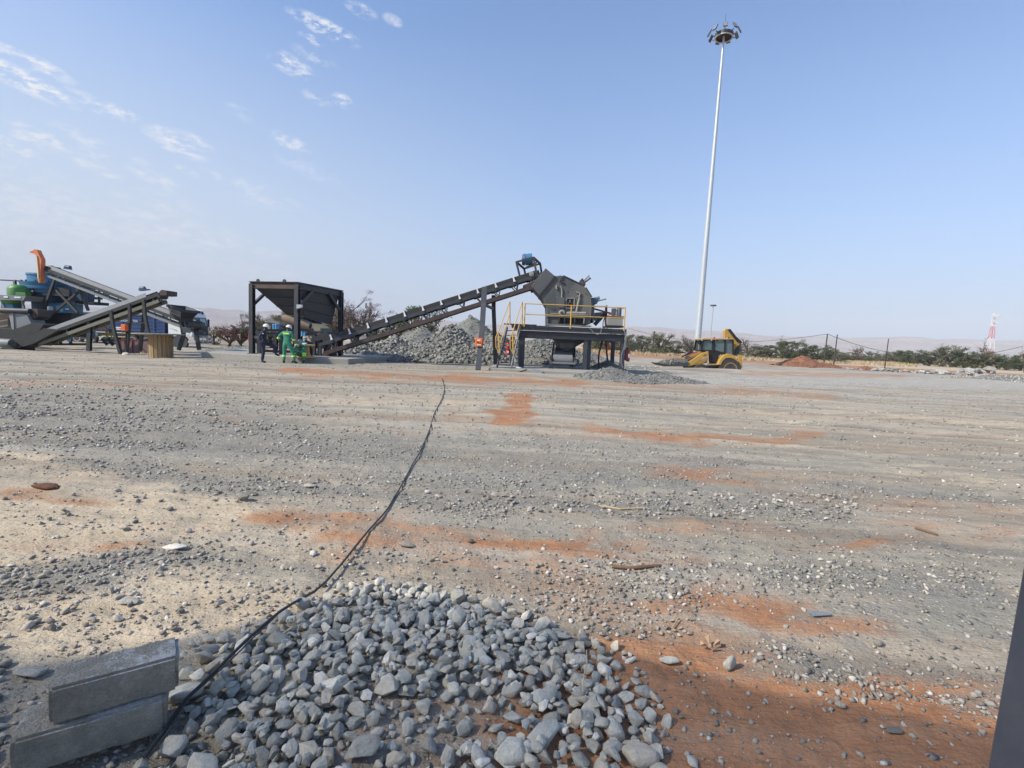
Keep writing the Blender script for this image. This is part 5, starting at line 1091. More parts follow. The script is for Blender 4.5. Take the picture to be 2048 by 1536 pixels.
def person(label, loc, rz, J, cloth, head='helmet', bands=(), grouplabel=None, lower=True):
    """J: joint positions in metres (x right, y ahead of the figure, z up), figure faces +y"""
    root = thing('person', label, 'person', loc, rz)
    g = lambda k: V(J[k]); face = (g('face') - g('head')).normalized(); up = (g('head') - g('neck')).normalized(); side = face.cross(up).normalized(); up = side.cross(face)
    vs = {'pelvis': (g('pelvis'), (.11, .08)), 'waist': (g('waist'), (.10, .075)), 'chest': (g('chest'), (.125, .085)), 'neckb': (g('neck'), .055), 'neckt': (g('neck').lerp(g('head'), .45), .05),
          'headl': (g('head') - up * .02, (.072, .082)), 'headc': (g('head') + up * .06, (.076, .09)), 'headt': (g('head') + up * .13, (.045, .055)), 'nose': (g('head') + face * .105 + up * .01, .012), 'noseb': (g('head') + face * .075 + up * .035, .018), 'chin': (g('head') + face * .06 - up * .075, .03)}
    ed = [('pelvis', 'waist'), ('waist', 'chest'), ('chest', 'neckb'), ('neckb', 'neckt'), ('neckt', 'headl'), ('headl', 'headc'), ('headc', 'headt'), ('headc', 'noseb'), ('noseb', 'nose'), ('headl', 'chin')]
    cl = {'pelvis': (g('pelvis'), (.165, .125)), 'waist': (g('waist'), (.15, .115)), 'chest': (g('chest'), (.175, .12)), 'collar': (g('neck') - up * .03, (.075, .07))}
    ce = [('pelvis', 'waist'), ('waist', 'chest'), ('chest', 'collar')]
    for s_, sg in (('L', -1), ('R', 1)):
        e = 'ear' + s_; vs[e] = (g('head') + side * (sg * .082) + up * .02, .014); ed.append(('headc', e))
        sh, el, wr, ha = g('sh' + s_), g('el' + s_), g('wr' + s_), g('ha' + s_)
        vs['sh' + s_] = (sh, .052); vs['el' + s_] = (el, .04); vs['wr' + s_] = (wr, .028); vs['pm' + s_] = (wr.lerp(ha, .5), (.038, .02))
        ed += [('chest', 'sh' + s_), ('sh' + s_, 'el' + s_), ('el' + s_, 'wr' + s_), ('wr' + s_, 'pm' + s_)]
        hd = (ha - wr).normalized(); sd_ = hd.cross(V((0, 0, 1)) if abs(hd.z) < .9 else V((0, 1, 0))).normalized(); bend = sd_.cross(hd)
        for q, (o_, ln) in enumerate(((-.03, .075), (-.01, .088), (.012, .082), (.032, .065))):
            a = wr.lerp(ha, .5) + sd_ * o_ + hd * .035; vs[f'k{q}{s_}'] = (a, .010); vs[f'f{q}{s_}'] = (a + hd * ln * .55 + bend * .008, .009); vs[f't{q}{s_}'] = (a + hd * ln * .9 + bend * .03, .008)
            ed += [('pm' + s_, f'k{q}{s_}'), (f'k{q}{s_}', f'f{q}{s_}'), (f'f{q}{s_}', f't{q}{s_}')]
        a = wr.lerp(ha, .3) - sd_ * .04; vs['tb' + s_] = (a, .012); vs['tt' + s_] = (a - sd_ * .025 + hd * .04 + bend * .02, .009); ed += [('pm' + s_, 'tb' + s_), ('tb' + s_, 'tt' + s_)]
        cl['sh' + s_] = (sh, .072); cl['el' + s_] = (el, .058); cl['cf' + s_] = (wr.lerp(el, .08), .045); ce += [('chest', 'sh' + s_), ('sh' + s_, 'el' + s_), ('el' + s_, 'cf' + s_)]
        hp_, kn_, an, to = g('hp' + s_), g('kn' + s_), g('an' + s_), g('to' + s_)
        vs['hp' + s_] = (hp_, .085); vs['kn' + s_] = (kn_, .055); vs['an' + s_] = (an, .04); vs['to' + s_] = (to, .03); ed += [('pelvis', 'hp' + s_), ('hp' + s_, 'kn' + s_), ('kn' + s_, 'an' + s_), ('an' + s_, 'to' + s_)]
        mid = kn_.lerp(an, .4)
        cl['hp' + s_] = (hp_, .112); cl['th' + s_] = (hp_.lerp(kn_, .5), .10); cl['kn' + s_] = (kn_, .082); cl['cv' + s_] = (mid, .078); cl['hm' + s_] = (an + V((0, 0, .02)), .068)
        ce += [('pelvis', 'hp' + s_), ('hp' + s_, 'th' + s_), ('th' + s_, 'kn' + s_), ('kn' + s_, 'cv' + s_), ('cv' + s_, 'hm' + s_)]
        heel = an - (to - an).normalized() * .04; heel.z = an.z - .04
        skinned('boot', {'a': (an + V((0, 0, .05)), .056), 'b': (an, .058), 'c': (heel, .042), 'd': (an.lerp(to, .55) - V((0, 0, .015)), .048), 'e': (to - V((0, 0, .0)), .040)}, [('a', 'b'), ('b', 'c'), ('b', 'd'), ('d', 'e')], BOOT, root, 1)
    skinned('body', vs, ed, SKIN, root)
    skinned('coverall', cl, ce, cloth, root)
    hc = g('head') + up * .045; rot = Matrix((side, face, up)).transposed()
    if head == 'helmet':
        mb = MB().lathe((0, 0, 0), [(.122, 0), (.12, .03), (.108, .075), (.08, .11), (.04, .13), (.008, .136)], n=24); mb.lathe((0, 0, 0), [(.13, -.005), (.132, .006), (.12, .012)], n=24)
        mb.prism([V((-.09, .09, 0)), V((-.05, .165, -.012)), V((.05, .165, -.012)), V((.09, .09, 0))], (0, 0, .008)); mb.beam(V((0, -.10, .07)), V((0, .02, .139)), .03, .012).beam(V((0, .02, .139)), V((0, .10, .07)), .03, .012)
        mb.v = [tuple(hc + rot @ V((x, y * 1.12, z))) for x, y, z in mb.v]; part(root, 'helmet', HELM, mb, smooth=True)
    else:
        mb = MB().lathe((0, 0, 0), [(.108, -.03), (.112, .03), (.10, .075), (.06, .105), (.01, .115)], n=22).prism([V((-.07, .08, 0)), V((-.05, .17, -.02)), V((.05, .17, -.02)), V((.07, .08, 0))], (0, 0, .012))
        mb.v = [tuple(hc + rot @ V(q)) for q in mb.v]; part(root, 'cap', CAPG, mb, smooth=True)
    for (a, b, f, r) in bands:
        p = g(a).lerp(g(b), f); d = (g(b) - g(a)).normalized() * .035
        part(root, 'reflective_band', HIVIS, MB().cyl(p - d, p + d, r, n=16), smooth=True)
    return root
# standing figure in navy, side on, foot up on the slab (faces +x of the picture)
b1 = at(527, 726, 23.2); g1 = gzf(b1.x, b1.y)
J = dict(pelvis=(0, 0, .98), waist=(0, -.02, 1.14), chest=(0, .02, 1.38), neck=(0, .06, 1.53), head=(0, .10, 1.63), face=(0, .2, 1.61),
         shL=(-.19, .02, 1.44), elL=(-.26, -.10, 1.18), wrL=(-.18, .10, 1.08), haL=(-.12, .22, 1.05), shR=(.19, .02, 1.44), elR=(.27, -.12, 1.18), wrR=(.20, .02, .98), haR=(.16, .12, .92),
         hpL=(-.10, .02, .92), knL=(-.13, .44, .80), anL=(-.12, .50, .42), toL=(-.12, .68, .36), hpR=(.10, 0, .92), knR=(.10, .02, .50), anR=(.10, -.03, .09), toR=(.11, .15, .04))
pp = person('person in navy overalls and white helmet with one foot raised on the concrete slab', (b1.x, b1.y, g1), R(-78), J, NAVY)
part(pp, 'shoulder_patch', HELM, MB().box((.255, .03, 1.36), (.012, .07, .05))); part(pp, 'waist_pouch', BROWNR, MB().lathe((.22, .0, 1.06), [(.05, 0), (.05, .03)], (1, 0, 0), 12))
# standing figure in green seen from behind
b2 = at(574, 729, 22.9); g2 = gzf(b2.x, b2.y)
J = dict(pelvis=(0, 0, .96), waist=(0, .01, 1.12), chest=(0, .03, 1.34), neck=(.0, .06, 1.49), head=(.02, .10, 1.585), face=(.03, .2, 1.56),
         shL=(-.19, .03, 1.40), elL=(-.42, .0, 1.17), wrL=(-.26, .16, 1.07), haL=(-.17, .20, 1.02), shR=(.19, .03, 1.40), elR=(.29, .02, 1.12), wrR=(.24, .14, .90), haR=(.21, .18, .80),
         hpL=(-.10, 0, .90), knL=(-.13, .03, .50), anL=(-.14, -.03, .09), toL=(-.18, .14, .04), hpR=(.11, .0, .90), knR=(.24, .05, .50), anR=(.34, .0, .09), toR=(.42, .16, .04))
pp = person('person in green coverall with lime bands and white helmet standing with their back turned', (b2.x, b2.y, g2), 0, J, GRN, bands=(('knL', 'anL', .42, .088), ('knR', 'anR', .42, .088), ('elR', 'wrR', .1, .072), ('elL', 'wrL', .1, .072)))
part(pp, 'back_band', HIVIS, MB().box((0, -.115, 1.36), (.26, .015, .07)), bevel=.004)
# seated figure in green, facing the camera, bending forward
b3 = at(597, 728, 23.3); g3 = gzf(b3.x, b3.y)
J = dict(pelvis=(0, -.10, .42), waist=(0, -.04, .56), chest=(-.02, .14, .76), neck=(-.04, .24, .88), head=(-.07, .34, .95), face=(-.08, .42, .88),
         shL=(-.19, .16, .78), elL=(-.26, .34, .58), wrL=(-.10, .50, .52), haL=(-.02, .56, .50), shR=(.17, .16, .80), elR=(.26, .36, .60), wrR=(.16, .52, .54), haR=(.08, .58, .50),
         hpL=(-.12, -.06, .40), knL=(-.26, .34, .50), anL=(-.24, .32, .10), toL=(-.28, .48, .04), hpR=(.12, -.06, .40), knR=(.20, .36, .48), anR=(.22, .34, .10), toR=(.26, .5, .04))
pp = person('person in green coverall and grey cap sitting bent forward on the slab edge', (b3.x, b3.y + .35, g3), R(180), J, GRN, 'cap', bands=(('knL', 'anL', .08, .092), ('knR', 'anR', .08, .092), ('knL', 'anL', .3, .09)))
# crouching figure in black behind the small drum
b4 = at(614, 706, 24.75)
J = dict(pelvis=(0, -.14, .32), waist=(0, -.08, .46), chest=(0, .06, .66), neck=(0, .16, .77), head=(.02, .24, .84), face=(.03, .33, .80),
         shL=(-.19, .08, .68), elL=(-.30, .26, .66), wrL=(-.10, .42, .66), haL=(-.0, .46, .66), shR=(.19, .08, .68), elR=(.30, .26, .68), wrR=(.12, .42, .68), haR=(.03, .46, .67),
         hpL=(-.11, -.10, .28), knL=(-.22, .26, .46), anL=(-.2, .02, .10), toL=(-.22, .18, .04), hpR=(.11, -.10, .28), knR=(.22, .26, .46), anR=(.2, .02, .10), toR=(.22, .18, .04))
pp = person('person in black clothes and grey cap crouching behind the small cable drum', (b4.x, b4.y + .1, .27), R(180), J, BLKC, 'cap')
# ================================================================== backhoe loader
YB1 = 35.2; gB = -.62
CY = mat('loader_yellow', (.50, .285, .045), (.33, .26, .15), .6, 2, .55)
RIMY = mat('dusty_rim', (.30, .19, .06), (.26, .21, .15), .7, 4, .8)
GLS = mat('cab_glass', (.10, .15, .15), (.2, .24, .22), .4, 2, .1)
bh = thing('backhoe_loader', 'yellow backhoe loader with a bucket full of stone near the light mast', 'loader', (at(1440, 735, YB1).x, YB1, gB))
def BP(name, m, poly, y0, w, parent=None, bevel=.0): return part(bh, name, m, MB().prism([Z6(x, y, YB1) + V((0, y0, 0)) for x, y in poly], (0, w, 0)), world=True, bevel=bevel, parent=parent)
rz_ = Z6(1372, 752, YB1)
for yy in (.25, 2.0): wheel(bh, (rz_.x, YB1 + yy, gB + .76), .78, .45, TYRE, RIMY)
for yy in (.25, 1.95): wheel(bh, (Z6(985, 720, YB1).x, YB1 + yy, gB + .52), .53, .34, TYRE, RIMY)
BP('chassis', PAINT, [(820, 700), (1500, 700), (1500, 760), (850, 760)], .5, 1.2)
BP('bonnet', CY, [(780, 575), (975, 505), (1095, 490), (1100, 655), (960, 690), (800, 700)], .55, 1.1, bevel=.03)
BP('bonnet_top', MAROON, [(800, 565), (970, 503), (975, 520), (860, 580)], .56, 1.05)
BP('bonnet_decal', GREYP, [(760, 580), (820, 560), (870, 580), (800, 610)], .40, .05)
BP('loader_arm', CY, [(1000, 520), (1085, 495), (1090, 560), (960, 620), (850, 700), (800, 705), (790, 660), (880, 600)], .18, .14, bevel=.02)
BP('loader_arm', CY, [(1000, 520), (1085, 495), (1090, 560), (960, 620), (850, 700), (800, 705), (790, 660), (880, 600)], 1.85, .14, bevel=.02)
BP('loader_ram', CREAM, [(985, 610), (1065, 560), (1070, 580), (995, 625)], .12, .07)
BP('tilt_link', BLACK, [(715, 575), (850, 505), (885, 500), (885, 515), (730, 582)], .3, .1)
def LT(txt, size, m, px, y, dy=-.02): 
    q = Z6(px, y, YB1) - bh.location; return letters(txt, size, m, (q.x, dy, q.z), (R(90), R(-30), 0), bh)
LT('426', .15, BLACK, 1035, 550, .16)
BP('bucket', mat('worn_bucket', (.13, .13, .125), (.24, .23, .20), .7, 3, .6), [(420, 660), (470, 700), (760, 702), (800, 660), (770, 600), (740, 600), (745, 680), (480, 685)], -.1, 2.4)
BP('bucket_end_plate', PAINT2, [(425, 662), (470, 700), (770, 702), (798, 662), (775, 642), (600, 676)], -.12, .03)
for k in range(7): part(bh, 'bucket_tooth', PAINT, MB().beam(Z6(425, 665, YB1) + V((-.06, .0 + k * .37, -.02)), Z6(470, 690, YB1) + V((.0, .0 + k * .37, 0)), .09, .05), world=True)
# cab
BP('lower_door', BLACK, [(1100, 500), (1240, 505), (1245, 560), (1210, 650), (1110, 655)], .38, .06)
cabf = [(1015, 325), (1448, 330)]
BP('roof', CY, [(1012, 330), (1030, 318), (1440, 320), (1450, 334), (1015, 337)], .30, 1.65, bevel=.01)
BP('roof_edge', BLACK, [(1020, 338), (1445, 335), (1440, 350), (1025, 348)], .33, 1.6)
pil = [((1030, 345), (1005, 480)), ((1172, 345), (1165, 500)), ((1335, 345), (1325, 520)), ((1440, 345), (1440, 560))]
for (p, q) in pil:
    for yy in (.40, 1.85): part(bh, 'cab_pillar', BLACK, MB().beam(Z6(*p, YB1) + V((0, yy, 0)), Z6(*q, YB1) + V((0, yy, 0)), .09 if p[0] != 1172 else .15, .08, (0, 1, 0)), world=True)
BP('windscreen', GLS, [(1035, 350), (1150, 350), (1150, 478), (1010, 478)], .42, .015)
BP('side_window', GLS, [(1195, 352), (1325, 352), (1318, 515), (1190, 515)], .42, .015)
BP('side_window', GLS, [(1345, 352), (1432, 352), (1435, 540), (1330, 520)], .42, .015)
BP('rear_side_window', GLS, [(1035, 350), (1432, 352), (1430, 520), (1010, 478)], 1.83, .015)
BP('seat', BLACK, [(1215, 400), (1270, 400), (1290, 480), (1290, 560), (1200, 560), (1205, 500), (1225, 490)], .8, .5, bevel=.03)
BP('sill', BLACK, [(1000, 478), (1190, 478), (1325, 515), (1325, 540), (1100, 520), (1000, 492)], .40, 1.5)
BP('beacon', REDP, [(1215, 300), (1235, 300), (1238, 318), (1212, 318)], .9, .12)
for px in (1020, 1150): part(bh, 'work_lamp', CREAM, MB().lathe(Z6(px, 338, YB1) + V((-.02, .3, 0)), [(.07, 0), (.08, .08)], (-1, -.3, 0), 14), world=True)
BP('exhaust', GREYP, [(970, 345), (982, 345), (982, 480), (970, 480)], .5, .06); BP('mirror', BLACK, [(945, 350), (968, 350), (968, 400), (945, 400)], .2, .06, bevel=.01)
fen = [(1205, 680), (1240, 600), (1290, 548), (1350, 530), (1410, 545), (1460, 600), (1490, 640), (1475, 640), (1425, 600), (1370, 585), (1310, 590), (1265, 630), (1240, 682)]
BP('rear_fender', CY, fen, .0, .55, bevel=.01); BP('step', CY, [(1085, 668), (1240, 668), (1240, 684), (1085, 684)], .1, .3)
# backhoe arm folded behind the cab
arm = BP('boom', CY, [(1365, 215), (1385, 185), (1440, 182), (1455, 220), (1580, 365), (1605, 385), (1598, 408), (1560, 425), (1500, 395), (1448, 335), (1440, 300), (1368, 312)], .95, .32, bevel=.02)
BP('dipper', CY, [(1458, 400), (1500, 385), (1560, 415), (1525, 470), (1508, 545), (1490, 640), (1452, 620), (1460, 520)], 1.0, .26, bevel=.015)
BP('boom_ram', BLACK, [(1412, 200), (1442, 186), (1566, 345), (1540, 366)], .84, .1); BP('boom_rod', CHROME, [(1440, 205), (1452, 203), (1505, 280), (1496, 288)], .85, .05)
BP('hose_bundle', BLACK, [(1500, 290), (1530, 300), (1600, 365), (1600, 385), (1545, 360)], .8, .5)
BP('crowd_link', PAINT, [(1520, 470), (1570, 410), (1600, 400), (1560, 540), (1510, 545)], .9, .4)
part(bh, 'boom_hub', BLACK, MB().lathe(Z6(1480, 405, YB1) + V((0, .95, 0)), [(.09, 0), (.09, .04), (.05, .05)], (0, -1, 0), 16), world=True)
BP('stabiliser', CY, [(1505, 545), (1548, 548), (1552, 725), (1500, 725)], .2, .18, bevel=.01); BP('stabiliser', CY, [(1505, 545), (1548, 548), (1552, 725), (1500, 725)], 2.0, .18, bevel=.01)
BP('swing_frame', PAINT, [(1450, 600), (1515, 600), (1515, 720), (1450, 720)], .4, 1.6)
# load of stone in the bucket
P = []; 
for i in range(700):
    u = rng.random(); v_ = rng.random(); q = Z6(470 + 300 * u, 590 + 80 * abs(u - .5) * 1.5 + 50 * rng.random(), YB1); P.append((q.x, YB1 - .1 + v_ * 2.2, q.z - .15 * abs(v_ - .5)))
me = rock_mesh('stone_load', np.array(P), .07 + .1 * rng.random(len(P)), LOWV); me.materials.append(M_PILE); o = bpy.data.objects.new('stone_load', me); COL.objects.link(o); tag(o, 'grey crushed stone heaped in the loader bucket', 'gravel', kind='stuff')

# ================================================================== light mast
MY = 56.0; mb_ = at(1393, 706, MY); gM = gzf(mb_.x, MY)
# height where a vertical line through the base meets the top row
hz = None
for k in range(200, 420):
    z = k * .1; px, py, w = project(np.array(mb_.x), np.array(MY), np.array(z))
    if py < 72: hz = z; break
ms = thing('light_mast', 'very tall tapered galvanised mast carrying a ring of floodlights', 'light mast', (mb_.x, MY, gM))
GA = mat('mast_steel', (.50, .54, .56), (.60, .63, .65), .4, .6, .45, .35)
ms.rotation_euler = (0, R(.75), 0); HM_ = hz - gM
secs = 4; b = None
for k in range(secs):
    h0 = HM_ * k / secs; h1 = HM_ * (k + 1) / secs; r = lambda h: .36 * (1 - h / HM_) + .11 * (h / HM_)
    part(ms, 'mast_section', GA, MB().lathe((0, 0, 0), [(r(h0) * (.96 if k else 1), h0 - (.4 if k else 0)), (r(h0) * (1.0), h0 + .001), (r(h1), h1)], n=20), smooth=True)
part(ms, 'base_flange', GA, MB().lathe((0, 0, 0), [(.55, 0), (.55, .08)], n=24)); part(ms, 'access_door', CREAM, MB().box((-.05, -.35, 1.2), (.22, .06, .8)))
ring = thing  # ring belongs to the mast
hr = HM_
K = .66
part(ms, 'headframe_ring', PAINT2, MB().lathe((0, 0, hr), [(1.22 * K, -.14), (1.42 * K, -.14), (1.42 * K, .2), (1.22 * K, .2), (1.22 * K, -.14)], n=36, caps=False))
part(ms, 'inner_ring', GA, MB().lathe((0, 0, hr), [(1.22 * K, -.20), (1.42 * K, -.20), (1.42 * K, -.145), (1.22 * K, -.145), (1.22 * K, -.20)], n=36, caps=False))
part(ms, 'head_underside', BLACK, MB().lathe((0, 0, hr), [(.12, -.02), (1.2 * K, -.02), (1.2 * K, .03), (.12, .03)], n=30))
part(ms, 'head_cap', PAINT, MB().lathe((0, 0, hr), [(1.1 * K, .18), (.9 * K, .40), (.2, .5)], n=24)); part(ms, 'lightning_rod', PAINT2, MB().cyl((0, 0, hr + .5), (0, 0, hr + 2.2), .02, n=6))
for k in range(9):
    a = 2 * math.pi * (k + .3) / 9; d = V((math.cos(a), math.sin(a), 0)); Rk = Matrix.Rotation(a, 3, 'Z') @ Matrix.Rotation(R(-28), 3, 'Y')
    part(ms, 'floodlight_arm', PAINT2, MB().beam(d * .9 + V((0, 0, hr)), d * 1.32 + V((0, 0, hr + .08)), .07))
    fo = part(ms, 'floodlight', PAINT2, MB().box(d * 1.48 + V((0, 0, hr + .34)), (.10, .42, .66), Rk), bevel=.015)
    part(ms, 'lens', GREYP, MB().box(d * 1.48 + V((0, 0, hr + .34)) + Rk @ V((.06, 0, 0)), (.02, .36, .58), Rk), parent=fo)
# a second, far mast
q = at(1419, 688, 170); ztop = at(1424, 612, 170).z
t = thing('light_mast', 'thin distant mast rising right behind the yellow loader', 'light mast', (q.x, 170, gzf(q.x, 170)))
part(t, 'pole', GALV, MB().cyl((0, 0, 0), (.3, 0, ztop), .28, .14, 10)); part(t, 'lamp_ring', PAINT2, MB().lathe((.3, 0, ztop), [(1.0, 0), (1.0, .4)], n=14))

# ================================================================== heaps
def heap(name, label, cones, m, rocks, size, nr, res=.28, basecol=None, tri=LOWV, cat='heap', zoff=0, floor=None):
    xs = [c[0] for c in cones]; ys = [c[1] for c in cones]; rm = [c[3] for c in cones]
    x0 = min(x - r * (c[4] if len(c) > 4 else 1) for x, r, c in zip(xs, rm, cones)); x1 = max(x + r * (c[4] if len(c) > 4 else 1) for x, r, c in zip(xs, rm, cones)); y0 = min(y - r for y, r in zip(ys, rm)); y1 = max(y + r for y, r in zip(ys, rm))
    def hh(x, y):
        h = np.full(np.shape(x), -9.)
        for c in cones:
            kx = c[4] if len(c) > 4 else 1
            d = np.sqrt(((x - c[0]) / kx) ** 2 + (y - c[1]) ** 2) / c[3]; h = np.maximum(h, c[2] * (1 - d ** .92) + .0)
        amp = max(c[2] for c in cones)
        return h + (fbm(x * .9 + 3, y * .9, 4) - .5) * amp * .34 + (fbm(x * 3.3, y * 3.3 + 8, 3) - .5) * min(.22, amp * .2)
    X, Y = np.meshgrid(np.arange(x0, x1 + res, res), np.arange(y0, y1 + res, res)); Hh = hh(X, Y); Z = np.where(Hh > 0, Hh, -.12) + gz(X, Y, False)
    cx, cy = (x0 + x1) / 2, (y0 + y1) / 2; root = thing(name, label, cat, (cx, cy, 0))
    me = grid_mesh('mound', X - cx, Y - cy, Z); me.materials.append(m); o = bpy.data.objects.new('mound', me); COL.objects.link(o); o.parent = root
    px = rng.uniform(x0, x1, nr * 3); py = rng.uniform(y0, y1, nr * 3); h = hh(px, py); k = h > -.02; px, py, h = px[k][:nr], py[k][:nr], h[k][:nr]
    S = size[0] + (size[1] - size[0]) * rng.random(len(px)) ** 4; P = np.stack([px - cx, py - cy, np.maximum(h, 0) + gz(px, py, False) + S * .08], -1)
    me = rock_mesh('rubble', P, S, tri, .6); me.materials.append(rocks); o = bpy.data.objects.new('rubble', me); COL.objects.link(o); o.parent = root; o['kind'] = 'stuff'
    return root
SOILG = stone_material('heap_fines', [(0, (.17, .172, .16)), (1, (.17, .172, .16))], dust=(.30, .28, .23), dust_amt=.5, sc=2.5, bs=.04)
SOILR = stone_material('red_soil', [(0, (.24, .105, .06)), (1, (.24, .105, .06))], dust=(.34, .19, .12), dust_amt=.5, sc=2.5, bs=.05)
M_RED = stone_material('red_clods', [(0, (.20, .085, .05)), (1, (.33, .17, .11))], sc=5, bs=.02)
M_OLV = stone_material('fine_heap', [(0, (.18, .18, .155)), (1, (.29, .288, .25))], sc=5, bs=.02)
def wx(px, Y): return at(px, 700, Y).x
heap('rock_heap', 'broad heap of blasted grey rock behind the long conveyor', [(wx(908, 34), 34, 2.35, 4.2, 1.0), (wx(985, 33.5), 33.5, 1.9, 4.0), (wx(940, 31.5), 31.5, .9, 2.2, 1.6), (wx(850, 33), 33, 1.35, 3.4, 1.1)], SOILG, M_PILE, (.04, .44), 20000)
heap('rock_heap', 'low left flank of grey rubble between the feed hopper and the long conveyor', [(wx(790, 33.5), 33.5, 1.35, 3.2, 1.2), (wx(720, 32.5), 32.5, .85, 3.0, 1.3), (wx(765, 31.6), 31.6, .5, 2, 1.6)], SOILG, M_PILE, (.04, .42), 12000)
heap('gravel_heap', 'olive grey peak of finer gravel rising behind the rock heap', [(wx(938, 42), 42, 3.45, 4.6), (wx(845, 41), 41, 2.35, 4.3, 1.2)], stone_material('fine_soil', [(0, (.19, .19, .165)), (1, (.19, .19, .165))], dust=(.27, .268, .23), sc=3, bs=.04), M_OLV, (.04, .22), 9000)
heap('rock_heap', 'grey rubble heap seen through the legs of the crusher platform', [(wx(1080, 34), 34, 1.75, 4.4, 1.1), (wx(1130, 32.5), 32.5, .9, 2.6, 1.3)], SOILG, M_PILE, (.04, .30), 10000)
heap('gravel_heap', 'small grey gravel heap between the right columns of the platform', [(wx(1218, 28.5), 28.5, .62, 1.15)], SOILG, M_PILE, (.03, .10), 1400, .1)
heap('gravel_heap', 'grey gravel heap just right of the two middle platform columns', [(wx(1185, 38), 38, .95, 2.6, 1.0)], SOILG, M_PILE, (.06, .2), 1500)
heap('gravel_heap', 'low heap of pale crushed stone in front of the right end of the platform', [(wx(1228, 22.0), 22.0, .50, 1.5, 1.15), (wx(1330, 21.6), 21.6, .34, 1.3, 1.5), (wx(1275, 21.2), 21.2, .22, 1.0, 1.6)], SOILG, M_PILE, (.03, .15), 4200, .1)
heap('gravel_windrow', 'low dark stones scattered in a band beside the loader bucket', [(wx(1265, 33), 33, .16, 1.2, 2.2)], SOILG, M_STONE, (.05, .26), 260, .15)
heap('gravel_heap', 'long low dark gravel bank right of the white truck', [(wx(462, 34), 34, .36, 1.5, 1.6), (wx(500, 34.5), 34.5, .45, 1.6, 2.0)], SOILG, M_STONE, (.04, .12), 1800, .2)
heap('gravel_heap', 'long grey gravel bank in front of the truck bumper', [(wx(478, 41), 41, .5, 1.6, 1.7)], SOILG, M_PILE, (.04, .14), 1800, .25)
heap('soil_heap', 'red brown soil heap in front of the bushes right of the loader', [(wx(1606, 62), 62, 1.35, 3.2, 1.05), (wx(1648, 61), 61, .7, 2.0, 1.3)], SOILR, M_RED, (.08, .3), 1800, .3)
heap('soil_heap', 'small red soil mound left of the row of boulders', [(wx(1733, 58), 58, .5, 1.1)], SOILR, M_RED, (.08, .3), 260, .2)
heap('gravel_heap', 'low dark gravel bank at the right edge of the yard', [(wx(2035, 40), 40, .55, 2.4, 2.2)], SOILG, M_STONE, (.05, .2), 1800, .2)
# row of boulders, each one a thing
rb = random.Random(21); bv = [rock_variant(500 + i, 14, .02) for i in range(8)]; bme = []
for (V2, F2) in bv:
    me = bpy.data.meshes.new('boulder'); me.from_pydata(V2.tolist(), [], F2.tolist()); me.materials.append(M_BOULDER); bme.append(me)
spots = []
for px in range(1690, 1735, 9): spots.append((px, .45, 0))
for px in range(1748, 1830, 4): spots.append((px, .45, rb.choice((0, 0, .35))))
for px in range(1832, 1925, 4): spots.append((px, .55, rb.choice((0, .4, 0))))
for px in range(1925, 1990, 4): spots.append((px, .72, rb.choice((0, .5, .9))))
spots += [(1958, 1.0, .9), (1983, 1.25, 1.35), (1938, .95, .6), (1890, 1.0, .1), (1850, .9, .0), (1768, .75, .2), (2008, .6, 0), (2015, .4, 0)]
for i, (px, s, up) in enumerate(spots):
    Y = 56 - 6 * (px - 1690) / 330 + rb.uniform(-1.2, 1.2) + (1.2 if up else 0); x = wx(px, Y); s *= rb.uniform(.8, 1.3)
    o = bpy.data.objects.new('boulder', bme[i % 8]); COL.objects.link(o); o.location = (x, Y, gzf(x, Y) + .22 * s + up * .42); o.scale = (s * 1.2, s, s * .8); o.rotation_euler = (rb.gauss(0, .25), rb.gauss(0, .25), rb.uniform(0, 6.3))
    big_ = i >= len(spots) - 8
    seg_ = 'in the boulder row left of the thin pole' if px < 1765 else 'in the boulder row just right of the thin pole' if px < 1832 else 'in the middle of the boulder row' if px < 1885 else 'in the right half of the boulder row' if px < 1925 else 'in the highest right part of the boulder row'
    lab = (('upper ' if up else 'low ') + ('larger' if s > .6 else 'small') + ' pale boulder ' + seg_ if not big_ else ['large pale slab on top of the right end of the boulder row', 'long flat pale slab lying highest on the boulder row', 'pale boulder propped left of the top slabs of the boulder row', 'wide grey boulder low in the right half of the boulder row', 'grey boulder low in the middle of the boulder row', 'pale boulder at the left end of the dense boulder row', 'lone boulder past the right end of the boulder row', 'smallest lone stone right of the boulder row'][i - len(spots) + 8])
    tag(o, lab, 'boulder', 'boulders dumped in a row')

# ================================================================== poles, tower, wires
def pole(px0, px1, ytop, Y, label, cross=False, r=.11):
    x = wx((px0), Y); g = gzf(x, Y); zt_ = at(px1, ytop, Y).z; t = thing('utility_pole', label, 'pole', (x, Y, g))
    part(t, 'post', mat('old_pole', (.06, .045, .04), None, .3, 4, .9), MB().cyl((0, 0, -.2), (wx(px1, Y) - x if False else (zt_ - g) * .03, 0, zt_ - g), r, r * .75, 8))
    if cross: part(t, 'crossarm', mat('old_pole', (0, 0, 0)), MB().box(((zt_ - g) * .025, 0, (zt_ - g) * .55), (2.2, .15, .15)).box(((zt_ - g) * .028, 0, (zt_ - g) * .93), (1.2, .12, .12)))
    return V((x + (zt_ - g) * .03, Y, zt_))
tops = [pole(1305, 1307, 662, 150, 'distant pole with crossarms behind the bushes left of the mast', True, .22),
        pole(1650, 1653, 668, 78, 'left of two dark poles standing behind the red soil heap'), pole(1670, 1676, 669, 92, 'right of two dark poles standing behind the red soil heap', r=.12), pole(1773, 1771, 677, 70, 'thin dark pole behind the boulder row', r=.07)]
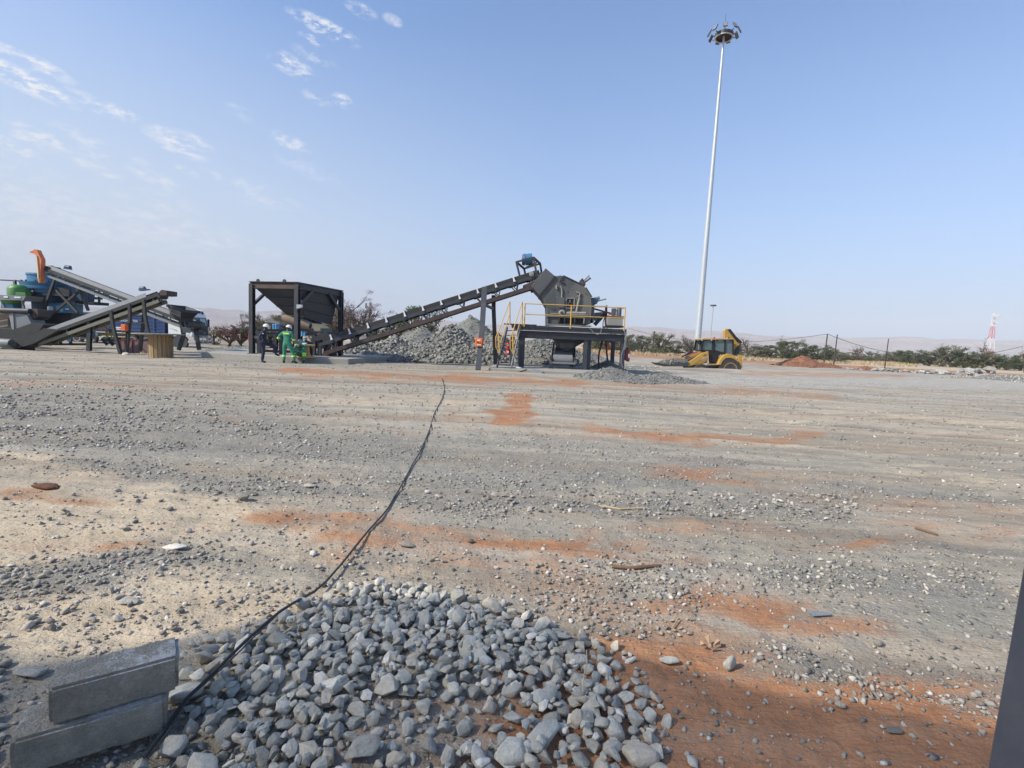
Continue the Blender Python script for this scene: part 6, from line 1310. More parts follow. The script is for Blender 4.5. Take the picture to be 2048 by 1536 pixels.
def wire(a, b, sag, label):
    pts = [a.lerp(b, k / 16) - V((0, 0, sag * 4 * (k / 16) * (1 - k / 16))) for k in range(17)]; t = thing('overhead_wire', label, 'wire', a)
    part(t, 'conductor', PAINT, MB().tube(pts, .035, 5), world=True)
wire(tops[1], at(1255, 656, 120), 2.2, 'wire running left from the dark poles towards the mast'); wire(tops[1], at(2047, 692, 78), 2.6, 'sagging wire running right from the dark poles')
LW = mat('tower_white', (.75, .72, .72), None, .2, 3, .6); LR = mat('tower_red', (.62, .16, .16), None, .2, 3, .6)
Yt = 420; gx = wx(1980, Yt); t = thing('lattice_tower', 'red and white lattice telecom tower behind the bushes on the right', 'tower', (gx, Yt, 0)); zt_ = at(1986, 628, Yt).z; n = 8
lean = .08
for k in range(n):
    h0, h1 = zt_ * k / n, zt_ * (k + 1) / n; w0, w1 = 2.3 * (1 - .8 * k / n), 2.3 * (1 - .8 * (k + 1) / n); b = MB()
    for i in range(4):
        s0 = [(-1, -1), (1, -1), (1, 1), (-1, 1)][i]; s1 = [(-1, -1), (1, -1), (1, 1), (-1, 1)][(i + 1) % 4]
        p0, p1 = V((s0[0] * w0, s0[1] * w0, h0)), V((s0[0] * w1, s0[1] * w1, h1)); q0, q1 = V((s1[0] * w0, s1[1] * w0, h0)), V((s1[0] * w1, s1[1] * w1, h1))
        b.beam(p0, p1, .26).beam(p0, q1, .14).beam(q0, p1, .14).beam(p1, q1, .16)
    part(t, 'lattice_section', LR if k in (0, 1, 4, 5) else LW, b)
for (dx, dz) in ((-2.2, -2), (2.2, -1.5), (-1.6, -6), (2.0, -7.5)): part(t, 'dish_antenna', LW, MB().lathe((dx, -1.2, zt_ + dz), [(1.2, 0), (1.3, .5)], (0, -1, 0), 14))
part(t, 'antenna_panel', LW, MB().box((0, 0, zt_ - .5), (.9, .9, 2.6)))
# small things between the hopper and the rubble
t = thing('site_building', 'small pale building with a dark window half hidden behind the rubble', 'building', (wx(738, 60), 60, 0))
q0, q1 = at(720, 676, 60), at(746, 690, 60)
part(t, 'wall', mat('pale_wall', (.55, .58, .60), None, .3, 2, .8), MB().box(((q0.x + q1.x) / 2 - .6, 61, 1.1), (2.6, 2.2, 2.2)), world=True)
part(t, 'window', GLASS, MB().box((at(737, 671, 59.85).x, 59.88, 1.75), (.6, .05, .8)), world=True); part(t, 'roof', GREYP, MB().box(((q0.x + q1.x) / 2 - .6, 61, 2.26), (3.0, 2.6, .1)), world=True)
t = thing('striped_marker', 'red and white marker board left of the feed hopper post', 'marker', at(498, 705, 38))
part(t, 'white_board', WHITEP, MB().beam(at(502.5, 687, 38), at(502.5, 656, 38), .22, .05, (0, 1, 0)), world=True); part(t, 'red_strip', mat('strip_red', (.7, .08, .07), None, .2, 4, .6), MB().beam(at(497.5, 684, 37.9), at(499, 658, 37.9), .09, .05, (0, 1, 0)), world=True)
t = thing('steel_stakes', 'two short rusty stakes on the crest of the rubble heap', 'stakes', at(875, 652, 34))
part(t, 'stake', RUSTY, MB().beam(Z4(850, 975, 33.5), Z4(857, 895, 33.5), .07), world=True); part(t, 'stake', RUSTY, MB().beam(Z4(892, 975, 33.5), Z4(868, 922, 33.5), .06), world=True)

# ================================================================== foreground things
def block(label, c0, yaw, L, W, Hh, mm, tilt_=(0, 0)):
    t = thing('kerb_block', label, 'concrete block', c0, yaw)
    bm = bmesh.new(); bmesh.ops.create_cube(bm, size=1.0); bmesh.ops.scale(bm, vec=(L, W, Hh), verts=bm.verts)
    bmesh.ops.bevel(bm, geom=list(bm.edges), offset=.010, segments=2, affect='EDGES'); bmesh.ops.subdivide_edges(bm, edges=[e for e in bm.edges if e.calc_length() > .06], cuts=14, use_grid_fill=True)
    rr = random.Random(int(L * 1000) + int(yaw * 100))
    for v in bm.verts:
        c = v.co; k = vn(np.array([c.x * 22 + 5]), np.array([(c.y + c.z * 1.3) * 22 + 9]))[0] - .5; e = (abs(abs(c.x) - L / 2) < .02) + (abs(abs(c.y) - W / 2) < .02) + (abs(abs(c.z) - Hh / 2) < .02)
        v.co += v.co.normalized() * k * (.003 + .006 * max(0, e - 1)) 
    me = bpy.data.meshes.new('block_body'); bm.to_mesh(me); bm.free(); me.materials.append(mm); o = bpy.data.objects.new('block_body', me); COL.objects.link(o); o.parent = t; o.location = (0, 0, Hh / 2); o.rotation_euler = (tilt_[0], tilt_[1], 0)
    me.polygons.foreach_set('use_smooth', [True] * len(me.polygons)); me.set_sharp_from_angle(angle=R(50)); return t
def concrete_rough():
    m, t, p = new_mat('rough_block'); o = N(t, 'ShaderNodeTexCoord').outputs['Object']
    n1 = noise(t, o, 9, 6, .7); n2 = noise(t, o, 110, 4, .8); v1 = voro(t, o, 140)
    c = ramp(t, n1, [(.3, (.155, .145, .122)), (.55, (.245, .228, .19)), (.75, (.37, .345, .29))])
    g_ = N(t, 'ShaderNodeNewGeometry'); sp = N(t, 'ShaderNodeSeparateXYZ'); t.links.new(N(t, 'ShaderNodeTexCoord').outputs['Normal'], sp.inputs[0])
    lime = math_node(t, 'MULTIPLY', math_node(t, 'GREATER_THAN', sp.outputs[2], .6), ramp(t, noise(t, o, 7, 5, .75), [(.47, (0, 0, 0)), (.60, (1, 1, 1))]))  # whitish sunlit look of the block tops, put into the colour
    c = mixc(t, math_node(t, 'MULTIPLY', lime, .75), c, (.46, .47, .48)); c = mixc(t, .4, c, ramp(t, n2, [(.3, (.4, .4, .4)), (.7, (1.5, 1.5, 1.5))]), 'MULTIPLY')
    t.links.new(c, p.inputs['Base Color']); p.inputs['Roughness'].default_value = .95; bump(t, p, math_node(t, 'ADD', n2, math_node(t, 'MULTIPLY', v1, .8)), .9, .004); return m
RB = concrete_rough()
# block corners found by unprojecting the photograph's corners at the height of each face
def hit(px, py, z): x, y = ground_hit(np.array(float(px)), np.array(float(py)), z); return V((float(x), float(y), z))
H1 = .128; base = .03
l0 = hit(45, 1505, base + .03); l1 = hit(312, 1470, base + .0)
zt2 = base + 2 * H1
A = hit(92, 1382, zt2); B = hit(357, 1312, zt2); C_ = hit(335, 1281, zt2); D_ = hit(85, 1331, zt2)
yaw = math.atan2(B.y - A.y, B.x - A.x); Lb = (B - A).length; Wb = ((C_ - B).length + (D_ - A).length) / 2; ctr = (A + B + C_ + D_) / 4
print('BLOCK', Lb, Wb, math.degrees(yaw), ctr, A, B)
Wb = min(max(Wb, .14), .2)
nv = V((-math.sin(yaw), math.cos(yaw), 0)); cT = (A + B) / 2 + nv * Wb / 2
block('upper concrete block with whitish top lying across the other block', (cT.x, cT.y, base + H1), yaw, Lb, Wb, H1, RB)
A2 = hit(45, 1470, base + H1); B2 = hit(312, 1395, base + H1); yaw2 = math.atan2(B2.y - A2.y, B2.x - A2.x); L2 = max((B2 - A2).length, .4); nv = V((-math.sin(yaw2), math.cos(yaw2), 0)); c2 = (A2 + B2) / 2 + nv * (Wb - .01) / 2
print('BLOCK2', L2, math.degrees(yaw2), c2)
block('lower concrete block half buried in gravel under the whitish one', (c2.x, c2.y, base), yaw2, L2, Wb + .03, H1, RB)
# hose / cable
cp = [(285, 1545), (320, 1495), (375, 1440), (425, 1385), (490, 1320), (560, 1258), (640, 1180), (700, 1110), (750, 1050), (775, 1015), (800, 975), (828, 930), (845, 890), (862, 850), (872, 825), (886, 790), (889, 772), (884, 752)]
pts = []
for i in range(len(cp) - 1):
    for k in range(6):
        f = k / 6; px = cp[i][0] * (1 - f) + cp[i + 1][0] * f; py = cp[i][1] * (1 - f) + cp[i + 1][1] * f; q = hit(px, py, 0.0)
        d = math.hypot(q.x, q.y); q = hit(px, py, gzf(q.x, q.y) + .012); g = gzf(q.x, q.y); hz_ = g + .012 + (.082 if float(heap_h(np.array([q.x]), np.array([q.y]))[0]) > .0005 else .045 if q.y < 2.6 else .015 if q.y < 3.4 else 0)
        w_ = .010 * math.sin(i * 2.1 + k * .7) * min(2.5, d / 4); pts.append((q.x + w_, q.y, hz_))
pts = [tuple(sum(pts[min(max(i + k, 0), len(pts) - 1)][c] for k in range(-2, 3)) / 5 for c in range(3)) for i in range(len(pts))]
pts = [(x, y, max(z, gzf(x, y) + .012)) for x, y, z in pts]
t = thing('black_cable', 'long black cable snaking over the gravel towards the crusher', 'cable', pts[0])
part(t, 'sheath', mat('cable_black', (.022, .022, .024), (.12, .11, .09), .35, 8, .6), MB().tube(pts, [.0062 + .00022 * math.hypot(p_[0], p_[1]) for p_ in pts], 8), world=True, smooth=True)
pts2 = [(x + .016 + .006 * math.sin(i * .35), y - .01, z + .004) for i, (x, y, z) in enumerate(pts[:30])]
t = thing('black_cable', 'thinner twin cable lying beside the long cable near the blocks', 'cable', pts2[0]); part(t, 'sheath', mat('cable_black', (0, 0, 0)), MB().tube(pts2, .0035, 6), world=True, smooth=True)
# sticks
STK = mat('dry_stick', (.16, .085, .05), (.30, .2, .12), .5, 30, .9); STR = mat('straw', (.42, .32, .19), None, .3, 30, .9)
def stick(pxs, r, label, m, lift=.01):
    q = []
    for (px, py, dz) in pxs:
        h = hit(px, py, .0); h = hit(px, py, gzf(h.x, h.y) + lift + dz); q.append(h)
    t = thing('stick', label, 'stick', q[0]); n = len(q); part(t, 'twig', m, MB().tube(q, [r * (1 - .3 * i / n) for i in range(n)], 8), world=True, smooth=True)
stick([(1224, 1132, 0), (1260, 1136, 0), (1290, 1133, 0), (1322, 1131, 0)], .014, 'short thick brown stick lying at the top of the pebble patch', STK, .012)
stick([(1166, 1385, .06), (1168, 1350, .09), (1174, 1325, .11), (1173, 1300, .13)], .003, 'thin straw coloured twig standing up out of the grey stone heap', STR)
stick([(1198, 1011, 0), (1240, 1018, 0), (1290, 1016, 0)], .011, 'bent pale branch lying on the gravel in mid yard', STR, .01)
stick([(1830, 1055, 0), (1850, 1062, 0), (1875, 1069, 0)], .012, 'short dark twig on the red dirt at the right', STK, .01)
stick([(1345, 1255, .0), (1357, 1235, .01)], .004, 'tiny straw beside the pebble patch', STR)
# single rocks
def rock(px, py, s, label, m=M_STONE1, sc=(1, 1, 1), seed=1, rot=(0, 0, 0)):
    h = hit(px, py, 0.); g = gzf(h.x, h.y); V2, F2 = rock_variant(900 + seed, 20, .03); me = bpy.data.meshes.new('rock'); me.from_pydata(V2.tolist(), [], F2.tolist()); me.polygons.foreach_set('use_smooth', [True] * len(me.polygons)); me.set_sharp_from_angle(angle=R(38)); me.materials.append(m)
    o = bpy.data.objects.new('rock', me); COL.objects.link(o); o.location = (h.x, h.y, g + s * .28 * sc[2]); o.scale = tuple(s * k for k in sc); o.rotation_euler = rot; tag(o, label, 'rock'); return o
M_CHIP1 = stone_material('single_pale_stone', LIGHTS, True, sc=40, bs=.003)
rock(1458, 1338, .085, 'upright pointed grey rock standing alone on the red dirt', sc=(.85, .7, 1.5), seed=3, rot=(.1, -.25, .4))
rock(1338, 1325, .085, 'flat blue grey rock left of the upright rock', sc=(1.2, .8, .6), seed=4)
rock(1680, 1418, .045, 'small dark rock on the shaded red dirt at the lower right', seed=5)
rock(1288, 1388, .085, 'rounded grey stone just off the right side of the heap', seed=6, sc=(1.1, 1, .9))
rock(1757, 1288, .05, 'white stone alone on the speckled gravel right of centre', M_CHIP1, seed=7)
rock(1788, 1465, .06, 'pale stone on the red dirt near the window pillar', M_CHIP1, seed=8, sc=(1.3, .8, .6))
rock(940, 1086, .06, 'white stone on the orange dirt right of the cable', M_CHIP1, seed=9)
rock(815, 1093, .10, 'flat pale stone beside the cable', M_CHIP1, seed=10, sc=(1.4, .9, .6))
rock(350, 1098, .12, 'dark flat stone on the cream dirt at the left', seed=11, sc=(1.4, .9, .5))
rock(488, 1001, .11, 'white stone on the tan dirt left of the gravel band', M_CHIP1, seed=12)
rock(259, 1203, .09, 'oval dark stone on the cream dirt above the blocks', seed=13, sc=(1.4, .8, .6))
rock(620, 975, .12, 'small dark shard on the gravel band left of the cable', seed=14, sc=(1.2, .8, .5))
rock(97, 978, .22, 'orange brown clod in the red patch at the left', M_RED, seed=15, sc=(1.6, .8, .3))
rock(1278, 1530, .13, 'white veined blue grey rock at the bottom edge of the heap', seed=16, sc=(1.2, 1, .7))
rock(1095, 1282, .11, 'large pale grey rock at the top right of the heap', seed=17, sc=(1.1, 1, .8))
rock(60, 1345, .11, 'flat grey stone left of the concrete blocks', seed=18, sc=(1.3, 1, .5))
rock(1152, 1290, .12, 'long grey white slab on the upper right rim of the heap', M_CHIP1, seed=19, sc=(1.5, .8, .5))
rock(1022, 1530, .0 + .12, 'split dark rock in the lower right part of the heap', seed=20, sc=(1, 1.2, 1))
# dry leaf
h = hit(1420, 1297, .0); t = thing('dry_leaf', 'crumpled tan leaf on the red dirt left of the upright rock', 'leaf', h)
mb = MB(); rl_ = random.Random(5)
for k in range(6):
    a = k * 1.05 + rl_.uniform(-.5, .5); r = .016 + .022 * rl_.random(); c = V((math.cos(a) * .012, math.sin(a) * .012, .012)); q = [c, c + V((math.cos(a - .4) * r, math.sin(a - .4) * r, .02 + .02 * rl_.random())), c + V((math.cos(a) * r * 1.2, math.sin(a) * r * 1.2, .008)), c + V((math.cos(a + .5) * r, math.sin(a + .5) * r, .025))]
    mb.prism(q, (0, 0, .0015))
part(t, 'leaf_blade', mat('leaf_tan', (.40, .27, .16), None, .5, 40, .8), mb)
h = hit(1632, 1226, .01); t = thing('plastic_offcut', 'flat grey offcut lying on the orange dirt right of centre', 'offcut', h, .4); part(t, 'sheet', GREYP, MB().prism([V((-.05, -.02, 0)), V((.06, -.045, 0)), V((.075, -.025, .004)), V((-.035, .03, .006))], (0, 0, .003)))

# ================================================================== window frame of the vehicle, and an unseen sheet added to shade the foreground
vf = thing('vehicle_frame', 'dark grey slanting window pillar close to the camera at the right edge', 'pillar', (0, 0, 0))
FR = mat('frame_grey', (.045, .05, .065), (.13, .125, .12), .45, 9, .5, bmp=.0006)
p0 = at(2062, 1180, .55); p1 = at(1996, 1560, .50)
dd = (p1 - p0); top_ = p0 - dd * 1.05; botm = p1 + dd * .35
off_ = V((.045, .0, 0))
part(vf, 'pillar', FR, MB().beam(top_ + off_, botm + off_, .05, .07, (0, 1, 0)), world=True, bevel=.006)
for k_ in range(5):
    q_ = top_.lerp(botm, .42 + .11 * k_) + off_; part(vf, 'pillar_screw', GREYP, MB().lathe(q_ + V((-.026, -.01, 0)), [(.0045, 0), (.0045, .003)], (-1, 0, 0), 8), world=True)
part(vf, 'pillar_seal', BLACK, MB().beam(top_ + V((.078, .0, 0)), botm + V((.078, 0, 0)), .02, .085, (0, 1, 0)), world=True)
sh = [(-420, 1345), (0, 1338), (300, 1290), (560, 1225), (760, 1205), (960, 1215), (1200, 1290), (1500, 1375), (1990, 1462), (2500, 1560)]
hR = 3.0; t_ = hR / SUN.z; rp = []
for (px, py) in sh:
    h = hit(px, py, .0); rp.append(h + SUN * t_)
poly = [V((q.x, q.y, hR)) for q in rp] + [V((q.x, q.y - 1.5, hR)) for q in rp[::-1]]
def shade_sheet_mat():
    m, t, p = new_mat('added_shade_sheet'); p.inputs['Base Color'].default_value = (.05, .055, .06, 1); tr_ = N(t, 'ShaderNodeBsdfTransparent'); mx_ = N(t, 'ShaderNodeMixShader'); mx_.inputs[0].default_value = .40
    t.links.new(tr_.outputs[0], mx_.inputs[1]); t.links.new(p.outputs[0], mx_.inputs[2]); t.links.new(mx_.outputs[0], [n for n in t.nodes if n.type == 'OUTPUT_MATERIAL'][0].inputs[0]); return m
part(vf, 'added_shade_sheet', shade_sheet_mat(), MB().prism(poly, (0, 0, .002)), world=True)  # out of view, added only to cast the soft foreground shade
# ================================================================== vegetation
def leaf_mat(name, a, b, trans=.15):
    m, t, p = new_mat(name); oi = N(t, 'ShaderNodeAttribute', attribute_name='tint').outputs['Fac']; c = ramp(t, oi, [(0, a), (1, b)])
    t.links.new(c, p.inputs['Base Color']); p.inputs['Roughness'].default_value = .8; p.inputs['Specular IOR Level'].default_value = .2; return m
LG = leaf_mat('leaf_green', (.065, .075, .036), (.17, .18, .10)); LD = leaf_mat('leaf_dark', (.038, .06, .026), (.12, .15, .07)); LO = leaf_mat('leaf_olive', (.09, .09, .05), (.21, .20, .13))
LB_ = leaf_mat('leaf_brown', (.12, .08, .05), (.24, .18, .12)); LRd = leaf_mat('leaf_red', (.12, .05, .045), (.24, .13, .10)); LP = leaf_mat('blossom_mauve', (.22, .16, .18), (.42, .33, .36)); LWt = leaf_mat('blossom_white', (.45, .42, .40), (.7, .67, .66))
BARK = mat('bark', (.085, .065, .05), (.15, .12, .10), .5, 6, .95)
def leaf_mesh(name, C, S, m):
    n = len(C); u = rng.normal(size=(n, 3)); u /= np.linalg.norm(u, axis=1)[:, None]; w = np.cross(u, rng.normal(size=(n, 3))); w /= np.linalg.norm(w, axis=1)[:, None]
    a = S[:, None]; P0 = C - u * a * .5; P1 = C + w * a * .35; P2 = C + u * a * .5; P3 = C - w * a * .35
    v = np.stack([P0, P1, P2, P3], 1).reshape(-1, 3); me = bpy.data.meshes.new(name); me.vertices.add(len(v)); me.vertices.foreach_set('co', v.astype('f').ravel()); me.loops.add(n * 4); me.loops.foreach_set('vertex_index', np.arange(n * 4, dtype='i')); me.polygons.add(n)
    me.polygons.foreach_set('loop_start', np.arange(0, n * 4, 4, dtype='i')); me.polygons.foreach_set('loop_total', np.full(n, 4, 'i')); me.update(calc_edges=True)
    at_ = me.attributes.new('tint', 'FLOAT', 'POINT'); at_.data.foreach_set('value', np.repeat(rng.random(n), 4).astype('f')); me.materials.append(m); return me
def tree_proto(kind, h, w, m, seed, nleaf=1500, ls=.28, trunk=.35, limbs=7, clump=14, bare=False, extra=None):
    """crown made of leaf clumps round the ends of real limbs; returns (trunk mesh, crown mesh)"""
    rr = random.Random(seed); rn = np.random.default_rng(seed); mb = MB(); tips = []
    base = V((0, 0, -.1)); fork = V((rr.uniform(-.1, .1) * h, rr.uniform(-.05, .05) * h, h * trunk)); r0 = h * .028 + .03
    mb.tube([base, base.lerp(fork, .5) + V((rr.uniform(-.03, .03) * h, 0, 0)), fork], [r0, r0 * .85, r0 * .7], 7)
    for k in range(limbs):
        a = 2 * math.pi * k / limbs + rr.uniform(-.4, .4); el = rr.uniform(.15, 1.0); end = V((math.cos(a) * w * .5 * rr.uniform(.55, .95), math.sin(a) * w * .45 * rr.uniform(.5, .9), h * (trunk + (1 - trunk) * el * .85)))
        mid = fork.lerp(end, .5) + V((0, 0, h * .06)); mb.tube([fork, mid, end], [r0 * .55, r0 * .35, r0 * .14], 5); tips += [(mid, .6), (end, 1.0)]
        for j in range(5 if bare else 2):
            e2 = mid.lerp(end, rr.uniform(.1, .9)) + V((rr.gauss(0, .14) * w, rr.gauss(0, .12) * w, abs(rr.gauss(0, .14)) * h)); s0 = mid.lerp(end, .3); mb.tube([s0, s0.lerp(e2, .5) + V((0, 0, .03 * h)), e2], [r0 * .22, r0 * .14, r0 * .05], 4); tips.append((e2, .8))
            if bare:
                for q in range(3):
                    e3 = e2 + V((rr.gauss(0, .09) * w, rr.gauss(0, .09) * w, rr.gauss(.03, .07) * h)); mb.tube([s0.lerp(e2, .6), e3], [r0 * .09, r0 * .03], 3); tips.append((e3, .6))
    cc_ = []
    if not bare:                                       # fill the crown's volume: uneven shell of clumps from the skirt to the top
        for k in range(clump * 2):
            a = rr.uniform(0, 6.283); z = rr.uniform(.04, .93); f = (z - trunk * .5) / (1 - trunk * .5); rmax = w * .5 * math.sqrt(max(.05, 1 - (2 * f - .85) ** 2 * .75)) * rr.uniform(.35, .95)
            tips.append((V((math.cos(a) * rmax + fork.x, math.sin(a) * rmax, z * h)), rr.uniform(.55, .95)))
        tips = tips[-clump * 2:] + tips[:limbs]; clump = len(tips)
    for k in range(clump):
        tp, sc = tips[k] if not bare else tips[rr.randrange(len(tips))]; r = w * rr.uniform(.09, .17) * sc; n = int(nleaf / clump); d = rn.normal(size=(n, 3)); d /= np.linalg.norm(d, axis=1)[:, None]; rad = r * rn.random(n) ** .45
        cc_.append(np.array(tp) + d * rad[:, None] * np.array([1.15, 1.0, .8]) + rn.normal(0, .02 * w, (1, 3)))
    C = np.concatenate(cc_); C = C[C[:, 2] > .03 * h]; 
    sv = rng.bit_generator.state; cm = leaf_mesh('crown', C, ls * (.6 + .8 * rn.random(len(C))), m)
    tm = MB(); tm.v, tm.f = mb.v, mb.f
    return mb, cm
protos = {}
def plant(px, py, Y, hpx, wpx, kind, label, group=None, name='tree', seed=1, cat='tree', **kw):
    """stand a tree whose foot is at pixel (px, py), hpx tall and wpx wide in the 2048 px photograph"""
    x = wx(px, Y); g = gzf(x, Y); h = hpx * Y / 1000; w = wpx * Y / 1000; key = (kind, seed)
    if key not in protos:
        M, trunk, limbs, clump, nl, ls, bare = {'green': (LG, .22, 8, 30, 6500, .032, False), 'dark': (LD, .15, 9, 34, 7500, .030, False), 'olive': (LO, .3, 8, 26, 4500, .030, False), 'bare': (LB_, .28, 9, 30, 1500, .022, True), 'red': (LRd, .12, 9, 44, 5200, .024, True), 'mauve': (LP, .25, 11, 90, 8200, .018, True),
                 'white': (LO, .25, 10, 60, 5200, .020, True), 'low': (LG, .08, 8, 26, 4200, .034, False), 'dry': (LB_, .06, 8, 26, 3000, .03, True)}[kind]
        mb, cm = tree_proto(kind, 1.0, 1.0, M, seed * 31 + len(kind), nl, ls, trunk, limbs, clump, bare)
        tmp = mb.build('trunk', BARK); tm = tmp.data; bpy.data.objects.remove(tmp); tm.transform(Matrix.Scale(1, 4)); protos[key] = (tm, cm)
    tm, cm = protos[key]; t = thing(name, label, cat, (x, Y, g), 0, group)
    for nm, me in (('trunk', tm), ('crown', cm)):
        o = bpy.data.objects.new(nm, me); COL.objects.link(o); o.parent = t; o.scale = (w, w, h)
    return t
# right-hand belt of bushes and trees: (px, base y, Y, height px, width px, kind)
rv = random.Random(11)
belt = [(1205, 703, 120, 30, 44, 'green'), (1230, 702, 128, 36, 44, 'olive'), (1262, 703, 118, 34, 34, 'dark'), (1283, 704, 122, 32, 30, 'green'), (1302, 706, 130, 22, 34, 'low'), (1325, 707, 118, 40, 46, 'green'), (1352, 708, 125, 26, 36, 'green'), (1375, 708, 120, 36, 30, 'bare'), (1388, 709, 124, 26, 34, 'green'),
        (1500, 712, 124, 32, 46, 'bare'), (1514, 713, 118, 24, 40, 'green'), (1540, 714, 120, 26, 44, 'green'), (1565, 715, 124, 32, 34, 'bare'), (1578, 715, 116, 36, 44, 'dark'), (1600, 716, 118, 34, 46, 'green'), (1632, 718, 116, 30, 50, 'dark'), (1660, 718, 118, 28, 30, 'green'), (1680, 719, 114, 20, 38, 'low'),
        (1718, 712, 150, 26, 26, 'bare'), (1742, 714, 150, 18, 30, 'dark'), (1765, 715, 150, 14, 26, 'low'), (1790, 716, 140, 22, 34, 'olive'), (1830, 722, 118, 28, 56, 'dark'), (1862, 724, 116, 24, 40, 'green'), (1885, 726, 122, 30, 34, 'bare'), (1908, 727, 112, 40, 56, 'green'), (1935, 729, 110, 30, 50, 'dark'), (1958, 730, 108, 26, 40, 'green'),
        (1972, 728, 116, 40, 32, 'bare'), (1990, 732, 106, 30, 50, 'green'), (2020, 734, 104, 26, 44, 'dark'), (2046, 735, 104, 28, 46, 'green'), (2085, 736, 104, 34, 60, 'green'), (2130, 738, 104, 30, 60, 'dark'), (2055, 722, 90, 46, 20, 'bare'),
        (1440, 706, 150, 24, 50, 'green'), (1470, 708, 150, 22, 50, 'low'), (1250, 700, 150, 20, 60, 'low'), (1410, 706, 140, 26, 40, 'dark'), (1700, 712, 170, 14, 60, 'low'), (1810, 716, 165, 18, 60, 'low')]
kl = {'green': 'mid green bushy tree', 'olive': 'pale olive loose tree', 'dark': 'dense dark green tree', 'bare': 'bare brown twiggy tree', 'low': 'low grey green bush'}
where = [(1290, 'between the platform and the crossarm pole'), (1400, 'between the crossarm pole and the light mast'), (1520, 'in the belt close behind the yellow loader'), (1645, 'in the belt above the red soil heap'), (1700, 'in the belt behind the two dark poles'), (1800, 'beyond the yellow grass near the thin pole'), (1900, 'in the belt above the boulder row'), (1975, 'in the belt near the lattice tower'), (2300, 'in the belt at the far right edge')]
cnt = {}
for i, (px, py, Y, hp2, wp2, kd) in enumerate(belt):
    wh = next(w for lim, w in where if px < lim); base_l = f'{kl[kd]} {wh}'; c = cnt.get(base_l, 0); cnt[base_l] = c + 1
    lab = base_l if c == 0 else base_l.replace(kl[kd], ('broader ' if wp2 > 45 else 'smaller ') + kl[kd]) + ('' if c == 1 else ', far back')
    plant(px, py, Y, hp2 * 1.12, wp2 * 1.15, kd, lab, 'trees and bushes beyond the yard', 'bush' if kd == 'low' else 'tree', seed=1 + i % 4, cat='bush' if kd == 'low' else 'tree')
for i in range(30):
    px = 1185 + i * 29.5 + rv.uniform(-9, 9); hz_ = 683 + (px - 1024) * .042; hh_ = rv.uniform(9, 17); wh = next(w for lim, w in where if px < lim)
    plant(px, hz_ + 9, rv.uniform(126, 158), hh_, rv.uniform(34, 62), 'low' if i % 3 else 'dry', f"low {['dull green', 'olive grey', 'dry brown'][0 if i % 3 == 1 else 1 if i % 3 == 2 else 2]} scrub {wh}", 'low scrub filling the belt beyond the yard', 'bush', seed=30 + i % 4, cat='bush')
plant(1195, 700, 132, 26, 50, 'green', 'mid green tree seen under the right half of the platform deck', 'trees and bushes beyond the yard', seed=2)
# trees behind the hopper and conveyor
plant(670, 700, 50, 100, 100, 'bare', 'grey bare tree with a dark crooked trunk behind the feed hopper', name='bare_tree', seed=5)
plant(705, 700, 56, 88, 120, 'mauve', 'mauve blossoming leafless tree right of the feed hopper', name='blossom_tree', seed=6)
plant(660, 700, 58, 70, 90, 'mauve', 'smaller mauve blossoming tree half hidden by the hopper post', name='blossom_tree', seed=7)
plant(733, 700, 64, 92, 26, 'olive', 'small dark tuft of a tree rising above the mauve blossom', seed=8)
plant(838, 700, 52, 92, 104, 'dark', 'dense dark green tree below the middle of the long conveyor', seed=9)
plant(790, 700, 54, 66, 100, 'dark', 'lower dark green tree left of the dense one under the conveyor', seed=10)
plant(755, 690, 52, 44, 40, 'dark', 'dark green bush right of the small pale building', name='bush', cat='bush', seed=11)
plant(545, 690, 52, 72, 80, 'white', 'loose pale blossomed tree seen through the feed hopper posts', name='blossom_tree', seed=12)
plant(585, 690, 54, 66, 70, 'white', 'pale blossomed tree just left of the middle hopper post', name='blossom_tree', seed=13)
plant(505, 690, 50, 58, 60, 'white', 'pale twiggy tree behind the left hopper post', name='blossom_tree', seed=14)
plant(455, 690, 52, 48, 60, 'red', 'dull red leaved bush right of the truck', name='bush', cat='bush', seed=15)
plant(485, 690, 50, 54, 60, 'red', 'taller dull red leaved bush beside the striped marker', name='bush', cat='bush', seed=16)
plant(430, 690, 54, 38, 56, 'olive', 'olive bush directly behind the truck front', name='bush', cat='bush', seed=17)
plant(520, 694, 52, 38, 80, 'dry', 'dry brown bush low between the hopper posts', name='bush', cat='bush', seed=18)
plant(570, 694, 52, 34, 80, 'low', 'low green bush behind the feeder', name='bush', cat='bush', seed=19)
plant(640, 694, 54, 34, 80, 'dry', 'dry bush at the foot of the blossom trees', name='bush', cat='bush', seed=20)
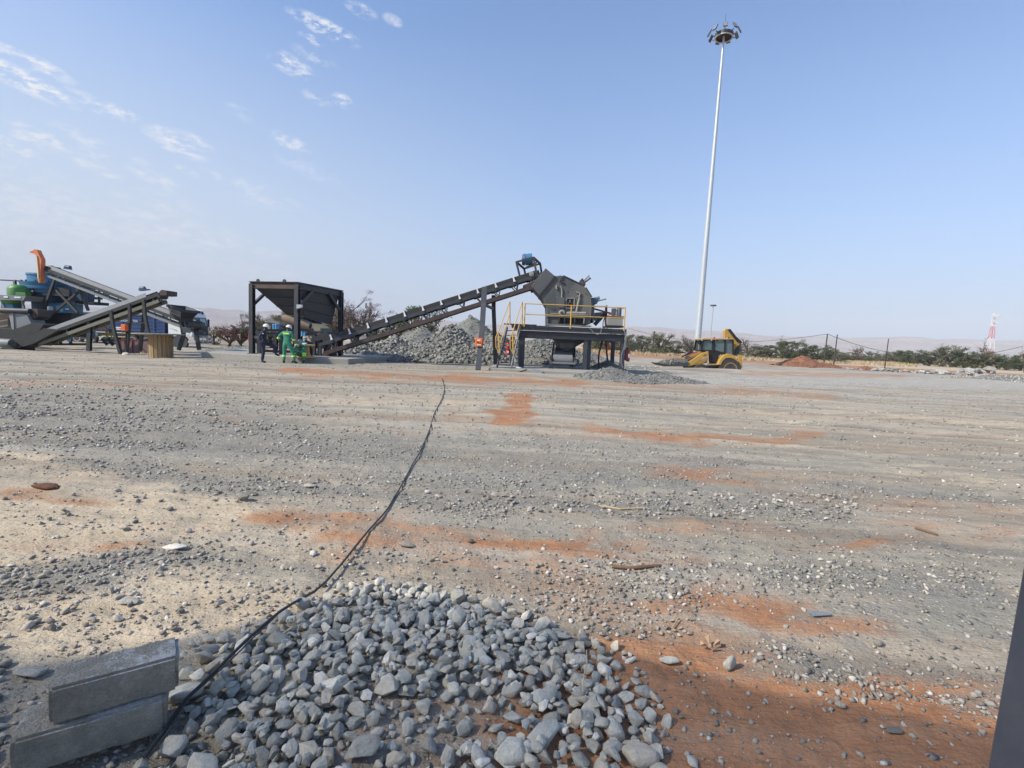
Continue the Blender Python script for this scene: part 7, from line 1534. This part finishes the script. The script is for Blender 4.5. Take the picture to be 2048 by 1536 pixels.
# dry grass
def grass():
    n = 30000; px = rng.uniform(1120, 2250, n); Y = 96 + 42 * rng.random(n); x = (px - 1024) / 1000 * Y; dens = fbm(x * .05 + 4, Y * .08 + 7, 3) > np.where((px > 1690) & (px < 1830) & (Y > 104), .25, .55); x, Y = x[dens], Y[dens]; z = gz(x, Y)
    h = .22 + .5 * rng.random(len(x)) ** 1.6; w = .13; a = rng.random(len(x)) * 3.14; dx, dy = np.cos(a) * w, np.sin(a) * w; lx = rng.normal(0, .18, len(x))
    v = np.stack([np.stack([x - dx, Y - dy, z - .05], -1), np.stack([x + dx, Y + dy, z - .05], -1), np.stack([x + lx, Y, z + h], -1)], 1).reshape(-1, 3); m = len(x)
    me = bpy.data.meshes.new('dry_grass'); me.vertices.add(m * 3); me.vertices.foreach_set('co', v.astype('f').ravel()); me.loops.add(m * 3); me.loops.foreach_set('vertex_index', np.arange(m * 3, dtype='i')); me.polygons.add(m); me.polygons.foreach_set('loop_start', np.arange(0, m * 3, 3, dtype='i')); me.polygons.foreach_set('loop_total', np.full(m, 3, 'i')); me.update(calc_edges=True)
    a_ = me.attributes.new('tint', 'FLOAT', 'POINT'); a_.data.foreach_set('value', np.repeat(rng.random(m), 3).astype('f')); me.materials.append(leaf_mat('dry_straw', (.30, .23, .13), (.52, .42, .27)))
    o = bpy.data.objects.new('dry_grass', me); COL.objects.link(o); tag(o, 'dry yellow grass growing along the belt of bushes', 'grass', kind='stuff')
grass()
# ------------------------------------------------------------------ haze
def haze():
    b = MB().box((0, 2400, 200), (9000, 6400, 406)); m = bpy.data.materials.new('haze_air'); m.use_nodes = True; t = m.node_tree
    for n in list(t.nodes): t.nodes.remove(n)
    v = N(t, 'ShaderNodeVolumePrincipled'); v.inputs['Color'].default_value = (.93, .95, 1.0, 1); v.inputs['Density'].default_value = 0.00024; v.inputs['Anisotropy'].default_value = -.15
    out = N(t, 'ShaderNodeOutputMaterial'); t.links.new(v.outputs[0], out.inputs['Volume'])
    o = b.build('haze', m); tag(o, 'thin pale dust haze over the far plain', 'haze', kind='stuff')
haze()
